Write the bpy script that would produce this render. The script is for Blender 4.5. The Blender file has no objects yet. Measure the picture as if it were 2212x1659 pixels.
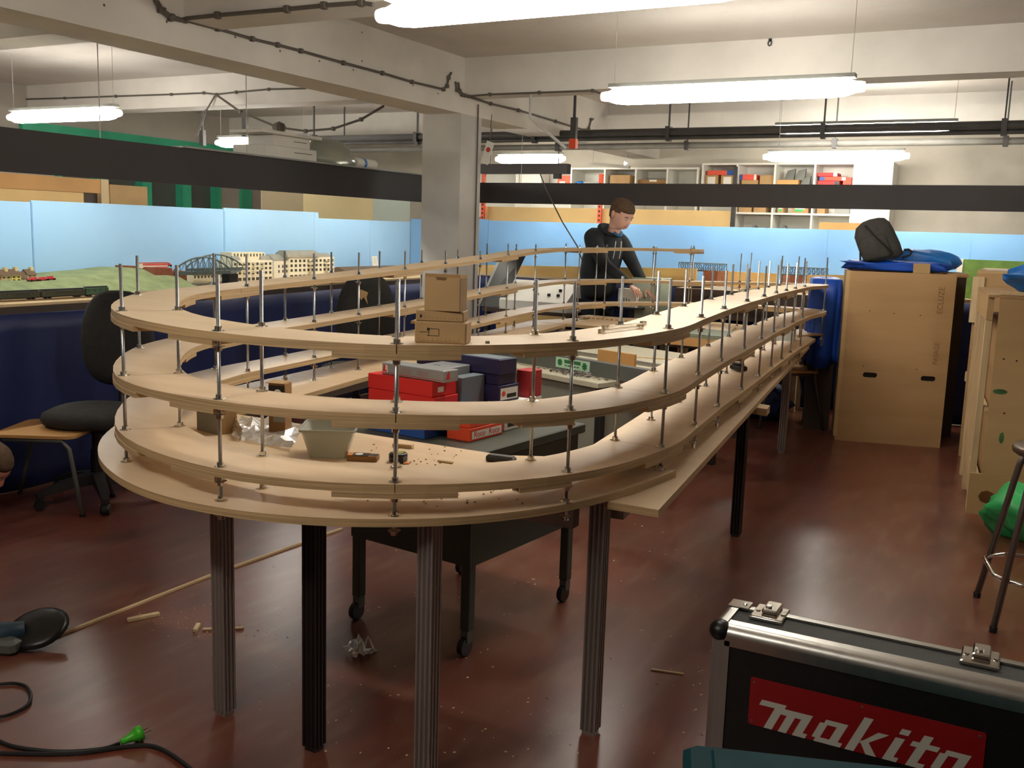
import bpy, bmesh, math, random
from mathutils import Vector, Matrix
random.seed(7)
scene = bpy.context.scene
col = scene.collection
# ------------------------------------------------------------------ camera
IW, IH = 2212.0, 1659.0
FPX = 2110.0
PITCH, ROLL, YAW, CAMZ = math.radians(8.9), math.radians(1.8), math.radians(28.0), 1.40
FW = Vector((-math.sin(YAW)*math.cos(PITCH), math.cos(YAW)*math.cos(PITCH), -math.sin(PITCH)))
_r0 = Vector((math.cos(YAW), math.sin(YAW), 0)); _u0 = _r0.cross(FW)
RT = _r0*math.cos(ROLL) + _u0*math.sin(ROLL)
UP = _u0*math.cos(ROLL) - _r0*math.sin(ROLL)
CAM = Vector((0, 0, CAMZ))
cam_data = bpy.data.cameras.new('camera'); cam = bpy.data.objects.new('camera', cam_data); col.objects.link(cam)
cam_data.sensor_width = 36.0; cam_data.lens = 36.0*FPX/IW; cam_data.clip_start = 0.05; cam_data.clip_end = 60
cam.matrix_world = Matrix(((RT.x, UP.x, -FW.x, 0), (RT.y, UP.y, -FW.y, 0), (RT.z, UP.z, -FW.z, CAMZ), (0, 0, 0, 1)))
scene.camera = cam
# ------------------------------------------------------------------ world, exposure
world = bpy.data.worlds.new('world'); scene.world = world; world.use_nodes = True
world.node_tree.nodes['Background'].inputs[0].default_value = (0.9, 0.88, 0.84, 1)
world.node_tree.nodes['Background'].inputs[1].default_value = 0.02
scene.view_settings.view_transform = 'Standard'; scene.view_settings.look = 'None'
scene.view_settings.exposure = 1.45; scene.view_settings.gamma = 1.0; scene.view_settings.use_curve_mapping = False
LAMP = 14.0          # strength of the fluorescent covers
STRIP = 24.0          # strength of the slim layout lights
# ------------------------------------------------------------------ pixel helpers (a pixel gives a direction; the plane gives the distance)
def ray(x, y): return FW + RT*((x-IW/2)/FPX) - UP*((y-IH/2)/FPX)
def onz(x, y, z): d = ray(x, y); return CAM + d*((z-CAMZ)/d.z)
def onx(x, y, X): d = ray(x, y); return CAM + d*(X/d.x)
def ony(x, y, Y): d = ray(x, y); return CAM + d*(Y/d.y)
K = CAMZ/1.55
# ------------------------------------------------------------------ materials
MATS = {}
def srgb(r, g, b):
    f = lambda c: (c/255/12.92 if c/255 <= .04045 else ((c/255+.055)/1.055)**2.4)
    return (f(r), f(g), f(b), 1)
def mat(name, rgb, rough=.6, metal=0, var=.12, scale=6, stretch=None, bump=0, bscale=None, emit=0, rgb2=None, spec=.5, trans=0, alpha=1, coat=0, detail=4):
    if name in MATS: return MATS[name]
    m = bpy.data.materials.new(name); m.use_nodes = True; MATS[name] = m
    nt = m.node_tree; b = nt.nodes['Principled BSDF']
    c = srgb(*rgb)
    b.inputs['Roughness'].default_value = rough; b.inputs['Metallic'].default_value = metal
    b.inputs['Specular IOR Level'].default_value = spec
    b.inputs['Base Color'].default_value = c
    if trans: b.inputs['Transmission Weight'].default_value = trans
    if alpha < 1: b.inputs['Alpha'].default_value = alpha
    if coat: b.inputs['Coat Weight'].default_value = coat; b.inputs['Coat Roughness'].default_value = .15
    if emit:
        b.inputs['Emission Color'].default_value = c; b.inputs['Emission Strength'].default_value = emit
    elif var or bump:
        tc = nt.nodes.new('ShaderNodeTexCoord'); mp = nt.nodes.new('ShaderNodeMapping')
        nt.links.new(tc.outputs['Object'], mp.inputs[0])
        if stretch: mp.inputs['Scale'].default_value = stretch
        n = nt.nodes.new('ShaderNodeTexNoise'); n.inputs['Scale'].default_value = scale; n.inputs['Detail'].default_value = detail
        nt.links.new(mp.outputs[0], n.inputs[0])
        if var:
            cr = nt.nodes.new('ShaderNodeValToRGB')
            c2 = srgb(*rgb2) if rgb2 else tuple(min(1, v*(1+var)) for v in c[:3])+(1,)
            c1 = c if rgb2 else tuple(v*(1-var) for v in c[:3])+(1,)
            cr.color_ramp.elements[0].position = .3; cr.color_ramp.elements[1].position = .7
            cr.color_ramp.elements[0].color = c1; cr.color_ramp.elements[1].color = c2
            nt.links.new(n.outputs[0], cr.inputs[0]); nt.links.new(cr.outputs[0], b.inputs['Base Color'])
        if bump:
            bn = nt.nodes.new('ShaderNodeBump'); bn.inputs['Strength'].default_value = bump; bn.inputs['Distance'].default_value = .01
            n2 = nt.nodes.new('ShaderNodeTexNoise'); n2.inputs['Scale'].default_value = bscale or scale*4; n2.inputs['Detail'].default_value = 3
            nt.links.new(mp.outputs[0], n2.inputs[0]); nt.links.new(n2.outputs[0], bn.inputs['Height']); nt.links.new(bn.outputs[0], b.inputs['Normal'])
    return m
def M(n): return MATS[n]
# room
mat('slab', (208, 202, 194), .85, var=.10, scale=1.2, bump=.2, bscale=20)
mat('beam', (212, 208, 200), .8, var=.10, scale=2.0, bump=.15, bscale=30)
mat('pillar', (196, 194, 188), .75, var=.12, scale=2.5, bump=.1, bscale=14)
mat('concrete', (196, 190, 176), .85, var=.14, scale=2.2, bump=.2, bscale=18)
mat('wall_grey', (170, 164, 154), .8, var=.1, scale=2)
mat('green_paint', (58, 172, 134), .5, var=.12, scale=5)
mat('cable', (92, 86, 78), .6, var=.1, scale=10)
mat('cable_black', (22, 20, 19), .5, var=.1, scale=10)
mat('pipe', (70, 68, 66), .5, var=.2, scale=8)
mat('pipe_mid', (124, 122, 116), .5, var=.15, scale=8)
mat('pipe_light', (190, 188, 182), .4, var=.05)
# wood
mat('ply', (214, 188, 152), .42, var=.08, scale=3, stretch=(1, 4, 1), rgb2=(224, 200, 166), bump=.03)
mat('ply_edge', (178, 148, 106), .6, var=.3, scale=60, stretch=(.05, .05, 6))
mat('pine', (206, 180, 138), .6, var=.15, scale=4, stretch=(8, 1, 1))
mat('crate_ply', (166, 130, 86), .62, var=.14, scale=1.8, stretch=(.7, .7, 4), rgb2=(182, 146, 100), bump=.08)
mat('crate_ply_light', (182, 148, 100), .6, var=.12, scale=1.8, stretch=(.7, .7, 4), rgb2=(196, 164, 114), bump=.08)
mat('yellow_board', (230, 190, 118), .6, var=.08, scale=3)
mat('tan_board', (224, 188, 128), .7, var=.08, scale=3)
mat('plywood_brown', (196, 146, 86), .6, var=.1, scale=3)
mat('card', (176, 142, 96), .75, var=.08, scale=8)
mat('card_dark', (150, 112, 66), .75, var=.08, scale=8)
mat('cream_board', (226, 208, 158), .7, var=.05, scale=3)
mat('dark_brown', (66, 52, 42), .6, var=.15, scale=4)
# paint and cloth
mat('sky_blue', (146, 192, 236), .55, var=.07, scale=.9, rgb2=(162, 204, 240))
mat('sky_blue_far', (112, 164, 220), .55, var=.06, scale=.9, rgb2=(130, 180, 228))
mat('fascia_black', (54, 49, 48), .6, var=.15, scale=2)
mat('blue_cloth', (18, 34, 86), .55, var=.18, scale=3, stretch=(1, 1, .4), bump=.1, bscale=200)
mat('tarp', (18, 74, 178), .42, var=.15, scale=5, bump=.3, bscale=14)
mat('tarp_light', (24, 110, 190), .42, var=.12, scale=5, bump=.2, bscale=14)
mat('bag_green', (52, 168, 92), .45, var=.2, scale=8, bump=.6, bscale=18)
mat('fabric_dark', (44, 42, 40), .9, var=.2, scale=30, bump=.2, bscale=200)
mat('backpack', (62, 60, 56), .85, var=.15, scale=20, bump=.2, bscale=160)
mat('backpack_dark', (26, 25, 24), .8, var=.2, scale=20)
mat('plastic_black', (20, 19, 19), .35, var=.1, scale=10)
mat('plastic_dark', (38, 36, 35), .5, var=.1, scale=10)
mat('plastic_white', (228, 226, 218), .45, var=.05, scale=5)
mat('plastic_grey', (150, 152, 146), .45, var=.06, scale=5)
mat('pale_green_metal', (186, 196, 176), .45, var=.05, scale=3)
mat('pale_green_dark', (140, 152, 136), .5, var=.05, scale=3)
mat('white_laminate', (226, 224, 214), .4, var=.03, scale=3)
# metal
mat('zinc', (176, 178, 180), .32, .9, var=.1, scale=60)
mat('chrome', (220, 216, 208), .12, 1, var=0)
mat('aluminium', (196, 194, 188), .32, 1, var=.05, scale=40, stretch=(1, 1, .05))
mat('alu_profile', (150, 140, 134), .4, .5, var=.08, scale=40, stretch=(1, 1, .05))
mat('profile_black', (40, 33, 32), .4, .3, var=.1, scale=20)
mat('steel_grey', (104, 106, 100), .45, .3, var=.12, scale=4)
mat('steel_tube', (120, 112, 104), .4, .7, var=.1, scale=10)
mat('cart_green', (74, 78, 68), .5, .1, var=.1, scale=5)
mat('desk_grey', (150, 150, 134), .45, .1, var=.05, scale=3)
mat('desk_top', (196, 190, 166), .5, var=.06, scale=3)
mat('rack_orange', (226, 84, 46), .45, var=.05)
mat('label_white', (226, 222, 212), .6, var=.03)
mat('ink', (46, 38, 30), .8, var=0)
mat('ink_wood', (132, 94, 56), .8, var=0)
# lamps
mat('tube_glow', (255, 249, 238), .4, emit=LAMP)
mat('lamp_end', (232, 230, 222), .25, var=.03, trans=.3)
# ------------------------------------------------------------------ mesh builder
class MB:
    def __init__(s): s.v = []; s.f = []; s.mi = []
    def add(s, vs, fs, m=0):
        o = len(s.v); s.v += [tuple(v) for v in vs]; s.f += [tuple(i+o for i in f) for f in fs]; s.mi += [m]*len(fs); return s
    def box(s, lo, hi, m=0, rz=0, c=None):
        x0, y0, z0 = lo; x1, y1, z1 = hi
        vs = [Vector(p) for p in ((x0,y0,z0),(x1,y0,z0),(x1,y1,z0),(x0,y1,z0),(x0,y0,z1),(x1,y0,z1),(x1,y1,z1),(x0,y1,z1))]
        if rz:
            cc = Vector(c or ((x0+x1)/2, (y0+y1)/2, 0)); R = Matrix.Rotation(rz, 3, 'Z')
            vs = [R @ (v-cc) + cc for v in vs]
        return s.add(vs, [(0,3,2,1),(4,5,6,7),(0,1,5,4),(1,2,6,5),(2,3,7,6),(3,0,4,7)], m)
    def bbox(s, lo, hi, b=.005, m=0):
        """box with chamfered edges: three stacked, inset rings"""
        x0, y0, z0 = lo; x1, y1, z1 = hi
        def ring(i, z): 
            a = b if i else 0
            return [(x0+a+b,y0+a,z),(x1-a-b,y0+a,z),(x1-a,y0+a+b,z),(x1-a,y1-a-b,z),(x1-a-b,y1-a,z),(x0+a+b,y1-a,z),(x0+a,y1-a-b,z),(x0+a,y0+a+b,z)]
        rs = [ring(1,z0), ring(0,z0+b), ring(0,z1-b), ring(1,z1)]
        return s.loft(rs, m, caps=True)
    def loft(s, rings, m=0, caps=False, closed=True):
        n = len(rings[0]); vs = [p for r in rings for p in r]; fs = []
        for k in range(len(rings)-1):
            for i in range(n if closed else n-1):
                j = (i+1) % n
                fs.append((k*n+i, k*n+j, (k+1)*n+j, (k+1)*n+i))
        if caps:
            fs.append(tuple(range(n-1, -1, -1))); fs.append(tuple(range((len(rings)-1)*n, len(rings)*n)))
        return s.add(vs, fs, m)
    def tube(s, pts, r, n=8, m=0, caps=True):
        pts = [Vector(p) for p in pts]; rings = []
        rr = r if isinstance(r, (list, tuple)) else [r]*len(pts)
        prev = None
        for i, p in enumerate(pts):
            t = (pts[min(i+1, len(pts)-1)] - pts[max(i-1, 0)]).normalized()
            if prev is None:
                a = Vector((0, 0, 1)) if abs(t.z) < .9 else Vector((1, 0, 0)); u = t.cross(a).normalized()
            else: u = (prev - t*prev.dot(t)).normalized()
            prev = u; w = t.cross(u)
            rings.append([p + (u*math.cos(2*math.pi*k/n) + w*math.sin(2*math.pi*k/n))*rr[i] for k in range(n)])
        return s.loft(rings, m, caps)
    def lathe(s, prof, c=(0,0,0), n=16, m=0, caps=True, axis='z'):
        rings = []
        for r, z in prof:
            ring = []
            for k in range(n):
                a = 2*math.pi*k/n; p = (r*math.cos(a), r*math.sin(a), z)
                if axis == 'x': p = (z, r*math.cos(a), r*math.sin(a))
                if axis == 'y': p = (r*math.sin(a), z, r*math.cos(a))
                ring.append((p[0]+c[0], p[1]+c[1], p[2]+c[2]))
            rings.append(ring)
        return s.loft(rings, m, caps)
    def prism(s, poly, z0, z1, m=0, m_side=None):
        n = len(poly); vs = [(x, y, z0) for x, y in poly] + [(x, y, z1) for x, y in poly]
        s.add(vs, [tuple(range(n-1, -1, -1)), tuple(range(n, 2*n))], m)
        return s.add(vs, [(i, (i+1) % n, n+(i+1) % n, n+i) for i in range(n)], m if m_side is None else m_side)
    def xform(s, mtx):
        s.v = [tuple(mtx @ Vector(v)) for v in s.v]; return s
    def build(s, name, mats, parent=None, world=False, smooth=False):
        me = bpy.data.meshes.new(name)
        vs = s.v
        if parent is not None and world:
            q = parent.location
            vs = [(x-q.x, y-q.y, z-q.z) for x, y, z in vs]
        me.from_pydata(vs, [], s.f)
        if not isinstance(mats, (list, tuple)): mats = [mats]
        for m in mats: me.materials.append(M(m) if isinstance(m, str) else m)
        if len(mats) > 1: me.polygons.foreach_set('material_index', s.mi)
        if smooth: me.polygons.foreach_set('use_smooth', [True]*len(me.polygons))
        bm = bmesh.new(); bm.from_mesh(me); bmesh.ops.recalc_face_normals(bm, faces=bm.faces); bm.to_mesh(me); bm.free()
        me.update()
        o = bpy.data.objects.new(name, me); col.objects.link(o)
        if parent is not None: o.parent = parent
        return o
def tag(o, label, cat, group=None):
    o['label'] = label; o['category'] = cat
    if group: o['group'] = group
    return o
def thing(name, label, cat, loc=(0,0,0), rz=0, group=None):
    o = bpy.data.objects.new(name, None); col.objects.link(o); o.location = loc; o.rotation_euler = (0, 0, rz); o.empty_display_size = .05
    return tag(o, label, cat, group)
def struct(o): o['kind'] = 'structure'; return o
def stuff(o): o['kind'] = 'stuff'; return o
def link_copy(src, parent=None, loc=None, rz=None):
    o = src.copy(); col.objects.link(o); o.parent = parent
    if loc is not None: o.location = loc
    if rz is not None: o.rotation_euler = (0, 0, rz)
    return o
def autosmooth(o, ang=35):
    me = o.data; bm = bmesh.new(); bm.from_mesh(me)
    for f in bm.faces: f.smooth = True
    for e in bm.edges:
        if len(e.link_faces) == 2 and e.calc_face_angle(0) > math.radians(ang): e.smooth = False
    bm.to_mesh(me); bm.free(); return o
def text_mesh(name, txt, size, material, parent, mtx, extr=.0006, shear=0, bold=0, align='LEFT', spacing=1.0, xs=1.0):
    """flat lettering as mesh; mtx places the local XY plane"""
    cu = bpy.data.curves.new(name, 'FONT'); cu.body = txt; cu.size = size; cu.extrude = extr; cu.shear = shear; cu.offset = bold
    cu.align_x = align; cu.space_character = spacing; cu.resolution_u = 3
    t = bpy.data.objects.new(name, cu); col.objects.link(t)
    dg = bpy.context.evaluated_depsgraph_get(); me = bpy.data.meshes.new_from_object(t.evaluated_get(dg))
    bpy.data.objects.remove(t); bpy.data.curves.remove(cu)
    me.materials.clear(); me.materials.append(M(material))
    for v in me.vertices: v.co = mtx @ Vector((v.co.x*xs, v.co.y, v.co.z))
    o = bpy.data.objects.new(name, me); col.objects.link(o); o.parent = parent
    return o
def frame(o, x, y):
    """matrix with local x along x, local y along y, at o"""
    x = Vector(x).normalized(); y = Vector(y); y = (y - x*y.dot(x)).normalized(); z = x.cross(y)
    return Matrix(((x.x, y.x, z.x, o[0]), (x.y, y.y, z.y, o[1]), (x.z, y.z, z.z, o[2]), (0, 0, 0, 1)))

def smooth_pts(pts, sub=5):
    """open Catmull-Rom through the given points"""
    P = [Vector(p) for p in pts]; out = []
    for i in range(len(P)-1):
        p0, p1, p2, p3 = P[max(i-1, 0)], P[i], P[i+1], P[min(i+2, len(P)-1)]
        for k in range(sub):
            t = k/sub; out.append(.5*((2*p1)+(p2-p0)*t+(2*p0-5*p1+4*p2-p3)*t*t+(3*p1-p0-3*p2+p3)*t**3))
    return out+[P[-1]]
# ================================================================== the room
def floor_material():
    m = bpy.data.materials.new('floor_red'); m.use_nodes = True; nt = m.node_tree; b = nt.nodes['Principled BSDF']; L = nt.links
    tc = nt.nodes.new('ShaderNodeTexCoord')
    def noise(sc, det=5, st=None):
        n = nt.nodes.new('ShaderNodeTexNoise'); n.inputs['Scale'].default_value = sc; n.inputs['Detail'].default_value = det
        if st:
            mp = nt.nodes.new('ShaderNodeMapping'); mp.inputs['Scale'].default_value = st; L.new(tc.outputs['Object'], mp.inputs[0]); L.new(mp.outputs[0], n.inputs[0])
        else: L.new(tc.outputs['Object'], n.inputs[0])
        return n
    def ramp(src, p0, c0, p1, c1):
        r = nt.nodes.new('ShaderNodeValToRGB'); e = r.color_ramp.elements; r.color_ramp.interpolation = 'EASE'
        e[0].position = p0; e[0].color = c0; e[1].position = p1; e[1].color = c1; L.new(src, r.inputs[0]); return r
    def mix(f, a, bb):
        x = nt.nodes.new('ShaderNodeMix'); x.data_type = 'RGBA'; L.new(f, x.inputs['Factor']); L.new(a, x.inputs['A']); L.new(bb, x.inputs['B']); return x.outputs['Result']
    base = ramp(noise(1.1, 6).outputs[0], .3, srgb(100, 47, 33), .7, srgb(116, 58, 42))
    wear = ramp(noise(2.0, 4, (1, .45, 1)).outputs[0], .30, (0, 0, 0, 1), .85, (.8, .8, .8, 1))
    dust = ramp(noise(.8, 3).outputs[0], .35, srgb(96, 66, 52), .65, srgb(112, 80, 64))
    c = mix(wear.outputs[0], base.outputs[0], dust.outputs[0])
    streak = ramp(noise(16, 8, (1, .22, 1)).outputs[0], .45, (0, 0, 0, 1), .75, (.55, .55, .55, 1))
    pale = nt.nodes.new('ShaderNodeRGB'); pale.outputs[0].default_value = srgb(132, 98, 80)
    c = mix(streak.outputs[0], c, pale.outputs[0])
    grime = ramp(noise(5, 6, (1, .5, 1)).outputs[0], .48, (0, 0, 0, 1), .75, (.5, .5, .5, 1))
    dk_ = nt.nodes.new('ShaderNodeRGB'); dk_.outputs[0].default_value = srgb(58, 28, 20)
    c = mix(grime.outputs[0], c, dk_.outputs[0])
    speck = ramp(noise(140, 1).outputs[0], .70, (0, 0, 0, 1), .78, (.3, .3, .3, 1))
    tan = nt.nodes.new('ShaderNodeRGB'); tan.outputs[0].default_value = srgb(176, 140, 104)
    c = mix(speck.outputs[0], c, tan.outputs[0])
    L.new(c, b.inputs['Base Color'])
    rr = ramp(noise(3.0, 3, (1, .5, 1)).outputs[0], .25, (.22, .22, .22, 1), .8, (.33, .33, .33, 1)); b.inputs['Roughness'].default_value = .28; b.inputs['Specular IOR Level'].default_value = .9
    bn = nt.nodes.new('ShaderNodeBump'); bn.inputs['Strength'].default_value = .06; bn.inputs['Distance'].default_value = .003
    L.new(noise(40, 2, (1, .6, 1)).outputs[0], bn.inputs['Height']); L.new(bn.outputs[0], b.inputs['Normal'])
    return m
XL, XR, YF, YB = -9.4, 4.6, -4.2, 11.3
ZS = 2.725
struct(MB().box((XL-.2, YF-.2, -.2), (XR+.2, YB+.2, 0)).build('floor', floor_material()))
struct(MB().box((XL-.2, YF-.2, ZS), (XR+.2, YB+.2, ZS+.2)).build('ceiling', 'slab'))
struct(MB().box((XL-.2, YB, 0), (XR+.2, YB+.2, ZS)).build('wall_back', 'concrete'))
struct(MB().box((XR, YF, 0), (XR+.2, YB, ZS)).build('wall_right', 'wall_grey'))
struct(MB().box((XL-.2, YF-.2, 0), (XR+.2, YF, ZS)).build('wall_front', 'wall_grey'))
# left wall, pierced by green-framed windows
WZ0, WZ1 = 1.25, 2.12
def wl(px, py): return onx(px, py, XL)
wins = [(wl(120, 400).y, wl(218, 400).y), (wl(218, 400).y, wl(314, 400).y), (wl(314, 400).y, wl(400, 400).y), (wl(400, 400).y, wl(474, 400).y)]
wy0, wy1 = wins[0][0], wins[-1][1]
mb = MB()
mb.box((XL-.2, YF, 0), (XL, wy0, ZS)).box((XL-.2, wy1, 0), (XL, YB, ZS)).box((XL-.2, wy0, 0), (XL, wy1, WZ0)).box((XL-.2, wy0, WZ1), (XL, wy1, ZS))
struct(mb.build('wall_left', 'wall_grey'))
for k, (a, b) in enumerate(wins):
    w = bpy.data.objects.new('window_%d' % (k+1), None); col.objects.link(w); w.location = (XL, (a+b)/2, WZ0); struct(w)
    t = .07
    f = MB().box((XL-.15, a, WZ0), (XL+.03, a+t, WZ1)).box((XL-.15, b-t, WZ0), (XL+.03, b, WZ1)).box((XL-.15, a+t, WZ0), (XL+.03, b-t, WZ0+.08)).box((XL-.15, a+t, WZ1-.08), (XL+.03, b-t, WZ1))
    f.build('window_frame', 'green_paint', w, world=True)
    mat('pane_dark', (84, 90, 86), .12, var=.25, scale=1.5)
    MB().box((XL-.10, a+t, WZ0+.08), (XL-.09, b-t, WZ1-.08)).build('pane', 'pane_dark', w, world=True)
a = wl(517, 420).y; b = wl(538, 420).y
struct(MB().box((XL, a, 0), (XL+.05, b, 2.2)).build('trim_1', 'green_paint'))
struct(MB().box((XL, wy0-.4, 2.16), (XL+.06, b+.3, 2.36)).build('trim_2', 'green_paint'))
# beams
BX1, BX0, BZ = -4.12, -4.45, 2.30
bl_ = struct(MB().box((BX0, YF, BZ), (BX1, YB, ZS)).build('beam_long', 'beam'))
for px, py in ((225, 11), (360, 47), (508, 80), (605, 110), (690, 132), (763, 151), (892, 185), (946, 202), (782, 70), (782, 132)):
    p = onx(px, py, BX1); MB().lathe([(.007, .0), (.006, .0015)], (BX1, p.y, p.z), 10, axis='x').build('anchor_hole', 'cable', bl_)
for k, y in enumerate((-1.85, 1.03, 3.92, 6.80, 9.68)):
    struct(MB().box((BX1, y, 2.445), (XR, y+.26, ZS)).box((XL, y, 2.445), (BX0, y+.26, ZS)).build('beam_cross_%d' % (k+1), 'beam'))
struct(MB().box((BX0-.03, 6.76, 0), (BX1, 7.08, BZ)).build('pillar', 'pillar'))
for px, y in ((2.6, 6.76),):
    struct(MB().box((px, y, 0), (px+.36, y+.34, BZ)).build('pillar', 'pillar'))

# ------------------------------------------------------------------ fluorescent fittings
def lamp_proto():
    """clear-covered batten: slim housing on top, rounded glowing cover that wraps the sides"""
    Lh = .76
    hou = MB(); prof = [(-.038, .06), (-.034, .082), (.034, .082), (.038, .06)]
    hou.loft([[(x, y, z) for y, z in prof] for x in (-Lh+.05, Lh-.05)], caps=True)
    pr = [(math.cos(a)*.06, .012+math.sin(a)*.052) for a in [2*math.pi*k/14 for k in range(14)]]
    dif = MB()
    dif.loft([[(x, y*k, .012+(z-.012)*k) for y, z in pr] for x, k in ((-Lh+.05, .62), (-Lh+.09, .86), (-Lh+.16, 1), (Lh-.16, 1), (Lh-.09, .86), (Lh-.05, .62))], caps=True)
    ends = []
    for s in (-1, 1):
        e = MB(); e.loft([[(s*x, y*k, .012+(z-.012)*k) for y, z in pr] for x, k in ((Lh-.05, .60), (Lh-.02, .58), (Lh, .5))], caps=True); ends.append(e)
    clips = [MB().box((x-.01, -.066, .0), (x+.01, -.058, .06)) for x in (-.55, .55)]
    return hou, dif, ends, clips
_h, _d, _e, _c = lamp_proto()
LAMPSRC = None
def lamp(x0, x1, y0, z, label, mh='plastic_grey', hang=True, y1=None):
    global LAMPSRC
    y1 = y0 if y1 is None else y1
    c = Vector(((x0+x1)/2, (y0+y1)/2, z)); ln = math.hypot(x1-x0, y1-y0); rz = math.atan2(y1-y0, x1-x0); sc = ln/1.52
    t = thing('fluorescent_lamp', label, 'lamp', c, rz, 'fluorescent ceiling lamps')
    if LAMPSRC is None:
        LAMPSRC = [autosmooth(_h.build('housing', mh, t)), autosmooth(_d.build('diffuser', 'tube_glow', t))] + [autosmooth(e.build('end_cap', 'lamp_end', t)) for e in _e]
        ps = LAMPSRC
    else: ps = [link_copy(o, t) for o in LAMPSRC]
    for p in ps: p.scale = (sc, 1, 1)
    if hang:
        for s in (-.45, .45):
            MB().tube([(s*ln, 0, .08), (s*ln, 0, ZS-z)], .002, 5).build('hanger', 'pipe_light', t)
    return t
p = onz(812, 40, 2.2); lamp(p.x, p.x+1.52, p.y+.02, 2.2, 'glowing fluorescent lamp in front of the pillar, closest to the wooden helix front')
p = onz(1305, 215, 2.2); q = onz(1862, 187, 2.2); lamp(p.x, q.x, p.y-.03, 2.2, 'glowing fluorescent lamp hanging above the long straight of the wooden helix')
p = onz(20, 257, 2.2); q = onz(276, 250, 2.2); lamp(p.x, q.x, p.y, 2.2, 'glowing fluorescent lamp above the black fascia near the stool chair and model village')
p = onz(1072, 346, 2.2); q = onz(1236, 348, 2.2); lamp(p.x, q.x, p.y, 2.2, 'short looking glowing fluorescent lamp beside the pillar above the far fascia')
p = onz(1650, 342, 2.2); q = onz(1958, 335, 2.2); lamp(p.x, q.x, p.y-.02, 2.2, 'glowing fluorescent lamp above the white storage shelves')
p = onz(468, 311, 2.2); q = onz(692, 311, 2.2); lamp(p.x, q.x, p.y, 2.2, 'glowing fluorescent lamp partly behind the white carton on the fascia')
p = onz(1284, 343, 2.24); lamp(p.x, p.x+.18, p.y+.9, 2.24, 'small glowing lamp end below the pipes over the far shelves', y1=p.y+.93)
# the dark-topped fitting seen from behind above the pipes
p = onz(1662, 287, 2.3); q = onz(2078, 272, 2.3); lamp(p.x, q.x, p.y, 2.3, 'lamp with a dark housing hidden behind the ceiling pipes', mh='pipe')
# out-of-frame lamps of the same rows, plus one added to light the side room
lamp(1.2, 2.7, 5.55, 2.2, 'fluorescent lamp beyond the right end of the helix lamp row')
lamp(-8.6, -7.1, 3.0, 2.2, 'added fluorescent lamp brightening the side room by the green windows')  # added out of view to brighten the green window wall
lamp(-2.4, -.9, .35, 2.2, 'fluorescent lamp over the open floor before the helix')
# layout lighting hidden behind the black fascia
mat('tube_small', (255, 248, 232), .4, emit=STRIP)
def strip_light(c, horizontal_x, label):
    t = thing('strip_light', label, 'lamp', c, 0 if not horizontal_x else -math.pi/2)
    MB().tube([(0, -.6, 0), (0, .6, 0)], .013, 8).build('tube', 'tube_small', t)
    MB().box((-.016, -.64, .014), (.016, .64, .05)).build('batten', 'plastic_white', t)
    for y in (-.4, .4): MB().box((0, y-.006, .0505), (.13 if not horizontal_x else .118, y+.006, .056)).build('bracket', 'pipe', t)
for y, lab in ((2.6, 'slim strip light hidden behind the fascia above the train'), (4.1, 'slim strip light hidden behind the fascia above the cottages'), (5.75, 'slim strip light hidden behind the fascia above the model apartments'), (7.2, 'slim strip light hidden behind the fascia by the corner')):
    strip_light((-4.99, y, 1.735), False, lab)
for x, lab in ((-4.0, 'slim strip light hidden behind the far fascia beside the pillar'), (-2.4, 'slim strip light hidden behind the far fascia above the man'), (-.8, 'slim strip light hidden behind the far fascia above the backpack'), (.8, 'slim strip light hidden behind the far fascia end')):
    strip_light((x, 8.433, 1.735), True, lab)
# ------------------------------------------------------------------ pipes and cables under the ceiling
def run(name, label, pts, r, m, cat, group=None, n=8):
    return tag(autosmooth(MB().tube(pts, r, n).build(name, m)), label, cat, group)
zp = 2.27
def pipeline(name, label, pa, pb, r, m, z=zp, xl=-7.5, xr=3.5):
    a = onz(*pa, z); b = onz(*pb, z); y = (a.y+b.y)/2
    t = thing(name, label, 'pipe', (xl, y, z))
    MB().tube([(0, 0, 0), (xr-xl, 0, 0)], r, 10).build('run', m, t, smooth=True)
    x = .4
    while x < xr-xl:
        MB().box((x-.02, -r-.012, -r-.012), (x+.02, r+.012, r+.012)).box((x-.006, -.006, r), (x+.006, .006, ZS-z)).build('hanger', 'pipe', t)
        x += 1.35
    return t
pipeline('ceiling_pipe', 'thin dark ceiling pipe running across behind the pillar, nearest the helix', (1240, 306), (2212, 278), .019, 'pipe')
pipeline('ceiling_pipe', 'thick grey ceiling pipe with pale couplings running behind the thin dark one', (1240, 320), (2212, 301), .03, 'pipe_mid', z=2.25)
pipeline('ceiling_pipe', 'dark ceiling pipe nearest the back wall, above the white shelves', (660, 300), (900, 297), .035, 'pipe', z=2.32)
def cable_on(pts, r, label, m='cable', name='cable'):
    o = run(name, label, pts, r, m, 'cable', 'cables on the ceiling beams', 6)
    for p in pts[1:-1]: MB().bbox((p[0]-r*1.5, p[1]-r*1.5, p[2]-r*1.6), (p[0]+r*1.5, p[1]+r*1.5, p[2]+r*1.6), r*.4).build('clip', m, o)
    return o
bx = BX1+.012
pts = [onx(x, y, bx) for x, y in ((340, 2), (352, 22), (372, 36), (400, 44), (470, 62), (545, 84), (600, 97), (650, 110), (742, 136), (826, 158), (890, 177), (958, 193), (966, 186), (969, 168), (975, 157))]
cable_on(pts, .009, 'dark cable clipped along the side of the long beam toward the pillar')
pts = [onx(x, y, bx) for x, y in ((334, 0), (346, 22), (368, 40), (398, 46))]
cable_on(pts, .009, 'short dark cable bend beside the first on the long beam')
yb = 3.91
pts = [ony(x, y, yb) for x, y in ((402, 40), (470, 33), (620, 20), (700, 12), (780, 6), (806, 10))]
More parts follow.
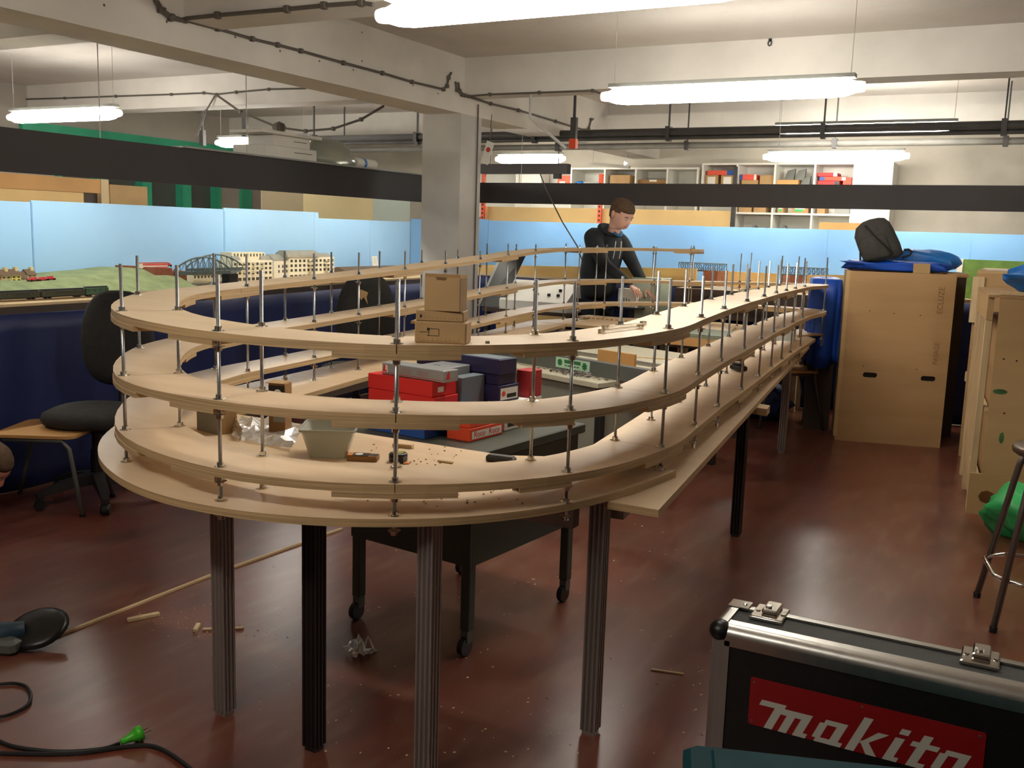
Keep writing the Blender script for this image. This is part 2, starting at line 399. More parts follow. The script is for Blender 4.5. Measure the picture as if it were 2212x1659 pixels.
cable_on(pts, .011, 'dark conduit along the near cross beam to the closest lamp')
yb = 6.79
pts = [onx(984, 176, bx), onx(987, 195, bx), onx(998, 205, bx)] + [ony(x, y, yb) for x, y in ((1012, 208), (1058, 204), (1165, 200), (1280, 196), (1310, 205))]
cable_on(pts, .008, 'cable along the cross beam from the pillar to the lamp over the helix')
pts = [onx(x, y, bx) for x, y in ((990, 178), (993, 196), (1004, 206), (1060, 224), (1120, 238), (1200, 262), (1262, 281), (1272, 278), (1277, 258), (1282, 257))]
cable_on(pts, .009, 'cable on the long beam beyond the pillar')
pts = [ony(x, y, 6.79) for x, y in ((0, 216), (140, 212), (250, 208), (370, 204), (440, 201), (468, 204), (510, 199), (580, 193), (660, 191))]
cable_on(pts, .008, 'long cable along the cross beam above the model village')
pts = [ony(x, y, 6.6) for x, y in ((466, 204), (520, 242), (600, 275), (660, 283), (720, 278), (780, 258), (829, 229))]
cable_on(pts, .010, 'slack cable sagging between cross beam and long beam')
pts = [ony(466, 204, 6.79), ony(445, 240, 6.74), ony(424, 297, 6.7)]
cable_on(pts, .008, 'cable dropping from the cross beam behind the black fascia')
t = tag(MB().lathe([(.0, -.05), (.05, -.03), (.06, 0), (.045, .03), (0, .05)], ony(603, 275, 6.6), 10).build('cable_knot', 'cable'), 'bundled knot of cable hanging above the white carton', 'cable')
# long dangling pull cord in front of the far wall
pts = [ony(x, y, 8.0) for x, y in ((1160, 358), (1180, 410), (1215, 480), (1247, 532), (1262, 575))]
run('dangling_wire', 'thin wire slanting down in front of the far fascia to the helix', pts, .006, 'cable', 'wire')
# cable down the pillar side
pts = [onx(x, y, BX1+.01) for x, y in ((1058, 232), (1048, 260), (1050, 292), (1037, 330), (1034, 420), (1031, 500), (1026, 600), (1020, 720))]
pts = [Vector((BX1+.012, 7.0, p.z)) for p in pts]
run('cable', 'cable running down the side of the pillar', pts, .006, 'cable', 'cable')
pts = [ony(x, y, 6.9) for x, y in ((1145, 253), (1180, 284), (1222, 320))]
pts = [Vector((pts[0].x, 6.9, 2.444))]+pts
run('metal_strut', 'slanted pale metal strut hanging beyond the pillar', pts, .012, 'pipe_light', 'strut')
# sign tag hanging beside the pillar
mat('red_print', (196, 60, 50), .6, var=.05)
p = ony(1053, 330, 7.0); t = thing('hanging_tag', 'narrow white paper tag with a red spot hanging beside the pillar', 'tag', p)
g = MB().box((-.035, -.002, -.09), (.035, .002, .09)); g.xform(Matrix.Rotation(math.radians(18), 4, 'Y')); g.build('card', 'label_white', t)
g = MB().lathe([(.001, -.004), (.02, -.004), (.02, -.0025)], (0, 0, .025), 14, axis='y'); g.xform(Matrix.Rotation(math.radians(18), 4, 'Y')); g.build('red_spot', 'red_print', t)
MB().tube([(.02, 0, .09), (.03, 0, .3)], .003, 5).build('string', 'cable', t)
# hanging steel uprights behind the fascias
for px, py0, py1, Y, lab in ((1239, 254, 300, 7.6, 'short dark hanger with a red clamp by the dangling wire'), (530, 254, 296, 7.4, 'short dark hanger above the white carton'), (438, 281, 315, 7.2, 'short dark hanger at the end of the green beam')):
    a = ony(px, py0, Y); b = ony(px, py1, Y)
    t = thing('pipe_hanger', lab, 'hanger', b)
    MB().box((-.025, -.02, 0), (.025, .02, a.z-b.z)).box((-.01, -.008, a.z-b.z), (.01, .008, ZS-b.z)).build('bar', 'pipe', t)
    if px > 1000: MB().box((-.03, -.025, -.08), (.03, .025, .0)).build('clamp', 'rack_orange', t)

p = ony(1663, 93, 6.79); t = thing('ceiling_hook', 'tiny dark hook fixed to the cross beam above the helix lamp', 'hook', p)
MB().tube([(0, 0, .02), (.012, -.004, .008), (.010, -.004, -.012), (0, -.004, -.02), (-.010, -.004, -.012), (-.011, -.004, .004), (0, -.002, .014)], .004, 6).build('ring', 'cable_black', t); MB().box((-.01, .0, .012), (.01, .01, .03)).build('plate', 'cable_black', t)
# ================================================================== the wooden helix
def U(*p): return tuple(v*K for v in p)
# centre line of the track bed, in units of K metres: right straight (far to near), front arc, left straight, far arc
right = [(-1.475, 7.0), (-1.455, 6.7), (-1.42, 6.25), (-1.385, 5.85), (-1.35, 5.45), (-1.305, 5.0), (-1.255, 4.48), (-1.21, 3.95), (-1.16, 3.48), (-1.115, 3.0)]
front = [(-1.2, 2.5), (-1.495, 2.15), (-1.925, 2.015), (-2.44, 2.16), (-2.90, 2.62)]
left = [(-3.10, 3.12), (-3.17, 3.65), (-3.24, 4.17), (-3.31, 4.70), (-3.38, 5.25), (-3.46, 5.82), (-3.56, 6.40), (-3.62, 6.9)]
fc, fr = (-2.55, 7.42), 1.1
far = [(fc[0]+fr*math.cos(math.radians(a)), fc[1]+fr*math.sin(math.radians(a))) for a in (178, 152, 126, 100, 74, 48, 22)]
KN = right + front + left + far
n_r, n_f, n_l = len(right), len(front), len(left)
iS = n_r-1; iQ, iN, iD, iA, iB = n_r, n_r+1, n_r+2, n_r+3, n_r+4; iL0 = n_r+n_f; iL1 = iL0+n_l-1; iF = iL0+n_l
NK = len(KN)
def catmull(pts, closed=True, sub=6):
    out = []; n = len(pts)
    for i in range(n):
        p0, p1, p2, p3 = (Vector(pts[(i+d) % n]) for d in (-1, 0, 1, 2))
        for s in range(sub):
            t = s/sub
            out.append(.5*((2*p1) + (p2-p0)*t + (2*p0-5*p1+4*p2-p3)*t*t + (3*p1-p0-3*p2+p3)*t**3))
    return out
SUB = 6
PATH = [p*K for p in catmull(KN, True, SUB)]
NP = len(PATH)
def tang(i):
    return (PATH[(i+1) % NP] - PATH[(i-1) % NP]).normalized()
def outw(i):
    t = tang(i); return Vector((-t.y, t.x)) if False else Vector((t.y, -t.x))
# check orientation: outward normal at the right straight must point to +x
_sgn = 1 if outw(3*SUB).x > 0 else -1
def off(i, d):
    i %= NP; return PATH[i] + outw(i)*(d*_sgn)
# heights: knots of (path knot index, z) for each turn, K units
Z1 = [(0, .84), (4, .846), (8, .856), (iS, .866), (iQ, .878), (iN, .882), (iD, .886), (iA, .893), (iL0, .90), (iL1-1, .915), (iF, .926), (iF+3, .96), (NK, 1.03)]
Z2 = [(0, 1.03), (4, 1.04), (iS, 1.045), (iQ, 1.057), (iN, 1.07), (iD, 1.074), (iA, 1.066), (iL0, 1.07), (iL0+3, 1.09), (iL1-1, 1.125), (iF, 1.141), (iF+3, 1.155), (NK, 1.235)]
Z3 = [(0, 1.236), (4, 1.255), (6, 1.262), (iS, 1.255), (iN, 1.251), (iD, 1.26), (iA, 1.268), (iL0, 1.272), (iL0+3, 1.312), (iL1-1, 1.371), (iL1, 1.395), (iF, 1.413), (iF+2, 1.434), (iF+3, 1.44), (NK, 1.45)]
def zat(Zk, k):
    for (a, za), (b, zb) in zip(Zk, Zk[1:]):
        if a <= k <= b: return (za + (zb-za)*(k-a)/(b-a))*K
    return Zk[-1][1]*K
HW = .105*K
TH = .021
helix = thing('railway_helix', 'long oval helix of stacked plywood track beds on threaded rods and metal legs', 'model railway', (-1.9, 4.2, 0))
def bed(i0, i1, Zk, name='track_bed', hw=HW, th=TH, dz=0, gap=.0012, mats=('ply', 'ply_edge'), grow=0):
    """a piece of track bed between path samples i0..i1 (floats of samples)"""
    mb = MB(); top = []; n = i1-i0
    rows = []
    for i in range(i0, i1+1):
        g = 0
        a = off(i, hw); b = off(i, -hw)
        if i == i0: sft = tang(i % NP)*gap; a = a+sft; b = b+sft
        if i == i1: sft = tang(i % NP)*gap; a = a-sft; b = b-sft
        z = zat(Zk, min(i/SUB, NK)) + dz
        rows.append(((a.x, a.y, z), (b.x, b.y, z), (b.x, b.y, z-th), (a.x, a.y, z-th)))
    for r0, r1 in zip(rows, rows[1:]):
        vs = list(r0)+list(r1)
        mb.add(vs, [(0, 1, 5, 4), (2, 3, 7, 6)], 0); mb.add(vs, [(1, 2, 6, 5), (3, 0, 4, 7)], 1)
    mb.add(rows[0], [(0, 1, 2, 3)], 1); mb.add(rows[-1], [(3, 2, 1, 0)], 1)
    bm_o = mb.build(name, list(mats), helix, world=True)
    return bm_o
ends3 = (iF+3)*SUB + 1
joints = [0, 3, 6, iS, iN, iA, iL0, iL0+3, iL1-1, iF+1, iF+3, iF+5, NK]
for Zk, last in ((Z1, NK*SUB), (Z2, NK*SUB), (Z3, ends3)):
    js = [j*SUB for j in joints if j*SUB < last] + [last]
    for a, b in zip(js, js[1:]):
        bed(a, b, Zk)
    for j in js[1:-1] if Zk is not Z3 else js[1:]:
        w = 2 if j < iS*SUB else 2
        a, b = max(0, j-w), min(last, j+w)
        bed(a, b, Zk, 'joint_plate', hw=HW*1.02, th=.014, dz=-TH-.0005)
    for kk in (iQ*SUB+1, iD*SUB+1, iB*SUB):       # extra stiffening plates under the front arc
        bed(kk-1, kk+1, Zk, 'joint_plate', hw=HW*1.0, th=.012, dz=-TH-.0005)
# base boards
zb = .79*K
outer_front = [(-.985, 3.02), (-1.03, 2.72), (-1.13, 2.42), (-1.30, 2.17), (-1.52, 2.0), (-1.75, 1.905), (-1.98, 1.875), (-2.2, 1.9), (-2.42, 1.98), (-2.64, 2.11), (-2.85, 2.30), (-3.03, 2.55), (-3.13, 2.80)]
poly = [U(*p) for p in smooth_pts(outer_front, 5)] + [U(-3.2, 2.88), U(-1.55, 2.88), U(-1.30, 3.02)]
MB().prism(poly, zb-.02, zb, 0, 1).build('base_board', ['ply', 'ply_edge'], helix, world=True)
def strip(pts, z0, z1, name, mats):
    return MB().prism([U(*p) for p in pts], z0, z1, 0, 1).build(name, mats, helix, world=True)
pe = ['ply', 'ply_edge']
strip([(-3.2, 2.8805), (-3.17, 2.75), (-2.8, 2.8805), (-2.88, 3.44), (-2.97, 3.96), (-3.34, 6.6), (-3.46, 7.44), (-3.82, 7.44), (-3.66, 6.4), (-3.30, 3.6)], zb-.02, zb-.0005, 'base_board', pe) if False else strip([(-2.82, 2.885), (-2.88, 3.44), (-2.97, 3.96), (-3.34, 6.6), (-3.46, 7.44), (-3.82, 7.44), (-3.66, 6.4), (-3.30, 3.6), (-3.21, 2.885)], zb-.02, zb, 'base_board', pe)
def ro(y): return -.9-.116*(y-2.62)
strip([(ro(2.62), 2.62), (ro(7.5), 7.5), (ro(7.5)-.30, 7.5), (ro(2.9)-.32, 2.9), (ro(2.62)-.16, 2.62)], zb-.042, zb-.021, 'base_board', pe)
strip([(ro(3.03)-.11, 3.03), (ro(7.45)-.11, 7.45), (ro(7.45)-.38, 7.45), (ro(3.03)-.40, 3.03)], zb-.020, zb, 'base_board', pe)
strip([(ro(7.46), 7.46), (ro(7.9)+.02, 7.85), (-1.95, 8.55), (-2.5, 8.68), (-3.1, 8.6), (-3.6, 8.25), (-3.84, 7.46)], zb-.02, zb, 'base_board', pe)
# frame rails under the boards
def rail(a, b, w=.04, h=.06, z1=zb-.0425, name='frame_rail', m='alu_profile'):
    a = Vector(U(*a)); b = Vector(U(*b)); t = (b-a).normalized(); n = Vector((-t.y, t.x))*w/2
    MB().prism([tuple(a+n), tuple(b+n), tuple(b-n), tuple(a-n)], z1-h, z1).build(name, m, helix, world=True)
rail((-1.08, 2.75), (-1.56, 7.4)); rail((-2.98, 3.0), (-3.5, 7.4), z1=zb-.021); rail((-2.9, 2.6), (-1.15, 2.6), z1=zb-.0425); rail((-1.6, 7.45), (-3.7, 7.45), z1=zb-.0425)
strip([(ro(4.66)+.05, 4.66), (ro(4.78)+.05, 4.78), (ro(4.9)-.3, 4.9), (ro(4.78)-.3, 4.78)], zb-.075, zb-.0435, 'cross_board', pe)
# legs
def profile_leg(x, y, m, w=.045, top=zb-.03):
    h = w/2; g = .004; d = .006
    ring = []
    for s in range(4):
        a = s*math.pi/2; R = Matrix.Rotation(a, 2)
        side = [(-h, -h), (-h*.62-g, -h), (-h*.62, -h+d), (-h*.62+g, -h), (-g*1.2, -h), (0, -h+d), (g*1.2, -h), (h*.62-g, -h), (h*.62, -h+d), (h*.62+g, -h)]
        ring += [tuple(R @ Vector(p)) for p in side]
    mb = MB(); mb.prism([(px+x, py+y) for px, py in ring], .012, top); mb.box((x-h*.8, y-h*.8, 0), (x+h*.8, y+h*.8, .012))
    return mb.build('leg', m, helix, world=True)
profile_leg(*U(-2.15, 2.16), 'alu_profile'); profile_leg(*U(-1.77, 2.14), 'profile_black')
p = onz(922, 1145, zb-.02); profile_leg(p.x-.045, p.y+.085, 'alu_profile')
profile_leg(*U(-1.10, 2.665), 'alu_profile'); profile_leg(*U(-1.27, 4.95), 'profile_black'); profile_leg(*U(-1.54, 7.15), 'alu_profile')
p = onz(1531, 985, 0); profile_leg(p.x, p.y, 'profile_black', .035)
profile_leg(*U(-3.45, 7.3), 'alu_profile'); profile_leg(*U(-3.1, 4.9), 'profile_black')
# threaded rods with nuts and washers
ROD_R, RO = .0047, .083*K
rod_mesh = MB().tube([(0, 0, 0), (0, 0, 1)], ROD_R, 8).build('threaded_rod', 'zinc', helix, smooth=True)
rod_first = [rod_mesh]
nb = MB()
nb.lathe([(.0088, -TH-.0265), (.0095, -TH-.0165), (.016, -TH-.0165), (.016, -TH-.0145), (.006, -TH-.0145), (.006, 0), (.016, 0), (.016, .002), (.0095, .002), (.0088, .012)], n=12)
nut_obj = nb.build('nut', 'chrome', helix)
nut_first = [nut_obj]
def rod(k, side, levels, ztop, jig=0):
    """k: path knot (float); levels: turns it carries"""
    i = int(round(k*SUB)); p = off(i, RO*side)
    z0 = zb-.035
    if rod_first: o = rod_first.pop()
    else: o = link_copy(rod_mesh, helix)
    h = helix.location
    o.location = (p.x-h.x, p.y-h.y, z0); o.scale = (1, 1, ztop*K-z0)
    for Zk in levels:
        z = zat(Zk, k)
        if nut_first: q = nut_first.pop()
        else: q = nut_obj.copy(); col.objects.link(q)
        q.parent = o; q.location = (0, 0, (z-z0)/(ztop*K-z0)); q.scale = (1, 1, 1/(ztop*K-z0)); q.rotation_euler = (0, 0, random.random()*3)
    q = nut_obj.copy(); col.objects.link(q); q.parent = o; q.location = (0, 0, (zb-z0)/(ztop*K-z0)); q.scale = (1, 1, 1/(ztop*K-z0))
    return o
full = (Z1, Z2, Z3)
knots = [1, 2, 3, 4, 5, 6, 7, 8, iS, iQ, iN, iD, iA, iB, iL0+.1, iL0+1.1, iL0+2, iL0+3, iL0+4, iL0+5, iL1-1, iL1+.1, iF+.6, iF+1.4, iF+2.3]
for k in knots:
    for s in (1, -1):
        if k in (iB,) and s < 0: continue
        zt = 1.415 if k < iL1-1 else 1.452
        rod(k, s, full, zt + random.uniform(-.006, .006))
for k in (iF+3.05,):
    for s in (1, -1): rod(k, s, full, 1.47)
for k in (iF+4, iF+5, iF+6):
    for s in (1, -1): rod(k, s, (Z1, Z2), 1.42 + random.uniform(-.01, .01))
# ================================================================== the model railway layouts along the left and far sides
def plist(pts, m=None): return [tuple(p) for p in pts]
def slab3(o, ex, ey, h):
    o, ex, ey = Vector(o), Vector(ex), Vector(ey); u = Vector((0, 0, h))
    v = [o, o+ex, o+ex+ey, o+ey]; return [tuple(p) for p in v+[q+u for q in v]]
BF = [(0,3,2,1),(4,5,6,7),(0,1,5,4),(1,2,6,5),(2,3,7,6),(3,0,4,7)]
FE = [(-4.57, .9), (-4.57, 3.8), (-4.72, 5.0), (-4.93, 6.6), (-5.0, 8.34)]
XB, YBK = -5.60, 8.90
ZL = .955
lay = thing('model_layout', 'model railway baseboard with blue painted backdrop along the windows', 'model railway', (-5.1, 4.6, 0))
poly = FE + [(XB, 8.34), (XB, .9)]
MB().prism(poly, ZL-.014, ZL).build('baseboard_top', 'pine', lay, world=True)
for a, b in zip(FE, FE[1:]):
    a = Vector((a[0], a[1], 0)); b = Vector((b[0], b[1], 0)); t = (b-a).normalized(); n = Vector((t.y, -t.x, 0))*.012
    mb = MB(); mb.add(slab3(a+Vector((0, 0, ZL-.052)), b-a, -n, .037), BF); mb.build('edge_strip', 'dark_brown', lay, world=True)
# trestle legs that carry the baseboard
for y in (1.2, 3.6, 5.8, 8.0):
    for x in (-4.85 if y < 5 else -5.15, -5.5):
        MB().box((x-.025, y-.025, 0), (x+.025, y+.025, ZL-.014)).build('leg', 'pine', lay, world=True)
def cloth(name, label, line, z0, z1, m, amp=.018, freq=5.0, n=90, rows=10, seed=0, diag=.6):
    rnd = random.Random(seed); ph = [rnd.uniform(0, 6.28) for _ in range(6)]
    L = [0]
    for a, b in zip(line, line[1:]): L.append(L[-1]+math.dist(a, b))
    mb = MB(); vs = []
    for j in range(rows+1):
        f = j/rows
        for i in range(n+1):
            s = L[-1]*i/n
            k = max(q for q in range(len(L)-1) if L[q] <= s+1e-9); t = (s-L[k])/(L[k+1]-L[k])
            a, b = Vector(line[k]), Vector(line[k+1]); p = a.lerp(b, t); d = (b-a).normalized(); nn = Vector((d.y, -d.x))
            w = amp*(f**.7)*(math.sin(freq*s+ph[0]+f*2*diag)+.6*math.sin(freq*2.3*s+ph[1]-f*3)+.5*math.sin(freq*.6*s+ph[2]+f*4)) + amp*.5*math.sin(7*f*diag+freq*1.3*s*diag+ph[3])*f
            w = max(w, -.03)
            vs.append((p.x+nn.x*w, p.y+nn.y*w, z1+(z0-z1)*f))
    fs = [(j*(n+1)+i, j*(n+1)+i+1, (j+1)*(n+1)+i+1, (j+1)*(n+1)+i) for j in range(rows) for i in range(n)]
    mb.add(vs, fs); o = mb.build(name, m, smooth=True)
    md = o.modifiers.new('thick', 'SOLIDIFY'); md.thickness = .002
    return tag(o, label, 'cloth')
sk = [(x+.035, y) for x, y in FE[:-1]] + [(-4.96, 8.30)]
cloth('skirt_cloth', 'dark blue cloth skirt hanging below the baseboard by the windows', sk, .004, ZL-.048, 'blue_cloth', seed=3, n=140)
# backdrop panels on the left side
def yx(px, X=XB): return onx(px, 480, X).y
segs = [(.95, yx(68)-.003, 1.485), (yx(68)+.003, yx(483)-.002, 1.497), (yx(483)+.002, yx(679)-.002, 1.508), (yx(679)+.001, yx(688), 1.508), (yx(688)+.001, yx(886), 1.458)]
for a, b, zt in segs:
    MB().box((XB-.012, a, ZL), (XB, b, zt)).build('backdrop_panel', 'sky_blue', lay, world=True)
# seam battens behind the seams
for px in (72, 486, 800):
    y = yx(px); MB().box((XB, y-.006, ZL), (XB+.004, y+.03, 1.455 if px > 700 else 1.48)).build('seam_strip', 'sky_blue', lay, world=True)
# far layout
lay2 = thing('model_layout', 'model railway baseboard with yellow front boards and blue backdrop along the far wall', 'model railway', (-2.4, 8.6, 0))
YE = 8.36
MB().box((-5.58, YE+.02, .955), (2.2, YBK, .975)).build('baseboard_top', 'pine', lay2, world=True)
MB().box((-4.98, YE-.005, .962), (2.2, YE+.02, .985)).build('edge_strip', 'ply', lay2, world=True)
for x in (-5.4, -4.2, -2.9, -1.6, -.3, 1.0, 2.1):
    MB().box((x-.03, 8.55, 0), (x+.03, 8.61, .955)).build('leg', 'pine', lay2, world=True)
def xy_(px, Y=YE, py=590): return ony(px, py, Y).x
def zz(px, py, Y=YE): return ony(px, py, Y).z
fronts = [(1030, 1505, 572, 580, 'yellow_board'), (1571, 1679, 586, 591, 'yellow_board'), (1744, 2010, 594, 594, 'yellow_board')]
for a, b, ya, yb_, m in fronts:
    xa, xb = xy_(a), xy_(b); za, zb_ = zz(a, ya), zz(b, yb_)
    MB().add([(xa, YE-.004, .9755), (xb, YE-.004, .9755), (xb, YE+.012, .9755), (xa, YE+.012, .9755), (xa, YE-.004, za), (xb, YE-.004, zb_), (xb, YE+.012, zb_), (xa, YE+.012, za)], BF).build('front_board', m, lay2, world=True)
mat('brick_brown', (150, 92, 66), .8, var=.15, scale=30); mat('brick_light', (176, 120, 92), .8, var=.12, scale=30)
for a, b, c in ((1517, 1548, 1566), (1690, 1705, 1737)):
    xa, xm, xb = xy_(a), xy_(b), xy_(c); z1 = zz(b, 586 if a < 1600 else 595)
    t = thing('bridge_abutment', ('brown bridge abutment in the yellow board gap behind the helix end' if a < 1600 else 'brown bridge abutment in the yellow board gap by the blue tarp'), 'model', ((xa+xb)/2, YE+.1, .975))
    if a < 1600: A, Bm = 'brick_brown', 'brick_light'
    else: A, Bm = 'brick_light', 'brick_brown'
    MB().box((xa, YE+.03, .975), (xm, YE+.2, z1)).build('block', A, t, world=True)
    MB().add([(xm, YE+.03, .975), (xb, YE+.03, .975), (xb, YE+.2, .975), (xm, YE+.2, .975), (xm, YE+.03, z1), (xb-.01, YE+.03, z1), (xb-.01, YE+.2, z1), (xm, YE+.2, z1)], BF).build('wing_wall', Bm, t, world=True)
# truss footbridges
mat('bridge_grey', (84, 96, 96), .5, .2, var=.1, scale=20)
def truss(px0, px1, zb_, zt, Y, label):
    xa, xb = xy_(px0, Y, 575), xy_(px1, Y, 575)
    t = thing('truss_bridge', label, 'model bridge', (xa, Y, zb_)); w = xb-xa; h = zt-zb_; r = .0035
    MB().box((0, 0, -.012), (w, .07, 0)).build('deck', 'bridge_grey', t)
    for yy in (0, .068):
        n = 10
        MB().tube([(0, yy, h), (w, yy, h)], r, 4).build('top_chord', 'bridge_grey', t)
        for k in range(n+1): MB().tube([(w*k/n, yy, 0), (w*k/n, yy, h)], r*.8, 4).build('post', 'bridge_grey', t)
        for k in range(n):
            a, b = (0, h) if k < n/2 else (h, 0)
            MB().tube([(w*k/n, yy, b), (w*(k+1)/n, yy, a)], r*.7, 4).build('brace', 'bridge_grey', t)
    for x in (.02, w-.02):
        MB().box((x-.02, .0, -(zb_-.976)), (x+.02, .07, -.012)).build('pier', 'bridge_grey', t)
    return t
truss(1466, 1565, 1.112, 1.172, 8.42, 'grey model truss footbridge on the far layout behind the helix end')
truss(1689, 1786, 1.112, 1.172, 8.42, 'grey model truss footbridge on the far layout next to the blue tarp')
skf = [(-4.95, YE-.02), (2.2, YE-.02)]
cloth('skirt_cloth', 'dark blue cloth skirt hanging below the far layout', skf, .004, .955, 'blue_cloth', seed=5, n=120)
ft = [(-5.585, xy_(1052, YBK)-.002, 1.512), (xy_(1052, YBK)+.001, xy_(1512, YBK)-.002, 1.50), (xy_(1512, YBK)+.001, xy_(1780, YBK)-.002, 1.498), (xy_(1780, YBK)+.001, xy_(2084, YBK)-.002, 1.498), (xy_(2084, YBK)+.001, 2.2, 1.497)]
for a, b, zt in ft:
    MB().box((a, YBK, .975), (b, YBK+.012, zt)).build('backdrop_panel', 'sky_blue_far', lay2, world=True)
for px in (1509, 1774, 2082):
    x = xy_(px, YBK); MB().box((x, YBK-.004, .975), (x+.03, YBK, 1.49)).build('seam_strip', 'sky_blue_far', lay2, world=True)
# diagonal corner panel
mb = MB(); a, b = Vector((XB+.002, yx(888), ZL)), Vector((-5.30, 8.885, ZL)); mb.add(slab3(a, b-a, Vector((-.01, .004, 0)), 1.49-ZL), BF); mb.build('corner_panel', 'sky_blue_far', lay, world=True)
mat('grass_far', (96, 128, 62), .9, var=.2, scale=14)
g = thing('green_hillside', 'green painted hillside board at the end of the far layout by the crates', 'model scenery', (.0, 8.7, .975))
xa, xb = xy_(2079, 8.7), 1.4
MB().box((xa, 8.68, .975), (xb, 8.74, zz(2079, 560, 8.68))).build('hill_face', 'grass_far', g, world=True)
MB().box((xa-.045, 8.67, .975), (xa-.002, 8.75, zz(2075, 560, 8.68)+.002)).build('white_end', 'label_white', g, world=True)
# black fascias hung from the ceiling
def fascia(name, label, lo, hi, hang):
    t = thing(name, label, 'fascia', ((lo[0]+hi[0])/2, (lo[1]+hi[1])/2, lo[2]))
    MB().box(lo, hi).build('board', 'fascia_black', t, world=True)
    for x, y in hang: MB().box((x-.002, y-.002, hi[2]-.05), (x+.002, y+.002, ZS)).box((min(x, lo[0])-.001, min(y, lo[1]+.007)-.004, hi[2]-.05), (max(x, lo[0])+.001, y+.004, hi[2]-.04)).build('hanger', 'pipe_light', t, world=True)
    return t
XF, YFa = -4.86, 8.30
za, zb_ = onx(300, 392, XF).z, onx(300, 308, XF).z
fascia('fascia_board', 'long black fascia board hanging above the model village', (XF-.014, 1.2, za), (XF, 8.28, zb_), ((XF-.03, 2.2), (XF-.03, 4.0), (XF-.03, 5.2), (XF-.03, 7.6)))
FTOP = zb_
za, zb_ = ony(1500, 446, YFa).z, ony(1500, 397, YFa).z
fascia('fascia_board', 'long black fascia board hanging above the far layout behind the man', (XF+.002, YFa, za), (2.2, YFa+.014, zb_), ((-4.4, YFa+.03), (-2.0, YFa+.03), (.0, YFa+.03), (1.9, YFa+.03)))

# ------------------------------------------------------------------ scenery of the left layout
mat('grass', (136, 150, 108), .95, var=.18, scale=14, bump=.5, bscale=120)
mat('brick_red', (142, 82, 62), .85, var=.12, scale=40)
mat('road_grey', (120, 120, 112), .9, var=.1, scale=20)
hl = [(x, onx(x, y, -5.2)) for x, y in ((-60, 612), (0, 606), (60, 607), (120, 602), (180, 594), (250, 586), (300, 580), (345, 581), (372, 590), (392, 612))]
mb = MB(); rows = []
for px, p in hl:
    zt = p.z; base = ZL+.001
    row = []
    for f, zf in ((0, 0), (.12, .25), (.3, .7), (.45, .96), (.6, 1), (1, .96)):
        row.append((-4.93+(XB+.02+4.93)*f, p.y, base+(zt-base)*zf + random.uniform(-.003, .003)))
    row += [(XB+.02, p.y, base), (-4.93, p.y, base)]
    rows.append(row)
mb.loft(rows, caps=True); o = autosmooth(mb.build('grass_hill', 'grass'), 60); tag(o, 'long green grass bank rising behind the train on the layout', 'model scenery')
# road and far hills strip
p0, p1 = onx(110, 600, -5.42), onx(240, 583, -5.42)
def ribbon(name, label, pts, w, h, m, cat):
    mb = MB(); rows = []
    for p in pts: rows.append([(p[0]-w/2, p[1], p[2]-h), (p[0]+w/2, p[1], p[2]-h), (p[0]+w/2, p[1], p[2]), (p[0]-w/2, p[1], p[2])])
    mb.loft(rows, caps=True); return tag(mb.build(name, m), label, cat)
ribbon('model_road', 'grey model road climbing along the top of the grass bank', [onx(x, y, -5.4) for x, y in ((60, 603), (110, 598), (170, 590), (240, 584), (305, 579))], .08, .02, 'road_grey', 'model road')
# brick retaining wall and abutment left of the arch bridge
t = thing('brick_abutment', 'red brick model abutment between the grass bank and the arch bridge', 'model', (-5.2, 4.7, ZL))
A = onx(335, 578, -5.12); B = onx(408, 578, -5.12); Cc = onx(372, 580, -5.12)
MB().add([(-5.12, A.y, ZL+.001), (-5.12, Cc.y, ZL+.001), (-5.5, Cc.y, ZL+.001), (-5.5, A.y, ZL+.001), (-5.12, A.y, A.z), (-5.12, Cc.y, A.z-.006), (-5.5, Cc.y, A.z-.006), (-5.5, A.y, A.z)], BF).build('ramp', 'brick_red', t, world=True)
MB().box((-5.42, Cc.y+.001, ZL+.001), (-5.14, B.y, onx(390, 586, -5.14).z)).build('pier', 'brick_brown', t, world=True)
# arch bridge: two bowstring girders with a deck
br = thing('arch_bridge', 'grey model bowstring arch bridge spanning beside the beige apartment models', 'model bridge', (-5.2, 5.1, ZL))
def bow(X, px0, px1, pyb0, pyb1, rise, n=10):
    a, b = onx(px0, pyb0, X), onx(px1, pyb1, X); zb_ = (a.z+b.z)/2
    y0, y1 = a.y, b.y; top = []
    for k in range(n+1):
        f = k/n; top.append((X, y0+(y1-y0)*f, zb_+.018+rise*(1-(2*f-1)**2)))
    MB().tube(top, .006, 6).build('arch_rib', 'bridge_grey', br, world=True)
    MB().box((X-.006, y0, zb_-.014), (X+.006, y1, zb_+.006)).build('bottom_girder', 'bridge_grey', br, world=True)
    for k in range(n+1):
        p = top[k]; MB().tube([(X, p[1], zb_), p], .0035, 4).build('hanger', 'bridge_grey', br, world=True)
        if 0 < k < n:
            q = top[k+1] if k < n/2 else top[k-1]
            MB().tube([(X, p[1], zb_), q], .0025, 4).build('brace', 'bridge_grey', br, world=True)
    return zb_, y0, y1
z1, y0, y1 = bow(-5.14, 376, 497, 583, 592, .085)
z2, y2, y3 = bow(-5.34, 403, 524, 576, 584, .085)
zd = (z1+z2)/2-.012
MB().prism([(-5.13, y0), (-5.13, y1), (-5.35, y3), (-5.35, y2)], zd-.01, zd).build('deck', 'bridge_grey', br, world=True)
MB().box((-5.20, y1-.02, ZL+.001), (-5.13, y1+.07, zd-.011)).build('dark_pier', 'plastic_black', br, world=True)
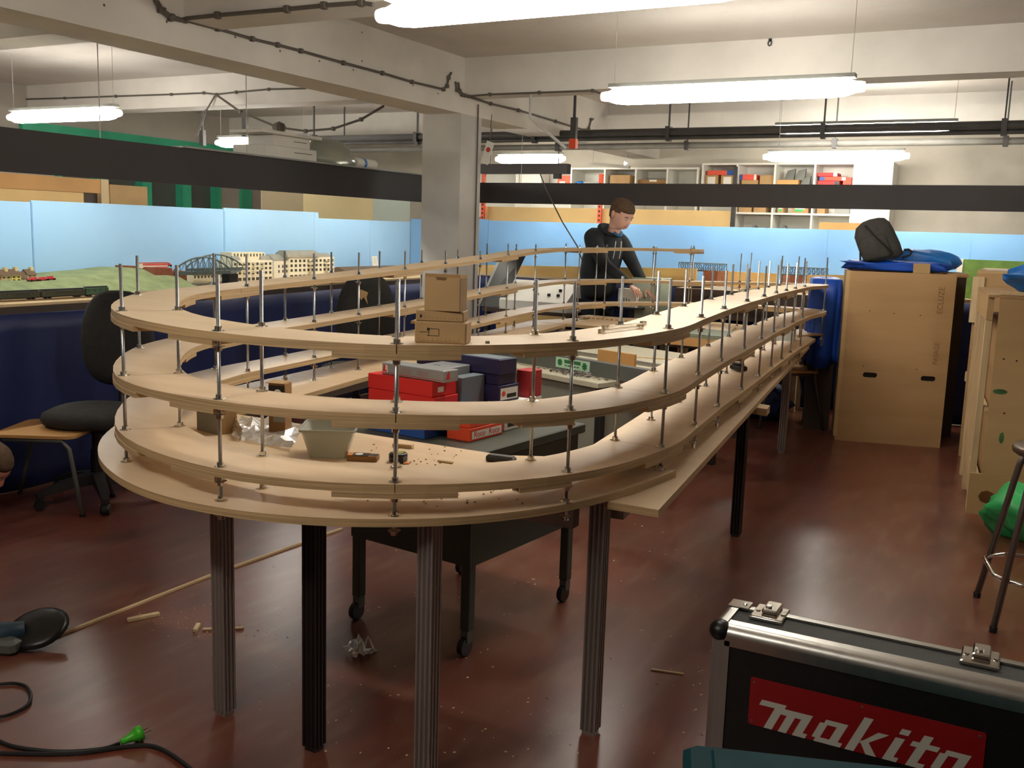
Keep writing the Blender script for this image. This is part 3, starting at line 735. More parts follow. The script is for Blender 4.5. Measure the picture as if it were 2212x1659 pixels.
# ship / low building under the bridge
mat('cream', (228, 220, 192), .8, var=.05, scale=10); mat('cream_dark', (206, 192, 146), .8, var=.05, scale=10); mat('pane', (70, 66, 52), .3, var=.1)
mat('roof_grey', (150, 148, 138), .7, var=.08, scale=20); mat('roof_brown', (104, 84, 66), .8, var=.15, scale=60); mat('white_paint', (228, 222, 204), .7, var=.03)
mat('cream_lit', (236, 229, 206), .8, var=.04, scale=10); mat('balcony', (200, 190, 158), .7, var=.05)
t = thing('low_building', 'low cream model building with a green-grey roof under the arch bridge', 'model building', (-5.45, 5.2, ZL))
a, b = onx(415, 600, -5.46), onx(484, 604, -5.46)
MB().box((-5.56, a.y, ZL+.001), (-5.46, b.y, ZL+.06)).build('wall', 'cream', t, world=True)
MB().box((-5.565, a.y-.005, ZL+.0605), (-5.45, b.y+.005, ZL+.072)).build('roof', 'roof_grey', t, world=True)
MB().box((-5.54, a.y+.1, ZL+.0725), (-5.48, b.y-.06, ZL+.095)).build('upper_deck', 'bridge_grey', t, world=True)
for k in range(9):
    y = a.y+.02+(b.y-a.y-.05)*k/8; MB().box((-5.459, y, ZL+.03), (-5.457, y+.015, ZL+.045)).build('window', 'pane', t, world=True)
# apartment models with individual windows
def block(name, label, X, px0, px1, pyt, depth, wallm, floors, cols, zt=None, roof=True, y0=None, y1=None, arcade=True):
    a, b = onx(px0, pyt, X), onx(px1, pyt, X); y0 = a.y if y0 is None else y0; y1 = b.y if y1 is None else y1; zt = a.z if zt is None else zt
    X = max(X, XB+.03); depth = min(depth, X-XB-.005)
    t = thing(name, label, 'model building', (X-depth/2, (y0+y1)/2, ZL))
    MB().box((X-depth, y0, ZL+.001), (X, y1, zt)).build('wall', wallm, t, world=True)
    H = zt-ZL; fh = H/(floors+.5)
    for f in range(floors):
        z = ZL + fh*(f+.45)
        for c in range(cols):
            y = y0 + (y1-y0)*(c+.5)/cols; w = (y1-y0)/cols*.24
            if f == 0 and arcade: MB().box((X, y-w*1.35, ZL+.004), (X+.002, y+w*1.35, ZL+fh*.75)).build('shopfront', 'pane', t, world=True)
            else: MB().box((X, y-w, z), (X+.002, y+w, z+fh*.55)).build('window', 'pane', t, world=True)
    return t, y0, y1, zt
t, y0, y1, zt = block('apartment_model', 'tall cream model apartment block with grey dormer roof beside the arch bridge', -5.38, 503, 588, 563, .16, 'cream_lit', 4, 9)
MB().box((-5.53, y0+.02, zt+.0005), (-5.41, y1-.05, onx(520, 545, -5.45).z)).build('upper_storey', 'cream', t, world=True)
zu = onx(520, 545, -5.45).z
for k in range(10):
    y = y0+.05+(y1-y0-.12)*k/9; MB().box((-5.41, y-.006, zt+.028), (-5.408, y+.006, zt+.05)).build('window', 'pane', t, world=True)
for ya, yb_ in ((y0+.0, y0+.09), (y1-.12, y1-.01)):
    MB().add([(-5.385, ya, zt+.001), (-5.385, yb_, zt+.001), (-5.41, yb_, zt+.001), (-5.41, ya, zt+.001), (-5.40, ya+.01, zt+.035), (-5.40, yb_-.01, zt+.035), (-5.41, yb_-.01, zt+.035), (-5.41, ya+.01, zt+.035)], BF).build('mansard_roof', 'roof_grey', t, world=True)
for k in range(3):
    y = y0+(y1-y0)*(.28+.22*k); 
    for f in range(3): MB().box((-5.379, y-.018, ZL+.06+f*.035), (-5.365, y+.018, ZL+.068+f*.035)).build('balcony', 'balcony', t, world=True)
# gable end of the tall block (large blank cream wall toward the bridge)
t = thing('gable_house_model', 'plain pale gabled model house between the two apartment blocks', 'model building', (-5.5, 6.0, ZL))
a, b = onx(592, 600, -5.46), onx(626, 596, -5.46); zt = onx(600, 562, -5.46).z
mb = MB(); mb.prism([(-5.58, a.y), (-5.46, a.y), (-5.46, b.y), (-5.58, b.y)], ZL+.001, zt); mb.build('wall', 'white_paint', t, world=True)
MB().add([(-5.59, a.y-.003, zt+.0005), (-5.455, a.y-.003, zt+.0005), (-5.455, b.y+.003, zt+.0005), (-5.59, b.y+.003, zt+.0005), (-5.53, a.y, zt+.045), (-5.52, a.y, zt+.045), (-5.52, b.y, zt+.045), (-5.53, b.y, zt+.045)], BF).build('roof', 'roof_grey', t, world=True)
for f in range(2):
    for k in range(3):
        y = a.y+(b.y-a.y)*(.3+.25*k); MB().box((-5.459, y-.007, ZL+.05+f*.04), (-5.457, y+.007, ZL+.072+f*.04)).build('window', 'pane', t, world=True)
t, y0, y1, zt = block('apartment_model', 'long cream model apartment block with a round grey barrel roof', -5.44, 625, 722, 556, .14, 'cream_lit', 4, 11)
mb = MB(); rows = []
ya, yb_ = onx(612, 555, -5.46).y, onx(684, 555, -5.46).y
for y in (ya+.02, yb_): rows.append([(-5.5+math.cos(q)*.07, y, zt+.001+math.sin(q)*.055) for q in [math.pi*k/10 for k in range(11)]])
mb.loft(rows, caps=True); autosmooth(mb.build('barrel_roof', 'roof_grey', t, world=True), 40)
mb = MB(); rows = []
for y in (yb_+.002, y1-.05): rows.append([(-5.5+math.cos(q)*.06, y, zt+.001+math.sin(q)*.03) for q in [math.pi*k/8 for k in range(9)]])
mb.loft(rows, caps=True); autosmooth(mb.build('barrel_roof', 'roof_grey', t, world=True), 40)
for k in (.45, .82):
    for f in range(4): MB().box((-5.438, y0+(y1-y0)*k-.03, ZL+.05+f*.03), (-5.425, y0+(y1-y0)*k+.03, ZL+.056+f*.03)).build('balcony', 'balcony', t, world=True)
t = thing('warehouse_model', 'low brown roofed model warehouse at the corner of the layout by the white sign', 'model building', (-5.4, 7.2, ZL))
a, b = onx(733, 588, -5.40), onx(880, 575, -5.40)
MB().box((-5.57, a.y, ZL+.001), (-5.3, b.y, ZL+.04)).build('wall', 'brick_red', t, world=True)
MB().add([(-5.575, a.y, ZL+.0405), (-5.295, a.y, ZL+.0405), (-5.295, b.y, ZL+.0405), (-5.575, b.y, ZL+.0405), (-5.44, a.y+.02, ZL+.085), (-5.43, a.y+.02, ZL+.085), (-5.43, b.y-.02, ZL+.085), (-5.44, b.y-.02, ZL+.085)], BF).build('roof', 'roof_brown', t, world=True)
p = onx(811, 565, -5.43); t = thing('paper_sign', 'small white paper card leaning on the warehouse roof', 'sign', (p.x, p.y, ZL+.086))
g = MB().box((-.003, -.04, 0), (.003, .04, .09)); g.xform(Matrix.Rotation(math.radians(-10), 4, 'Y')); g.build('card', 'label_white', t)
for k in range(4):
    g = MB().box((.0032, -.02, .07-k*.014), (.0038, .02, .072-k*.014)); g.xform(Matrix.Rotation(math.radians(-10), 4, 'Y')); g.build('print_line', 'road_grey', t)
# village row
def house(px0, px1, pyb, pye, pyr, X, wm, label, chim=True):
    a, b = onx(px0, pyb, X), onx(px1, pyb, X); ze = onx(px0, pye, X).z; zr = onx(px0, pyr, X).z; z0 = min(a.z, onx(px0, pyb, X).z)-.03
    t = thing('cottage_model', label, 'model building', (X, (a.y+b.y)/2, z0))
    MB().box((X-.07, a.y, z0), (X, b.y, ze)).build('wall', wm, t, world=True)
    MB().add([(X-.075, a.y-.002, ze), (X+.006, a.y-.002, ze), (X+.006, b.y+.002, ze), (X-.075, b.y+.002, ze), (X-.037, a.y-.002, zr), (X-.033, a.y-.002, zr), (X-.033, b.y+.002, zr), (X-.037, b.y+.002, zr)], BF).build('roof', 'roof_brown', t, world=True)
    n = max(2, int((b.y-a.y)/.03))
    for f in (.18, .62):
        for k in range(n):
            y = a.y+(b.y-a.y)*(k+.5)/n; h = (ze-a.z); MB().box((X, y-.007, a.z+h*f), (X+.0015, y+.007, a.z+h*(f+.22))).build('window', 'pane', t, world=True)
    if chim: MB().box((X-.05, b.y-.02, zr-.03), (X-.02, b.y-.002, zr+.012)).build('chimney', 'cream_dark', t, world=True)
house(-40, 4, 612, 597, 583, -5.30, 'brick_light', 'cream model cottage at the very end of the village row')
house(4, 24, 611, 596, 583, -5.30, 'cream_dark', 'pale grey-walled model cottage in the village row')
mat('cottage_yellow', (226, 214, 120), .8, var=.05)
house(25.5, 46, 609, 595, 582, -5.30, 'cottage_yellow', 'yellow walled model cottage in the village row')
house(47, 59, 606, 602, 587, -5.32, 'cream_dark', 'small low model cottage in the village row', False)
house(60, 79, 602, 594, 582, -5.36, 'cream_dark', 'model cottage with two chimneys at the road end of the village')
# vehicles
mat('car_red', (190, 40, 44), .3, var=.05); mat('car_white', (226, 222, 210), .3, var=.03); mat('bus_pink', (214, 96, 96), .4, var=.05)
def car(px, py, X, m, label, L=.07, h=.025):
    p = onx(px, py, X); t = thing('model_car', label, 'model car', (X, p.y, p.z-.012)); w = .03
    MB().bbox((-w/2, -L/2, .005), (w/2, L/2, h*.6), .003).build('body', m, t)
    MB().add([(-w*.45, -L*.25, h*.6), (w*.45, -L*.25, h*.6), (w*.45, L*.3, h*.6), (-w*.45, L*.3, h*.6), (-w*.35, -L*.12, h), (w*.35, -L*.12, h), (w*.35, L*.2, h), (-w*.35, L*.2, h)], BF).build('cabin', m, t)
    for yy in (-L*.3, L*.3):
        for xx in (-w/2, w/2): MB().lathe([(.007, -.003), (.007, .003)], (xx, yy, .006), 8, axis='x').build('wheel', 'plastic_black', t)
    return t
car(71, 603, -5.22, 'car_red', 'red model car parked in front of the cottages'); car(90, 603, -5.22, 'car_red', 'red model car in the middle of the parked line'); car(107, 601, -5.22, 'car_red', 'red model car at the uphill end of the parked line')
car(163, 596, -5.32, 'car_white', 'white model car driving up the model road', .075)
p = onx(331, 573, -5.24); t = thing('model_tram', 'pink and white model tram body standing by the brick abutment', 'model vehicle', (p.x, p.y, p.z-.02))
MB().bbox((-.02, -.11, 0), (.02, .11, .036), .003).build('body', 'white_paint', t)
MB().box((-.0205, -.105, .020), (.0205, .105, .031)).build('window_band', 'bus_pink', t); MB().box((-.022, -.112, .0362), (.022, .112, .04)).build('roof', 'bus_pink', t); MB().box((-.0207, -.105, .003), (.0207, .105, .01)).build('stripe', 'bus_pink', t)
car(362, 572, -5.24, 'car_red', 'red model car beside the pink tram', .05)
# train
mat('coach_green', (52, 58, 46), .5, var=.15, scale=40); mat('loco_green', (56, 96, 76), .5, var=.1, scale=30); mat('rail', (150, 128, 100), .5, .4, var=.15, scale=30); mat('ballast', (176, 146, 106), .95, var=.3, scale=160)
XT = -4.72
def trackpath(X, pxs): return [(X, y) for y in pxs]
def coach(y0, y1, m, label, name, h=.045, roof=True, wins=12):
    t = thing(name, label, 'model train', (XT, (y0+y1)/2, ZL+.006)); L = y1-y0-.008
    MB().bbox((-.017, -L/2, .008), (.017, L/2, h), .004).build('body', m, t)
    if roof: MB().bbox((-.013, -L/2+.004, h), (.013, L/2-.004, h+.006), .002).build('roof', 'plastic_dark', t)
    for k in range(wins):
        y = -L/2+L*(k+.5)/wins; MB().box((.0171, y-.006, h*.55), (.018, y+.006, h*.8)).build('window', 'pane', t)
    for yy in (-L*.38, -L*.30, L*.30, L*.38): MB().lathe([(.006, -.016), (.006, .016)], (0, yy, .006), 8, axis='x').build('wheelset', 'plastic_black', t)
    return t
ya, yb_, yc, yd = onx(-30, 650, XT).y, onx(85, 645, XT).y, onx(181, 640, XT).y, onx(233, 635, XT).y
coach(ya, yb_, 'coach_green', 'dark green model coach at the tail of the train', 'railway_coach'); coach(yb_, yc, 'coach_green', 'dark green model coach coupled behind the green locomotive', 'railway_coach')
coach(yc, yd, 'loco_green', 'green model locomotive with roof details leading the dark coaches', 'locomotive', .05, True, 4)
for X in (XT, XT-.09):
    t = thing('model_track', 'model railway track under the green train' if X == XT else 'empty model railway track behind the green train', 'track', (X, 4.5, ZL))
    y0, y1 = 1.0, 6.9
    def bend(y): return 0 if y < 3.9 else -.20*(y-3.9)/2.7
    ys = [y0, 2.5, 3.9, 5.2, 6.9]
    rows = [[(X-.03+bend(y), y, ZL+.0003), (X+.03+bend(y), y, ZL+.0003), (X+.022+bend(y), y, ZL+.0028), (X-.022+bend(y), y, ZL+.0028)] for y in ys]
    MB().loft(rows, caps=True).build('ballast', 'ballast', t, world=True)
    for s in (-.009, .009): MB().loft([[(X+s-.0015+bend(y), y, ZL+.0029), (X+s+.0015+bend(y), y, ZL+.0029), (X+s+.0015+bend(y), y, ZL+.0058), (X+s-.0015+bend(y), y, ZL+.0058)] for y in ys], caps=True).build('rail', 'rail', t, world=True)
p = onx(3, 624, -4.9); t = tag(MB().bbox((p.x-.02, p.y-.04, ZL+.001), (p.x+.02, p.y+.03, ZL+.035), .003).build('orange_box', mat('orange_card', (230, 96, 60), .6)), 'small orange model box beside the tracks', 'model')
# ================================================================== crates, tarps, stool and cases on the right
def ply_box(name, label, A, B, depth, h, m='crate_ply', parts=None, t=.018, top=True, cat='crate'):
    """hollow plywood box: front-bottom-left A, front-bottom-right B"""
    A, B = Vector(A), Vector(B); ex = (B-A); w = ex.length; rz = math.atan2(ex.y, ex.x)
    o = thing(name, label, cat, A, rz)
    return o, w
A, B = onz(1803, 950, 0), onz(2030, 968, 0)
cr, w = ply_box('plywood_crate', 'tall plywood crate with two hand holes and the backpack on top', A, B, .5, 1.2)
H1, D1 = 1.20, .42
# front panel with two hand holes (outer polygon strips around the holes)
def holed_front(w, h, t, holes, m):
    """front panel y 0..t, holes = (cx, cz, hw, hh) at one common height"""
    mb = MB(); z0 = min(c[1]-c[3] for c in holes); z1 = max(c[1]+c[3] for c in holes)
    mb.box((0, 0, 0), (w, t, z0)); mb.box((0, 0, z1), (w, t, h)); x = 0
    for cx, cz, hw, hh in holes:
        mb.box((x, 0, z0), (cx-hw, t, z1)); x = cx+hw
        for s in (-1, 1):     # rounded hole ends
            xe = cx+s*hw
            poly = [(xe, z0), (xe, z1)] + [(xe-s*hh*(1-math.cos(q)) , cz+hh*math.sin(q)) for q in [math.pi/2-math.pi*k/8 for k in range(9)]]
            poly = [(xe, z0), (xe, z1)] + [(xe-s*hh+s*hh*math.cos(q), cz+hh*math.sin(q)) for q in [math.pi/2-math.pi*k/8 for k in range(1, 8)]]
            n = len(poly); vs = [(a, 0, b) for a, b in poly]+[(a, t, b) for a, b in poly]
            mb.add(vs, [tuple(range(n)), tuple(range(2*n-1, n-1, -1))]+[(i, (i+1) % n, n+(i+1) % n, n+i) for i in range(n)])
    mb.box((x, 0, z0), (w, t, z1)); return mb
hz = .475
fr_ = holed_front(w, H1, .018, ((w*.285, hz+.005, .048, .018), (w*.83, hz+.005, .048, .018)), 'crate_ply')
fr_.build('front_panel', 'crate_ply', cr)
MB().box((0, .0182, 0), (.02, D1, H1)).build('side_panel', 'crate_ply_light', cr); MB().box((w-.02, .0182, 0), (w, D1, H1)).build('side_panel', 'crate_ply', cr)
MB().box((.0205, D1-.018, 0), (w-.0205, D1, H1)).build('back_panel', 'crate_ply', cr); MB().box((.0205, .0185, H1-.05), (w-.0205, D1-.0185, H1-.032)).build('top_panel', 'crate_ply', cr); MB().box((.0205, .0185, .01), (w-.0205, D1-.0185, .03)).build('bottom_panel', 'crate_ply', cr)
MB().box((.0203, .0185, .45), (w-.0203, .03, .50)).build('hole_shade_strip', 'plastic_black', cr)  # black strip behind the hand holes stands in for the dark inside
text_mesh('lettering', 'ECLUZE', .052, 'ink_wood', cr, frame((w*.90, -.0008, H1-.27), (0, 0, 1), (-1, 0, 0)), .0004)
text_mesh('lettering', 'PASAGE', .044, 'ink_wood', cr, frame((w*.90, -.0008, H1-.62), (0, 0, 1), (-1, 0, 0)), .0004)
for x, z in ((.16, .93), (.32, .92), (.49, .915), (.15, .54), (.5, .54)):
    MB().lathe([(.004, -.0006), (.004, .0004)], (x, 0, z), 8, axis='y').build('screw', 'ink', cr)
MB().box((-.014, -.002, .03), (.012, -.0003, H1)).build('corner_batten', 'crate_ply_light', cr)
# pale sheets and card lying in the crate top
mat('glass_sheet', (170, 186, 172), .2, var=.05, scale=3)
Mw = cr.matrix_basis if False else Matrix.Translation(A) @ Matrix.Rotation(math.atan2((B-A).y, (B-A).x), 4, 'Z')
def on_crate(x, y, z): return Mw @ Vector((x, y, z))
rzc = math.atan2((B-A).y, (B-A).x)
for k, (x0, x1, y0, y1) in enumerate(((.12, .58, .03, .17), (.10, .52, .05, .2))):
    t = thing('acrylic_sheet', ('thin pale acrylic sheet lying in the crate top beneath the tarp', 'second thin pale acrylic sheet resting on the first in the crate')[k], 'sheet', on_crate(.3, .1, H1-.032+.014*k), rzc)
    MB().box((x0-.3, y0-.1, .001), (x1-.3, y1-.1, .013)).build('sheet', 'glass_sheet', t)
p = on_crate(.50, .17, H1-.003); t = thing('card_piece', 'small brown card propped upright on the crate top', 'card', p, rzc)
g = MB().box((-.06, -.002, 0), (.05, .002, .07)); g.xform(Matrix.Rotation(math.radians(-20), 4, 'X')); g.build('card', 'card', t)
# blue tarp bundle lying across the crate top
def lumpy(name, label, cat, center, size, m, rz=0, seed=1, n=26, flat=True, amp=.18, power=2.6, floor_z=None):
    rnd = random.Random(seed); ph = [(rnd.uniform(0, 6.28), rnd.uniform(1.5, 4.5), rnd.uniform(1.5, 4.5)) for _ in range(6)]
    mb = MB(); rows = []
    nr = n//2
    for j in range(1, nr):
        th = math.pi*j/nr; row = []
        for i in range(n):
            a = 2*math.pi*i/n
            def se(v, p): return math.copysign(abs(v)**p, v)
            x = se(math.cos(a), 2/power)*se(math.sin(th), 2/power); y = se(math.sin(a), 2/power)*se(math.sin(th), 2/power); z = se(math.cos(th), 2/power)
            d = 1+amp*sum(math.sin(q[1]*3*x+q[2]*2*y+2*z*q[1]+q[0]) for q in ph)/3
            zz_ = z*d
            if flat: zz_ = max(zz_, -.98)
            row.append((x*d*size[0]/2, y*d*size[1]/2, zz_*size[2]/2))
        rows.append(row)
    mb.loft(rows, caps=True)
    zmin = min(v[2] for v in mb.v); mb.v = [(x, y, z-zmin) for x, y, z in mb.v]
    o = mb.build(name, m, smooth=True); o.location = center; o.rotation_euler = (0, 0, rz)
    return tag(o, label, cat)
lumpy('folded_tarp', 'blue tarp folded on top of the tall crate under the backpack', 'tarp', on_crate(.33, .31, H1+.001), (.66, .18, .07), 'tarp', rzc, seed=4, amp=.14, power=4)
lumpy('folded_tarp', 'lighter blue folded tarp peak behind the backpack', 'tarp', on_crate(.56, .62, 1.20), (.5, .32, .16), 'tarp_light', rzc, seed=9, amp=.12, power=2.4)
sb = thing('storage_box', 'dark box under the folded light blue tarp behind the crate', 'box', on_crate(.56, .62, 0), rzc)
MB().box((-.28, -.17, 0), (.28, .17, 1.2)).build('body', 'dark_brown', sb); MB().box((-.29, -.18, 1.17), (.29, -.1705, 1.1995)).build('rim', 'crate_ply', sb)
# backpack: shaped lofted sack with front pocket, straps
p = on_crate(.22, .30, H1+.068)
bp = thing('backpack', 'dark grey backpack leaning upright on the blue tarp', 'backpack', p, rzc)
def sack(prof, m, name, parent, n=20, tilt=0, off=(0, 0, 0), pw=3.0):
    rows = []
    for z, wx, wy, cx in prof:
        row = []
        for i in range(n):
            a = 2*math.pi*i/n; c, s = math.cos(a), math.sin(a)
            row.append((cx+math.copysign(abs(c)**(2/pw), c)*wx+off[0], math.copysign(abs(s)**(2/pw), s)*wy+off[1], z+off[2]))
        rows.append(row)
    mb = MB(); mb.loft(rows, caps=True)
    if tilt: mb.xform(Matrix.Rotation(tilt, 4, 'Y'))
    return mb.build(name, m, parent, smooth=True)
tilt = math.radians(-14)
sack([(0, .10, .06, .04), (.02, .135, .085, .035), (.10, .14, .10, .02), (.20, .135, .095, .0), (.26, .115, .08, .0), (.295, .075, .055, .01), (.305, .03, .025, .015)], 'backpack', 'main_sack', bp, tilt=tilt)
sack([(0.02, .08, .02, .0), (.04, .10, .035, .0), (.12, .10, .04, -.01), (.17, .085, .03, -.01), (.19, .05, .012, -.01)], 'backpack', 'front_pocket', bp, tilt=tilt, off=(-.01, -.085, 0))
g = MB().tube([(-.06, -.11, .27), (-.02, -.13, .2), (.05, -.135, .1), (.09, -.12, .04)], .006, 6); g.xform(Matrix.Rotation(tilt, 4, 'Y')); g.build('zip', 'backpack_dark', bp)
g = MB().tube([(.15, -.02, .03), (.20, -.03, .05), (.215, -.02, .075), (.19, -.01, .09), (.16, -.01, .085)], .008, 6); g.build('strap_loop', 'backpack_dark', bp, smooth=True)
g = MB().tube([(-.13, -.05, .13), (-.135, -.06, .05), (-.13, -.06, .0)], .007, 6); g.build('strap', 'backpack_dark', bp, smooth=True)
# tarp draped over a stack of chairs left of the crate
def drape(name, label, cx, cy, w, d, zt, zb_, m, rz=0, seed=2, n=80, flare=.12):
    rnd = random.Random(seed); ph = [rnd.uniform(0, 6.28) for _ in range(5)]
    mb = MB(); rows = []
    def ring(f, z, k, am):
        row = []
        for i in range(n):
            a = 2*math.pi*i/n; c, s = math.cos(a), math.sin(a)
            x = math.copysign(abs(c)**.45, c)*w/2*k; y = math.copysign(abs(s)**.45, s)*d/2*k
            q = 1+am*(math.sin(7*a+ph[0])+.7*math.sin(12*a+ph[1]+f*2)+.5*math.sin(4*a+ph[2]+f*3))
            row.append((x*q, y*q, z + (am*.3*math.sin(5*a+ph[3]) if f > .9 else 0)))
        return row
    rows.append(ring(0, zt-.005, .25, 0)); rows.append(ring(0, zt, .7, .0)); rows.append(ring(0, zt-.012, .93, .01))
    for j in range(1, 9):
        f = j/8; rows.append(ring(f, zt-.03+(zb_-zt+.03)*f, 1+flare*f*f-.03*math.sin(3*f), .02+.075*f))
    mb.loft(rows, caps=False); n0 = n
    mb.add(rows[0], [tuple(range(n))])
    o = mb.build(name, m, smooth=True); o.location = (cx, cy, 0); o.rotation_euler = (0, 0, rz)
    md = o.modifiers.new('thick', 'SOLIDIFY'); md.thickness = .002
    return tag(o, label, 'tarp')
tp = ony(1795, 600, 7.55)
drape('draped_tarp', 'bright blue tarp draped over a covered stack beside the tall crate', -1.40, 7.60, .24, .42, 1.13, .50, 'tarp', rzc, flare=.10)
st = thing('covered_stack', 'dark stack of boards covered by the draped blue tarp', 'stack', (-1.40, 7.60, 0), rzc)
MB().box((-.09, -.17, .0), (.09, .17, 1.10)).build('core', 'dark_brown', st)
lumpy('blue_sheet', 'dark blue sheet lying on the floor beneath the helix end', 'tarp', (-1.80, 7.66, 0), (.36, .40, .30), 'blue_cloth', 0, seed=12, amp=.2)
# right crate: open frame box standing close to the stool
A2, B2 = onz(2086, 1108, 0), onz(2086, 1108, 0)+Vector((.75, .075, 0))
c2 = thing('plywood_crate', 'big plywood crate with an open left side behind the bar stool', 'crate', A2, math.atan2((B2-A2).y, (B2-A2).x))
H2, W2, D2 = onx(2112, 640, A2.x+.02).z if False else 1.14, .8, 1.0
z1 = .22
MB().box((.055, 0, z1+.001), (W2, .018, H2)).build('front_panel', 'crate_ply_light', c2)
MB().box((0, -.004, 0), (W2, .016, z1)).build('kick_board', 'crate_ply_light', c2)
for y0, y1 in ((.0185, .09), (.55, .62), (D2-.07, D2)):
    MB().box((0, y0, .0), (.03, y1, H2-.12)).build('post', 'pine', c2)
MB().box((.02, .0185, .02), (.05, D2, .20)).build('bottom_rail', 'pine', c2)
MB().add([(.0, .0185, H2-.118), (.03, .0185, H2-.118), (.03, D2, H2-.118), (0, D2, H2-.118), (-.0, .0185, H2-.001), (.03, .0185, H2-.001), (.03, D2, H2-.001), (0, D2, H2-.001)], BF).build('top_rail', 'crate_ply_light', c2)
MB().box((.0, -.004, H2), (W2, D2, H2+.015)).build('top_panel', 'crate_ply', c2)
MB().box((.035, .0185, .55), (.055, D2, .57)).build('inner_shelf_edge', 'pine', c2)
MB().box((.07, .10, .0), (W2, D2, H2-.13)).build('inner_body', 'crate_ply', c2)
mat('green_smear', (104, 146, 92), .7, var=.3, scale=20); mat('brown_smear', (150, 100, 54), .7, var=.2, scale=20)
for x, z, a, b, m in ((.10, .66, .035, .014, 'green_smear'), (.13, .42, .012, .03, 'green_smear')):
    MB().lathe([(.001, -.0008), (1, -.0008)], (0, 0, 0), 10, axis='y').xform(Matrix.Translation((x, 0, z)) @ Matrix.Diagonal((a, 1, b, 1))).build('paint_smear', m, c2)
MB().lathe([(.001, -.0048), (1, -.0048)], (0, 0, 0), 8, axis='y').xform(Matrix.Translation((.09, 0, .10)) @ Matrix.Diagonal((.04, 1, .035, 1))).build('brown_stain', 'brown_smear', c2)
for x, z in ((.10, .83), (.16, .825), (.13, .55)): MB().lathe([(.005, -.0006), (.005, .0002)], (x, 0, z), 8, axis='y').build('screw', 'ink', c2)
# crate between, behind
A3 = onz(2062, 985, 0); 
c3 = thing('plywood_crate', 'upright plywood crate squeezed between the hand-hole crate and the open crate', 'crate', (A3.x+.02, A3.y+.03, 0), 0)
MB().box((0, 0, 0), (.03, .9, 1.22)).build('side_panel', 'crate_ply', c3); MB().box((.0305, 0, 0), (.7, .02, 1.22)).build('front_panel', 'crate_ply', c3); MB().box((.0305, .88, 0), (.7, .9, 1.22)).build('back_panel', 'crate_ply', c3); MB().box((0, 0, 1.2205), (.7, .9, 1.24)).build('top_panel', 'crate_ply_light', c3); MB().box((-.012, .05, .5), (-.0005, .12, .56)).build('cleat', 'pine', c3)
MB().box((-.02, -.02, .9), (.05, -.0005, 1.2)).build('corner_batten', 'pine', c3)
for k, (dx, dy, r) in enumerate(((.20, .25, .1), (.36, .3, -.12), (.44, .5, .3))):
    t = thing('paper_sheet', ('white paper sheet curling at the crate edge', 'pale card sheet lying on the papers', 'white paper sheet behind on the crate top')[k], 'paper', (A3.x+.02+dx, A3.y+.03+dy, 1.2402+.004*k), r)
    MB().loft([[(x, y, .001+.02*max(0, -y-.1)*0+.0005*k) for x in (-.16, 0, .16)] for y in (-.14, 0, .14)], closed=False).build('sheet', 'label_white', t)
# things lying on the right crate
Mt = Matrix.Translation(A2)
lumpy('blue_jacket', 'blue jacket heaped on the open crate', 'clothing', A2+Vector((.30, .38, H2+.016)), (.44, .36, .17), 'tarp_light', .2, seed=21, amp=.22, power=2.2)
lumpy('dark_bag', 'dark blue bag under the blue jacket', 'bag', A2+Vector((.34, .06, H2+.016)), (.36, .14, .06), 'plastic_dark', .1, seed=22, amp=.12, power=3)
for k, (x, y, r, L) in enumerate(((.20, .015, -.05, .3), (.36, -.03, .12, .34))):
    t = thing('wood_offcut', ('pale wood offcut lying across the open crate top', 'second pale wood offcut hanging over the open crate edge')[k], 'wood', A2+Vector((x, y+.02, H2+.0165)), r)
    MB().box((-L/2, -.03, 0), (L/2, .015, .016)).build('strip', 'pine', t)
# bar stool
F1, F2 = onz(2110, 1290, 0), onz(2145, 1365, 0)
d = (F1-F2); d.z = 0; L = d.length; d.normalize(); nrm = Vector((d.y, -d.x, 0)); cs = (F1+F2)/2 + nrm*L/2
stl = thing('bar_stool', 'grey metal bar stool with round dark seat and square foot ring', 'stool', cs, math.atan2(d.y, d.x))
zs = .665
MB().lathe([(.02, zs-.03), (.135, zs-.03), (.15, zs-.02), (.152, zs-.005), (.145, zs+.006), (.06, zs+.004), (.001, zs+.003)], n=28).build('seat', mat('stool_seat', (92, 72, 56), .35, .4, var=.1), stl, smooth=True)
for sx in (-1, 1):
    for sy in (-1, 1):
        h = L/2
        MB().tube([(sx*h*.46, sy*h*.46, zs-.032), (sx*h*.55, sy*h*.55, zs-.09), (sx*h, sy*h, .012)], .0125, 10).build('leg', 'steel_tube', stl, smooth=True)
        MB().lathe([(.014, 0), (.015, .02), (.0135, .022)], (sx*h, sy*h, 0), 10).build('foot', 'plastic_black', stl)
zr, hr = .19, L/2*.88
pts = []
for k in range(4):
    a0 = math.pi/4+k*math.pi/2
    for q in (-.28, -.1, .1, .28): pts.append((hr*1.32*math.cos(a0+q)*(1 if abs(q) < .2 else 1.0), hr*1.32*math.sin(a0+q), zr))
pts.append(pts[0]); MB().tube(pts, .009, 8, caps=False).build('foot_ring', 'chrome', stl, smooth=True)
# green bag on the floor
p = onz(2150, 1178, 0)
o = lumpy('green_plastic_bag', 'crumpled green plastic bag on the floor behind the stool', 'bag', (p.x+.12, p.y+.19, 0), (.34, .34, .26), 'bag_green', .3, seed=31, amp=.25, power=2.3)
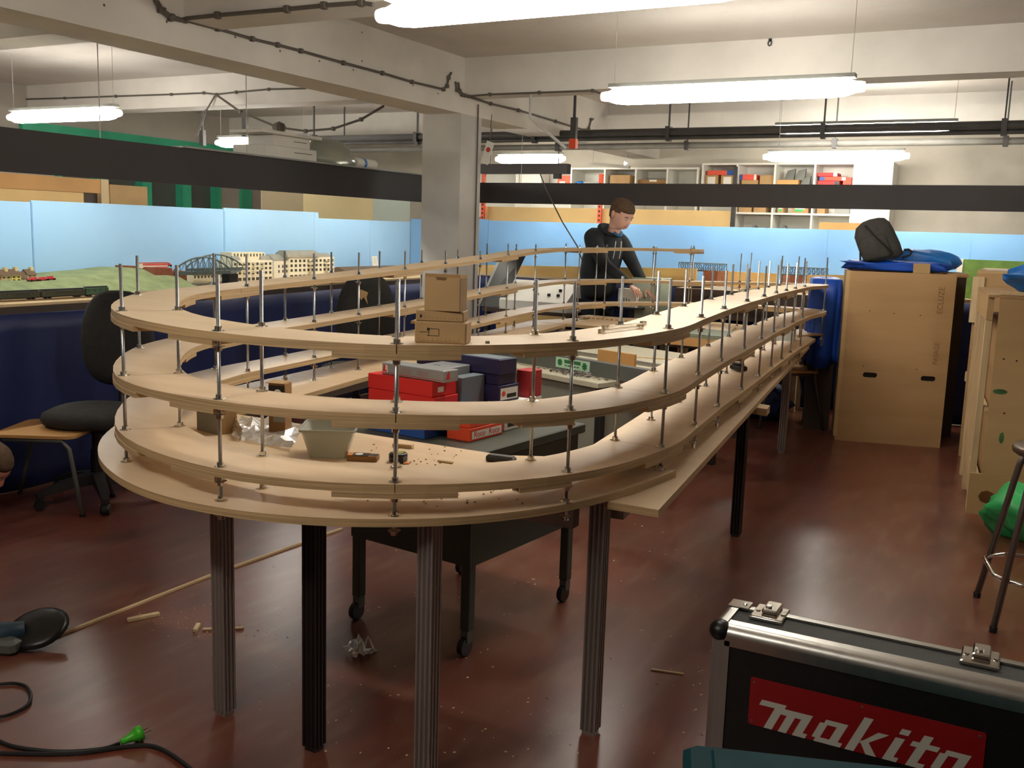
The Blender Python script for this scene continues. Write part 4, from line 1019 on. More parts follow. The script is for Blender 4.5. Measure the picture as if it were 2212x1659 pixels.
# ------------------------------------------------------------------ metal tool case
zt = .43
YC = 2.335; XC0 = onz(1536, 1345, zt).x; XC1 = XC0+.86; DC = .19
cs_ = thing('tool_case', 'black tool case with aluminium edges and a red brand plate', 'tool case', (XC0, YC, 0))
Wc = XC1-XC0; rr = .027
mat('case_black', (24, 21, 20), .45, var=.2, scale=60, bump=.15, bscale=300); mat('case_red', (150, 20, 22), .45, var=.05)
mat('case_grain', (40, 40, 38), .5, var=.25, scale=220, bump=.4, bscale=400)
MB().box((rr, .004, .03), (Wc-rr, .012, zt-rr)).build('front_panel', 'case_black', cs_)
MB().box((rr, DC-.012, .03), (Wc-rr, DC-.004, zt-rr)).build('back_panel', 'case_black', cs_)
MB().box((rr*.6, .02, zt-.014), (Wc-rr*.6, DC-.02, zt-.006)).build('top_panel', 'case_grain', cs_)
MB().box((.004, .02, .03), (.012, DC-.02, zt-.02)).build('side_panel', 'case_grain', cs_); MB().box((Wc-.012, .02, .03), (Wc-.004, DC-.02, zt-.02)).build('side_panel', 'case_grain', cs_)
MB().box((rr, .012, .02), (Wc-rr, DC-.012, .03)).build('bottom_panel', 'case_black', cs_)
def quarter(p0, p1, cdir, r=rr):
    """rounded aluminium edge profile from p0 to p1"""
    p0, p1 = Vector(p0), Vector(p1); t = (p1-p0).normalized(); a, b = Vector(cdir[0]), Vector(cdir[1]); rings = []
    for p in (p0, p1):
        ring = [p + a*(-r) + b*(-r) + (a*math.cos(q)+b*math.sin(q))*r for q in [math.pi/2*k/8 for k in range(9)]]
        ring += [p + a*(-r*1.25) + b*(-.003), p + a*(-r*1.25) + b*(-.006), p+a*(-.006)+b*(-r*1.25), p+a*(-.003)+b*(-r*1.25)]
        ring = [p - (a+b)*r + (a*math.cos(q)+b*math.sin(q))*r for q in [math.pi/2*k/8 for k in range(9)]]
        ring += [p - a*(r*1.9) + b*0, p - a*(r*1.9) - b*.005, p - (a+b)*r*.8, p - a*.005 - b*(r*1.9), p - b*(r*1.9)]
        rings.append(ring)
    mb = MB(); mb.loft(rings, caps=True); return mb
Y0, Z0, X0 = Vector((0, -1, 0)), Vector((0, 0, 1)), Vector((-1, 0, 0))
autosmooth(quarter((rr*1.4, 0, zt), (Wc-rr*1.4, 0, zt), (Y0, Z0)).build('edge_rail', 'aluminium', cs_), 30)
autosmooth(quarter((rr*1.4, DC, zt), (Wc-rr*1.4, DC, zt), (-Y0, Z0), .022).build('edge_rail', 'aluminium', cs_), 30)
autosmooth(quarter((rr*1.4, 0, rr), (Wc-rr*1.4, 0, rr), (Y0, -Z0)).build('edge_rail', 'aluminium', cs_), 30) if False else MB().bbox((rr*1.4, 0, 0), (Wc-rr*1.4, .03, .032), .008).build('edge_rail', 'aluminium', cs_)
MB().bbox((rr*1.4, DC-.03, 0), (Wc-rr*1.4, DC, .032), .008).build('edge_rail', 'aluminium', cs_)
for x, a in ((0, X0), (Wc, -X0)):
    autosmooth(quarter((x, 0, .035), (x, 0, zt-rr*1.4), (Y0, a)).build('corner_rail', 'alu_profile', cs_), 30)
    autosmooth(quarter((x, DC, .035), (x, DC, zt-rr*1.4), (-Y0, a)).build('corner_rail', 'alu_profile', cs_), 30)
    s = 1 if x == 0 else -1
    autosmooth(quarter((x, rr*1.3, zt), (x, DC-rr, zt), (a, Z0), .018).build('end_rail', 'aluminium', cs_), 30)
    for y in (rr*.8, DC-rr*.8):
        for z in (zt-rr*.8, rr*.9):
            mb = MB(); rows = []
            for j in range(1, 8):
                th = math.pi*j/8; rows.append([(x+s*rr*.8+rr*1.12*math.sin(th)*math.cos(q), y+rr*1.12*math.sin(th)*math.sin(q), z+rr*1.02*math.cos(th)) for q in [2*math.pi*k/14 for k in range(14)]])
            mb.loft(rows, caps=True); mb.build('corner_cap', 'plastic_black' if y < .1 else 'aluminium', cs_, smooth=True)
# latches across the top seam
for px in (1675, 2118):
    x = onz(px, 1310 if px < 2000 else 1420, zt).x-XC0
    la = MB(); la.bbox((x-.042, DC*.52, zt-.0055), (x+.042, DC+.006, zt+.004), .003); la.box((x-.042, DC*.50, zt-.004), (x+.042, DC*.52, zt+.002))
    lo = la.build('latch', 'chrome', cs_)
    MB().bbox((x-.018, DC*.66, zt+.0042), (x+.022, DC+.008, zt+.016), .003).build('latch_lever', 'chrome', lo)
    MB().lathe([(.010, zt+.0161), (.010, zt+.02), (.006, zt+.021)], (x-.004, DC*.80, 0), 12).build('key_disc', 'aluminium', lo)
    for s in (-.03, .034): MB().lathe([(.006, zt+.0042), (.005, zt+.007)], (x+s, DC*.75, 0), 10).build('rivet', 'chrome', lo)
co = MB().bbox((.004, DC-.05, zt+.0005), (.06, DC+.002, zt+.004), .0015).build('corner_plate', 'chrome', cs_)
MB().lathe([(.006, zt+.0042), (.004, zt+.0075)], (.045, DC-.025, 0), 10).build('rivet', 'aluminium', co)
# brand plate
pl0, pl1 = ony(1622, 1462, YC), ony(2131, 1592, YC); pb = ony(1627, 1566, YC)
x0, x1, zA, zB = pl0.x-XC0, pl1.x-XC0, pb.z, pl0.z
zA = zB-(zB-zA)*1.0
hgt = zB-zA
def roundrect(x0, x1, z0, z1, r, n=5):
    pts = []
    for cx, cz, a0 in ((x1-r, z1-r, 0), (x0+r, z1-r, 90), (x0+r, z0+r, 180), (x1-r, z0+r, 270)):
        pts += [(cx+r*math.cos(math.radians(a0+90*k/n)), cz+r*math.sin(math.radians(a0+90*k/n))) for k in range(n+1)]
    return pts
mb = MB(); mb.prism(roundrect(x0, x1, zA, zB, .006), -.0025, -.0003); mb.v = [(x, .004+z-.0002, y) for x, y, z in mb.v]
pl = mb.build('brand_plate', 'case_red', cs_)
mat('plate_white', (206, 204, 190), .6, var=.03)
# brand lettering, drawn stroke by stroke as slanted polygons
sh = .42
def glyph(strokes, ox, s, name):
    g = MB()
    for si, poly in enumerate(strokes):
        n = len(poly); pts = [((ox+px*s*XS+py*s*sh), py*s) for px, py in poly]
        vs = [(x0+a, .0010-.00012*si, zA+b) for a, b in pts]+[(x0+a, .0020, zA+b) for a, b in pts]
        g.add(vs, [tuple(range(n)), tuple(range(2*n-1, n-1, -1))]+[(i, (i+1) % n, n+(i+1) % n, n+i) for i in range(n)])
    return g.build(name, 'plate_white', pl)
R = lambda a, b, c, d: [(a, b), (c, b), (c, d), (a, d)]
q = hgt*.62                     # height of the lower-case letters
Wd = x1-x0; u = q
m_ = [R(.0, 0, .22, 1.0), R(.38, 0, .60, .86), R(.76, 0, .98, .86), [(-.42, .80), (.24, .80), (.24, 1.0), (-.42, 1.0)], R(.22, .64, .80, .86), [(.80, .64), (.98, .60), (.98, .80), (.86, .86), (.80, .86)], R(.98, 0, 1.1, .16)]
a_ = [R(.0, .14, .2, .72), R(.1, 0, .62, .18), R(.1, .68, .62, .86), R(.44, 0, .66, .86), R(.66, 0, .78, .16)]
k_ = [R(.0, 0, .22, 1.28), [(.22, .34), (.50, .86), (.76, .86), (.40, .40)], [(.22, .42), (.36, .52), (.78, 0), (.52, 0)]]
i_ = [R(.0, 0, .22, .86), R(.02, 1.0, .24, 1.2), R(.22, 0, .34, .16)]
t_ = [R(.1, 0, .32, 1.16), R(-.06, .70, .58, .88), R(.32, 0, .50, .17)]
ox = 0.0
ox = .075*Wd; XS = 1.28
for st_, adv in ((m_, 1.22), (a_, .9), (k_, .92), (i_, .46), (t_, .64), (a_, .9)):
    glyph(st_, ox, u*.93, 'brand_letter'); ox += adv*u*.93*XS
for fx, fz in ((.018, .90), (.5, .93), (.975, .91), (.018, .08), (.975, .08)):
    MB().lathe([(.0035, .0016), (.0025, .0004)], (x0+Wd*fx, 0, zA+hgt*fz), 10, axis='y').build('rivet', 'steel_grey', pl)
# teal plastic case in front
mat('teal', (12, 58, 66), .65, var=.1, scale=20, spec=.15)
tt = .36; pA = onz(1538, 1606, tt); pB = onz(1960, 1652, tt)
tc_ = thing('teal_tool_box', 'teal plastic tool box lid in front of the black tool case', 'tool box', (pA.x, pA.y-.16, 0), math.atan2(pB.y-pA.y, pB.x-pA.x))
MB().bbox((0, -.02, .0), (.85, .14, tt-.05), .012).build('body', 'teal', tc_); MB().bbox((-.006, -.03, tt-.049), (.856, .15, tt), .014).build('lid', 'teal', tc_)
MB().bbox((.05, -.0, tt+.0005), (.8, .12, tt+.008), .004).build('lid_panel', 'teal', tc_); MB().bbox((.0, -.045, tt-.09), (.045, -.0305, tt-.01), .004).build('latch', 'plastic_black', tc_)
# ================================================================== things on and inside the helix
rnd = random.Random(11)
def boxthing(name, label, cat, P0, P1, depth, z0, h, m, mtop=None, group=None, inset=.0, lid=None, ends=None):
    """carton whose front-bottom edge runs P0->P1 (points on the support), extending backwards by depth"""
    P0, P1 = Vector(P0), Vector(P1); e = P1-P0; w = math.hypot(e.x, e.y); rz = math.atan2(e.y, e.x)
    t = thing(name, label, cat, (P0.x, P0.y, z0), rz, group)
    MB().bbox((0, 0, 0), (w, depth, h), min(.003, h*.08)).build('body', m, t)
    if mtop: MB().box((.002, .002, h), (w-.002, depth-.002, h+.0008)).build('top_sheet', mtop, t)
    return t, w
ZB = zb+.0005
# ---- cardboard boxes stacked on the top turn
Z3z = 1.25*K+.0015
P0, P1 = onz(889, 741, Z3z), onz(1001, 746, Z3z)
P0 += Vector((0, .012, 0)); P1 += Vector((0, .012, 0))
t, w = boxthing('cardboard_box', 'long low cardboard box with a printed drawing on the top turn of the helix', 'box', P0, P1, .075, Z3z, .052, 'card')
MB().box((-.012, .01, .044), (-.0005, .07, .05)).build('open_flap', 'card_dark', t)
# printed drawing: a small coupling outline and a ruler
pr = [(.018, .030, .018, .046), (.030, .018, .034, .0195), (.034, .018, .058, .0192), (.034, .034, .058, .0352), (.058, .018, .0592, .0352), (.034, .018, .0352, .0352), (.012, .026, .034, .0272), (.030, .030, .036, .037)]
for a, b, c, d in pr[1:]: MB().box((a, -.0006, b), (c, -.0001, d)).build('print_line', 'ink', t)
for k in range(10): MB().box((.012+k*.0105, -.0006, .006), (.0126+k*.0105, -.0001, .013 if k % 2 else .011)).build('print_tick', 'ink_wood', t)
MB().box((.012, -.0006, .0052), (.108, -.0001, .0059)).build('print_line', 'ink_wood', t)
rz = t.rotation_euler.z; T = Matrix.Translation(t.location) @ Matrix.Rotation(rz, 4, 'Z')
o, w2 = boxthing('cardboard_box', 'flat cardboard box with a printed ruler between two other cartons', 'box', T @ Vector((.002, .002, 0)), T @ Vector((w-.008, .002, 0)), .07, Z3z+.0525, .025, 'card')
for k in range(9): MB().box((.022+k*.0095, -.0006, .006), (.0226+k*.0095, -.0001, .011)).build('print_tick', 'ink_wood', o)
MB().box((.010, -.0006, .008), (.015, -.0001, .015)).build('print_mark', 'ink', o)
P = T @ Vector((.022, .004, 0)); c = thing('cardboard_box', 'tall torn open cardboard box on top of the helix carton stack', 'box', (P.x, P.y, Z3z+.078), rz-.12)
wt, dt, ht = .086, .062, .084
for nm, a, b in (('front_side', (0, 0, 0), (wt, .002, ht-.005)), ('back_side', (0, dt-.002, 0), (wt, dt, ht)), ('left_side', (-.0005, .0022, 0), (.0017, dt-.0022, ht)), ('right_side', (wt-.0017, .0022, 0), (wt+.0005, dt-.0022, ht-.006)), ('bottom', (.002, .0022, 0), (wt-.002, dt-.0022, .002))):
    MB().box(a, b).build(nm, 'card' if nm != 'left_side' else 'card', c)
MB().add([(0, 0, ht-.006), (wt*.3, 0, ht-.004), (wt*.35, 0, ht-.012), (wt*.6, 0, ht-.012), (wt*.65, 0, ht-.005), (wt, 0, ht-.008), (wt, .0025, ht+.002), (0, .0025, ht+.003)], [(0, 1, 2, 3, 4, 5, 6, 7)]).build('torn_edge', 'card_dark', c)
# ---- two wrenches
def wrench(name, label, a, b, z):
    a, b = Vector(a), Vector(b); e = b-a; L = math.hypot(e.x, e.y); t = thing(name, label, 'wrench', (a.x, a.y, z), math.atan2(e.y, e.x))
    MB().loft([[(x, -w_, .004), (x, w_, .004), (x, w_, .009), (x, -w_, .009)] for x, w_ in ((.012, .004), (.03, .0035), (L-.03, .0035), (L-.012, .004))], caps=True).build('shaft', 'chrome', t)
    hp = [(.011*math.cos(q), .011*math.sin(q)) for q in [math.radians(d) for d in range(45, 316, 30)]] + [(-.0, -.004), (-.002, .004)]
    hp = [(.011*math.cos(math.radians(d)), .011*math.sin(math.radians(d))) for d in range(-150, 151, 25)] + [(-.002, .004), (.003, .0), (-.002, -.004)]
    MB().prism([(x+.004, y) for x, y in hp], .001, .012).build('open_jaw', 'chrome', t)
    mb = MB(); 
    ro_, ri = .011, .006
    rows = [[(L-.006+r*math.cos(q), r*math.sin(q), z_) for q in [2*math.pi*k/14 for k in range(14)]] for r, z_ in ((ri, .001), (ro_, .001), (ro_, .013), (ri, .013), (ri, .001))]
    mb.loft(rows); mb.build('ring_end', 'chrome', t)
    return t
wrench('combination_wrench', 'shiny combination wrench lying on the top turn, outer one of two', onz(1298, 722, Z3z), onz(1385, 712, Z3z), Z3z+.001)
wrench('combination_wrench', 'shiny combination wrench lying on the top turn, inner one of two', onz(1306, 713, Z3z), onz(1392, 704, Z3z), Z3z+.001)
t = thing('hex_nut', 'single loose nut lying on the top turn near the cartons', 'nut', onz(1053, 742, Z3z)); MB().prism([(.006*math.cos(math.pi/3*k), .006*math.sin(math.pi/3*k)) for k in range(6)], 0, .006).build('body', 'steel_tube', t)
# ---- on the base board inside the front arc
p = onz(690, 988, ZB)
tub = thing('plastic_tub', 'empty translucent square plastic tub on the helix base', 'tub', (p.x, p.y+.05, ZB), math.radians(32))
mat('tub_plastic', (196, 198, 184), .35, var=.06, scale=6, trans=.35)
hb, ht_, hh = .055, .080, .090
def sq(h, z): 
    r = .012; return [(x, y, z) for x, y in roundrect(-h, h, -h, h, r, 3)]
MB().loft([sq(hb, .0), sq(ht_, hh), sq(ht_+.004, hh), sq(ht_+.004, hh-.006), sq(ht_-.0025, hh-.006), sq(hb-.002, .003)], caps=True).build('shell', 'tub_plastic', tub)
p = onz(598, 936, ZB)
t = thing('cardboard_carton', 'upright brown carton with a black label and round white mark', 'box', (p.x, p.y, ZB), math.radians(14))
MB().bbox((-.03, 0, 0), (.03, .05, .168), .002).build('body', 'card_dark', t); MB().box((-.029, -.0008, .115), (.029, -.0001, .160)).build('black_label', 'plastic_black', t); MB().lathe([(.013, -.0016), (.013, -.0009)], (.004, 0, .135), 20, axis='y').build('white_mark', 'label_white', t); MB().lathe([(.006, -.0022), (.006, -.0017)], (.004, 0, .135), 16, axis='y').build('dark_mark', 'steel_grey', t)
MB().box((-.012, -.0008, .038), (.029, -.0001, .078)).build('paper_label', 'plastic_grey', t); MB().box((-.036, -.012, .1682), (.028, .05, .1702)).build('flap', 'card', t)
p = onz(428, 940, ZB)
t = thing('open_carton', 'torn grey-lined carton lying open beside the plastic film', 'box', (p.x-.01, p.y+.05, ZB), math.radians(-12)); t.scale = (1.15, 1.15, 1.2)
for a, b, m in (((-.05, 0, 0), (.05, .003, .07), 'plastic_grey'), ((-.05, .06, 0), (.05, .063, .085), 'card_dark'), ((-.053, .0, 0), (-.0502, .063, .08), 'card_dark'), ((.0502, .0, 0), (.053, .063, .075), 'card'), ((-.05, .0032, 0), (.05, .0598, .003), 'card_dark')): MB().box(a, b).build('panel', m, t)
mat('film', (206, 200, 188), .3, var=.05, trans=.7, bump=.3, bscale=20)
def crumple(name, label, pts, m, seed, amp=.012, n=9):
    r = random.Random(seed); a, b, c, d = [Vector(q) for q in pts]; mb = MB(); vs = []
    for j in range(n+1):
        for i in range(n+1):
            u_, v_ = i/n, j/n; p = a.lerp(b, u_).lerp(d.lerp(c, u_), v_); vs.append((p.x+r.uniform(-.004, .004), p.y+r.uniform(-.004, .004), p.z+.002+abs(r.gauss(0, amp))))
    mb.add(vs, [(j*(n+1)+i, j*(n+1)+i+1, (j+1)*(n+1)+i+1, (j+1)*(n+1)+i) for j in range(n) for i in range(n)])
    return tag(mb.build(name, m), label, 'plastic film')
crumple('plastic_film', 'crumpled clear plastic film on the helix base beside the tub', [onz(x, y, ZB) for x, y in ((500, 950), (628, 975), (660, 925), (520, 905))], 'film', 3)
p = onz(470, 930, ZB+.0)
crumple('plastic_wrap', 'upright sheet of clear plastic wrap by the torn carton', [onz(474, 905, ZB), onz(520, 955, ZB), onz(520, 955, ZB)+Vector((-.02, .03, .03)), onz(474, 905, ZB)+Vector((-.01, .02, .09))], 'film', 5, .004)
def baseitem(px, py, rzd): p = onz(px, py, ZB); return (p.x, p.y, ZB), math.radians(rzd)
l, r = baseitem(782, 996, 24); t = thing('drill_bit_box', 'flat black and orange retail box with a round white mark near the tub', 'box', l, r)
mat('orange_box', (224, 140, 60), .5)
MB().bbox((-.045, -.005, 0), (.045, .035, .016), .001).build('body', 'card_dark', t); MB().box((-.045, -.005, .0162), (.02, .035, .017)).build('black_print', 'plastic_black', t); MB().box((-.045, -.005, .0171), (-.03, .035, .0176)).build('orange_print', 'orange_box', t); MB().lathe([(.012, .0171), (.012, .018)], (-.012, .015, 0), 18).build('white_mark', 'label_white', t); MB().box((.022, .0, .0162), (.044, .03, .017)).build('window', 'plastic_dark', t)
l, r = baseitem(852, 1000, 10); t = thing('tape_measure', 'black tape measure with yellow ring next to the black and orange box', 'tape measure', l, r)
MB().lathe([(.024, 0), (.028, .003), (.028, .022), (.024, .026)], (0, .026, 0), 18).build('case', 'plastic_black', t, smooth=True); MB().box((0, .0, 0), (.028, .026, .02)).build('nose', 'plastic_black', t); MB().lathe([(.018, .0262), (.018, .0275)], (0, .026, 0), 18).build('dial', mat('dial', (150, 150, 60), .5), t); MB().box((.0285, .0, .001), (.045, .016, .003)).build('blade_tip', 'orange_box', t)
l, r = baseitem(870, 968, 12); t = thing('wood_block', 'small plywood offcut block behind the tape measure', 'wood', l, r); MB().bbox((-.035, 0, 0), (.03, .02, .013), .001).build('block', 'ply', t); MB().box((-.035, -.0006, .003), (.03, -.0001, .010)).build('ply_layers', 'ply_edge', t)
l, r = baseitem(1078, 1000, 6); t = thing('plastic_case', 'flat dark grey plastic case with faint lettering on the helix base', 'case', l, r); MB().bbox((-.045, 0, 0), (.045, .03, .018), .003).build('body', 'plastic_dark', t); MB().bbox((-.04, .004, .018), (.04, .026, .021), .001).build('lid', 'steel_grey', t)
l, r = baseitem(960, 1000, 3); t = thing('wood_strip', 'short wooden strip lying flat on the helix base', 'wood', l, r); MB().bbox((-.025, 0, 0), (.025, .012, .006), .001).build('strip', 'pine', t)
# sawdust crumbs
mb = MB()
for _ in range(70):
    p = onz(rnd.uniform(800, 1020), rnd.uniform(960, 1005), ZB) if rnd.random() < .5 else onz(rnd.uniform(780, 1130), rnd.uniform(1050, 1095), ZB)
    s = rnd.uniform(.001, .0025); mb.box((p.x-s, p.y-s, ZB), (p.x+s, p.y+s*.6, ZB+s))
o = mb.build('sawdust_crumbs', 'card_dark', ); o['kind'] = 'stuff'; tag(o, 'scattered wood crumbs on the helix base board', 'sawdust')
# ---- on the right straight
z1r = .852*K+.001
p = onz(1595, 800, z1r); t = thing('tool_battery', 'black cordless tool battery on the lowest turn of the helix', 'battery', p, math.radians(-40))
MB().bbox((-.05, -.02, 0), (.05, .02, .026), .006).build('body', 'plastic_black', t); MB().bbox((-.04, -.015, .026), (.03, .015, .036), .004).build('terminal_block', 'plastic_dark', t)
zs_ = zb+.001
pts = [onz(x, y, zs_+.013) for x, y in ((1688, 713), (1722, 724), (1780, 721), (1771, 713), (1740, 711), (1700, 706))]
t = thing('plywood_offcut', 'pointed plywood offcut lying on the far end of the helix base', 'wood', (pts[0].x, pts[0].y, zs_))
MB().prism([(p.x, p.y) for p in pts], zs_, zs_+.012, 0, 1).build('sheet', ['ply', 'ply_edge'], t, world=True)
p = onz(1755, 711, zs_+.013); t = thing('wood_offcut', 'yellowish wood board with a dark clip standing on the plywood offcut', 'wood', (p.x, p.y, zs_+.0125), math.radians(-8))
MB().bbox((-.09, 0, 0), (.09, .02, .05), .002).build('board', 'plywood_brown', t); MB().box((.02, -.004, .005), (.045, -.0005, .035)).build('clip', 'steel_grey', t)
p = onz(1716, 710, zs_+.013); t = thing('black_clamp', 'small black clamp with a shiny top on the plywood offcut', 'clamp', (p.x, p.y, zs_+.0125), .3)
MB().bbox((-.03, -.012, 0), (.03, .012, .02), .004).build('body', 'plastic_black', t); MB().bbox((-.012, -.01, .02), (.022, .01, .034), .004).build('shiny_top', 'chrome', t)
p = onz(1750, 692, .80); t = thing('white_carton', 'pale flat box behind the yellowish board at the helix end', 'box', (-1.50, 6.78, zs_), .1); MB().bbox((-.07, -.05, 0), (.07, .05, .09), .002).build('body', 'plastic_grey', t)
# plywood sheets piled at the far end inside the turns
t = thing('plywood_sheet', 'large plywood sheet lying at the far end of the helix base', 'wood', (-2.5, 7.0, zs_), math.radians(8)); MB().box((-.6, -.18, 0), (.55, .3, .012)).build('sheet', ['ply'], t)
mb = MB()
p = onz(1310, 681, zb+.02); t = thing('sawn_sheet', 'dark edged sawn plywood sheet resting on the far base board', 'wood', (-3.0, 7.25, zs_+.0125), math.radians(-6)); MB().box((-.25, -.06, 0), (.35, .12, .01)).build('sheet', 'ply', t)
for k in range(14): MB().box((-.24+k*.042, -.068, .0), (-.215+k*.042, -.0605, .008)).build('saw_tooth', 'card_dark', t)
t = thing('acrylic_sheet', 'stack of pale green acrylic sheets lying inside the far turns', 'sheet', (-1.95, 6.62, zb-.02), math.radians(-6))
for k in range(3): MB().box((-.30+.03*k, -.16-.01*k, .02+.014*k), (.22-.02*k, .16, .031+.014*k)).build('sheet', 'glass_sheet', t)
for x in (-.26, .18): MB().box((x-.02, -.15, -.66), (x+.02, .15, .0195)).build('support', 'dark_brown', t) if False else None
tb = thing('low_table', 'low dark table inside the far end of the helix', 'table', (-1.95, 6.62, 0), math.radians(-6))
MB().box((-.42, -.2, .66), (.2, .2, zb-.001-.0)).build('tabletop', 'plywood_brown', tb)
for x in (-.36, .15):
    for y in (-.15, .15): MB().box((x-.02, y-.02, 0), (x+.02, y+.02, .66)).build('leg', 'dark_brown', tb)
# ---- metal cart inside the front end
ZC = .695
ca, cb, cc = Vector((-2.065, 2.70, 0)), Vector((-1.535, 2.64, 0)), None
e = cb-ca; rzk = math.atan2(e.y, e.x); Wk, Dk = .53, .66
cart = thing('metal_cart', 'dark green-grey metal cart on casters under the stacked model boxes', 'cart', ca, rzk)
MB().bbox((-.02, -.02, ZC-.035), (Wk+.02, Dk+.02, ZC), .004).build('top', 'cart_green', cart)
MB().box((.0, .0, ZC-.385), (Wk, .012, ZC-.036)).build('apron', 'cart_green', cart); MB().box((Wk-.012, .013, ZC-.385), (Wk, Dk-.013, ZC-.036)).build('apron', 'cart_green', cart); MB().box((0, .013, ZC-.385), (.012, Dk-.013, ZC-.036)).build('apron', 'cart_green', cart); MB().box((0, Dk-.012, ZC-.385), (Wk, Dk, ZC-.036)).build('apron', 'cart_green', cart)
MB().box((.01, .01, .36), (Wk-.01, Dk-.01, .38)).build('lower_shelf', 'cart_green', cart) if False else None
for x in (.02, Wk-.02):
    for y in (.02, Dk-.02):
        lg = MB().bbox((x-.018, y-.018, .085), (x+.018, y+.018, ZC-.036), .003).build('leg', 'cart_green', cart)
        cs2 = MB().box((x-.014, y-.016, .045), (x+.014, y+.016, .0845)).build('caster_fork', 'steel_grey', lg)
        MB().lathe([(.03, -.011), (.0325, -.008), (.0325, .008), (.03, .011)], (x, y-.012, .0325), 16, axis='x').build('caster_wheel', 'plastic_black', lg)
MK = Matrix.Translation(ca) @ Matrix.Rotation(rzk, 4, 'Z')
def ck(x, y): return MK @ Vector((x, y, 0))
mat('box_red', (206, 32, 30), .5, var=.05, scale=4); mat('box_blue', (40, 84, 160), .5, var=.06, scale=4); mat('box_silver', (150, 152, 152), .35, .3, var=.06); mat('box_greyblue', (104, 114, 120), .5, var=.05); mat('box_navy', (38, 34, 70), .45, var=.08); mat('box_orange', (222, 76, 44), .5, var=.05); mat('box_darkred', (168, 40, 40), .5); mat('dark_panel', (54, 50, 46), .5, var=.1)
def stk(name, label, x, y, w, d, z, h, m, r=0, lidline=False, mt=None, group='model train boxes on the cart'):
    p = ck(x, y); t = thing(name, label, 'box', (p.x, p.y, z), rzk+math.radians(r), group)
    if lidline:
        MB().bbox((.001, .001, 0), (w-.001, d-.001, h*.5-.0004), .002).build('base', m, t); MB().bbox((0, 0, h*.5), (w, d, h), .002).build('lid', m, t)
    else: MB().bbox((0, 0, 0), (w, d, h), .002).build('body', m, t)
    return t
z = ZC+.0005
b1 = stk('model_box', 'blue model box lying lowest on the cart front', .03, .045, .26, .20, z, .042, 'box_blue')
MB().box((.02, -.0008, .026), (.075, -.0001, .038)).build('red_print', 'box_darkred', b1)
b2 = stk('model_box', 'long red model box resting on the blue one', .022, .055, .31, .13, z+.043, .05, 'box_red'); MB().box((.3102, .03, .012), (.3108, .06, .035)).build('white_label', 'label_white', b2)
b3 = stk('model_box', 'long red model box in the middle of the red stack', .022, .058, .30, .13, z+.094, .05, 'box_red')
b4 = stk('model_box', 'long red model box topmost of the red stack', .018, .060, .295, .13, z+.145, .052, 'box_red', -1); MB().box((.2952, .03, .014), (.2958, .06, .032)).build('white_label', 'label_white', b4)
b5 = stk('model_box', 'long silver model box with red corner logo on the red boxes', .07, .075, .285, .075, z+.198, .04, 'box_silver', -2)
for x in (.004,): MB().add([(x, -.0008, .008), (x+.026, -.0008, .008), (x+.022, -.0008, .034), (x+.012, -.0008, .034)], [(0, 1, 2, 3)]).build('logo_patch', 'label_white', b5)
MB().add([(.006, -.0012, .010), (.026, -.0012, .010), (.024, -.0012, .016), (.017, -.0012, .016), (.018, -.0012, .033), (.012, -.0012, .033)], [(0, 1, 2, 3, 4, 5)]).build('red_logo', 'box_red', b5)
MB().box((0, -.0008, .006), (.285, -.0001, .0075)).build('red_line', 'box_red', b5)
MB().add([(.2852, .010, .010), (.2852, .030, .010), (.2852, .028, .034), (.2852, .018, .034)], [(0, 1, 2, 3)]).build('red_logo', 'box_red', b5)
for k in range(3):
    for xx in (.09, .165): MB().box((xx, -.0008, .026-k*.006), (xx+.05, -.0001, .0268-k*.006)).build('print_line', 'box_darkred', b5)
b6 = stk('model_box', 'grey-blue model box standing behind the red stack', .275, .20, .05, .135, z+.043, .155, 'box_greyblue')
b6b = stk('model_box', 'silver model box with a small print behind the long silver one', .13, .205, .13, .13, z, .225, 'box_silver')
MB().box((.04, .03, .2252), (.07, .034, .2258)).build('print_mark', 'ink', b6b)
b7 = stk('model_box', 'orange model box lowest on the right of the cart', .332, .115, .10, .19, z, .045, 'box_orange'); 
b8 = stk('model_box', 'second orange model box on the lowest orange one', .332, .118, .098, .19, z+.0455, .042, 'box_orange')
for b_, zz_ in ((b7, .012),):
    MB().box((.1002, .01, .008), (.1008, .18, .034)).build('white_label', 'label_white', b_)
    for yy in (.02, .105): text_mesh('label_text', 'Roco', .03, 'box_red', b_, frame((.1009, yy, .013), (0, 1, 0), (0, 0, 1)), .0003)
b9 = stk('model_box', 'flat blue and white model box beside the grey-blue one', .335, .13, .05, .14, z+.088, .014, 'box_blue')
b10 = stk('model_box', 'small white labelled model box at the back of the cart', .335, .345, .075, .24, z, .05, 'label_white'); MB().box((.0752, .02, .012), (.0758, .1, .03)).build('picture_label', 'dark_panel', b10)
b11 = stk('model_box', 'white labelled model box with a dark picture on the cart back', .335, .345, .075, .24, z+.0505, .05, 'label_white'); MB().box((.0752, .02, .012), (.0758, .1, .03)).build('picture_label', 'dark_panel', b11)
b12 = stk('model_box', 'navy model box with a white end label and orange dot', .12, .345, .27, .12, z+.101, .06, 'box_navy', -2); MB().box((.2702, .008, .008), (.2708, .11, .05)).build('end_label', 'label_white', b12); MB().lathe([(.010, .2712), (.010, .2718)], (0, .025, .03), 16, axis='x').build('orange_dot', 'box_orange', b12); MB().box((.2712, .045, .014), (.2718, .1, .028)).build('picture', 'ink', b12)
for zz_ in (z,): 
    bb = stk('model_box', 'plain navy model box under the labelled navy one', .12, .35, .205, .12, z, .1, 'box_navy')
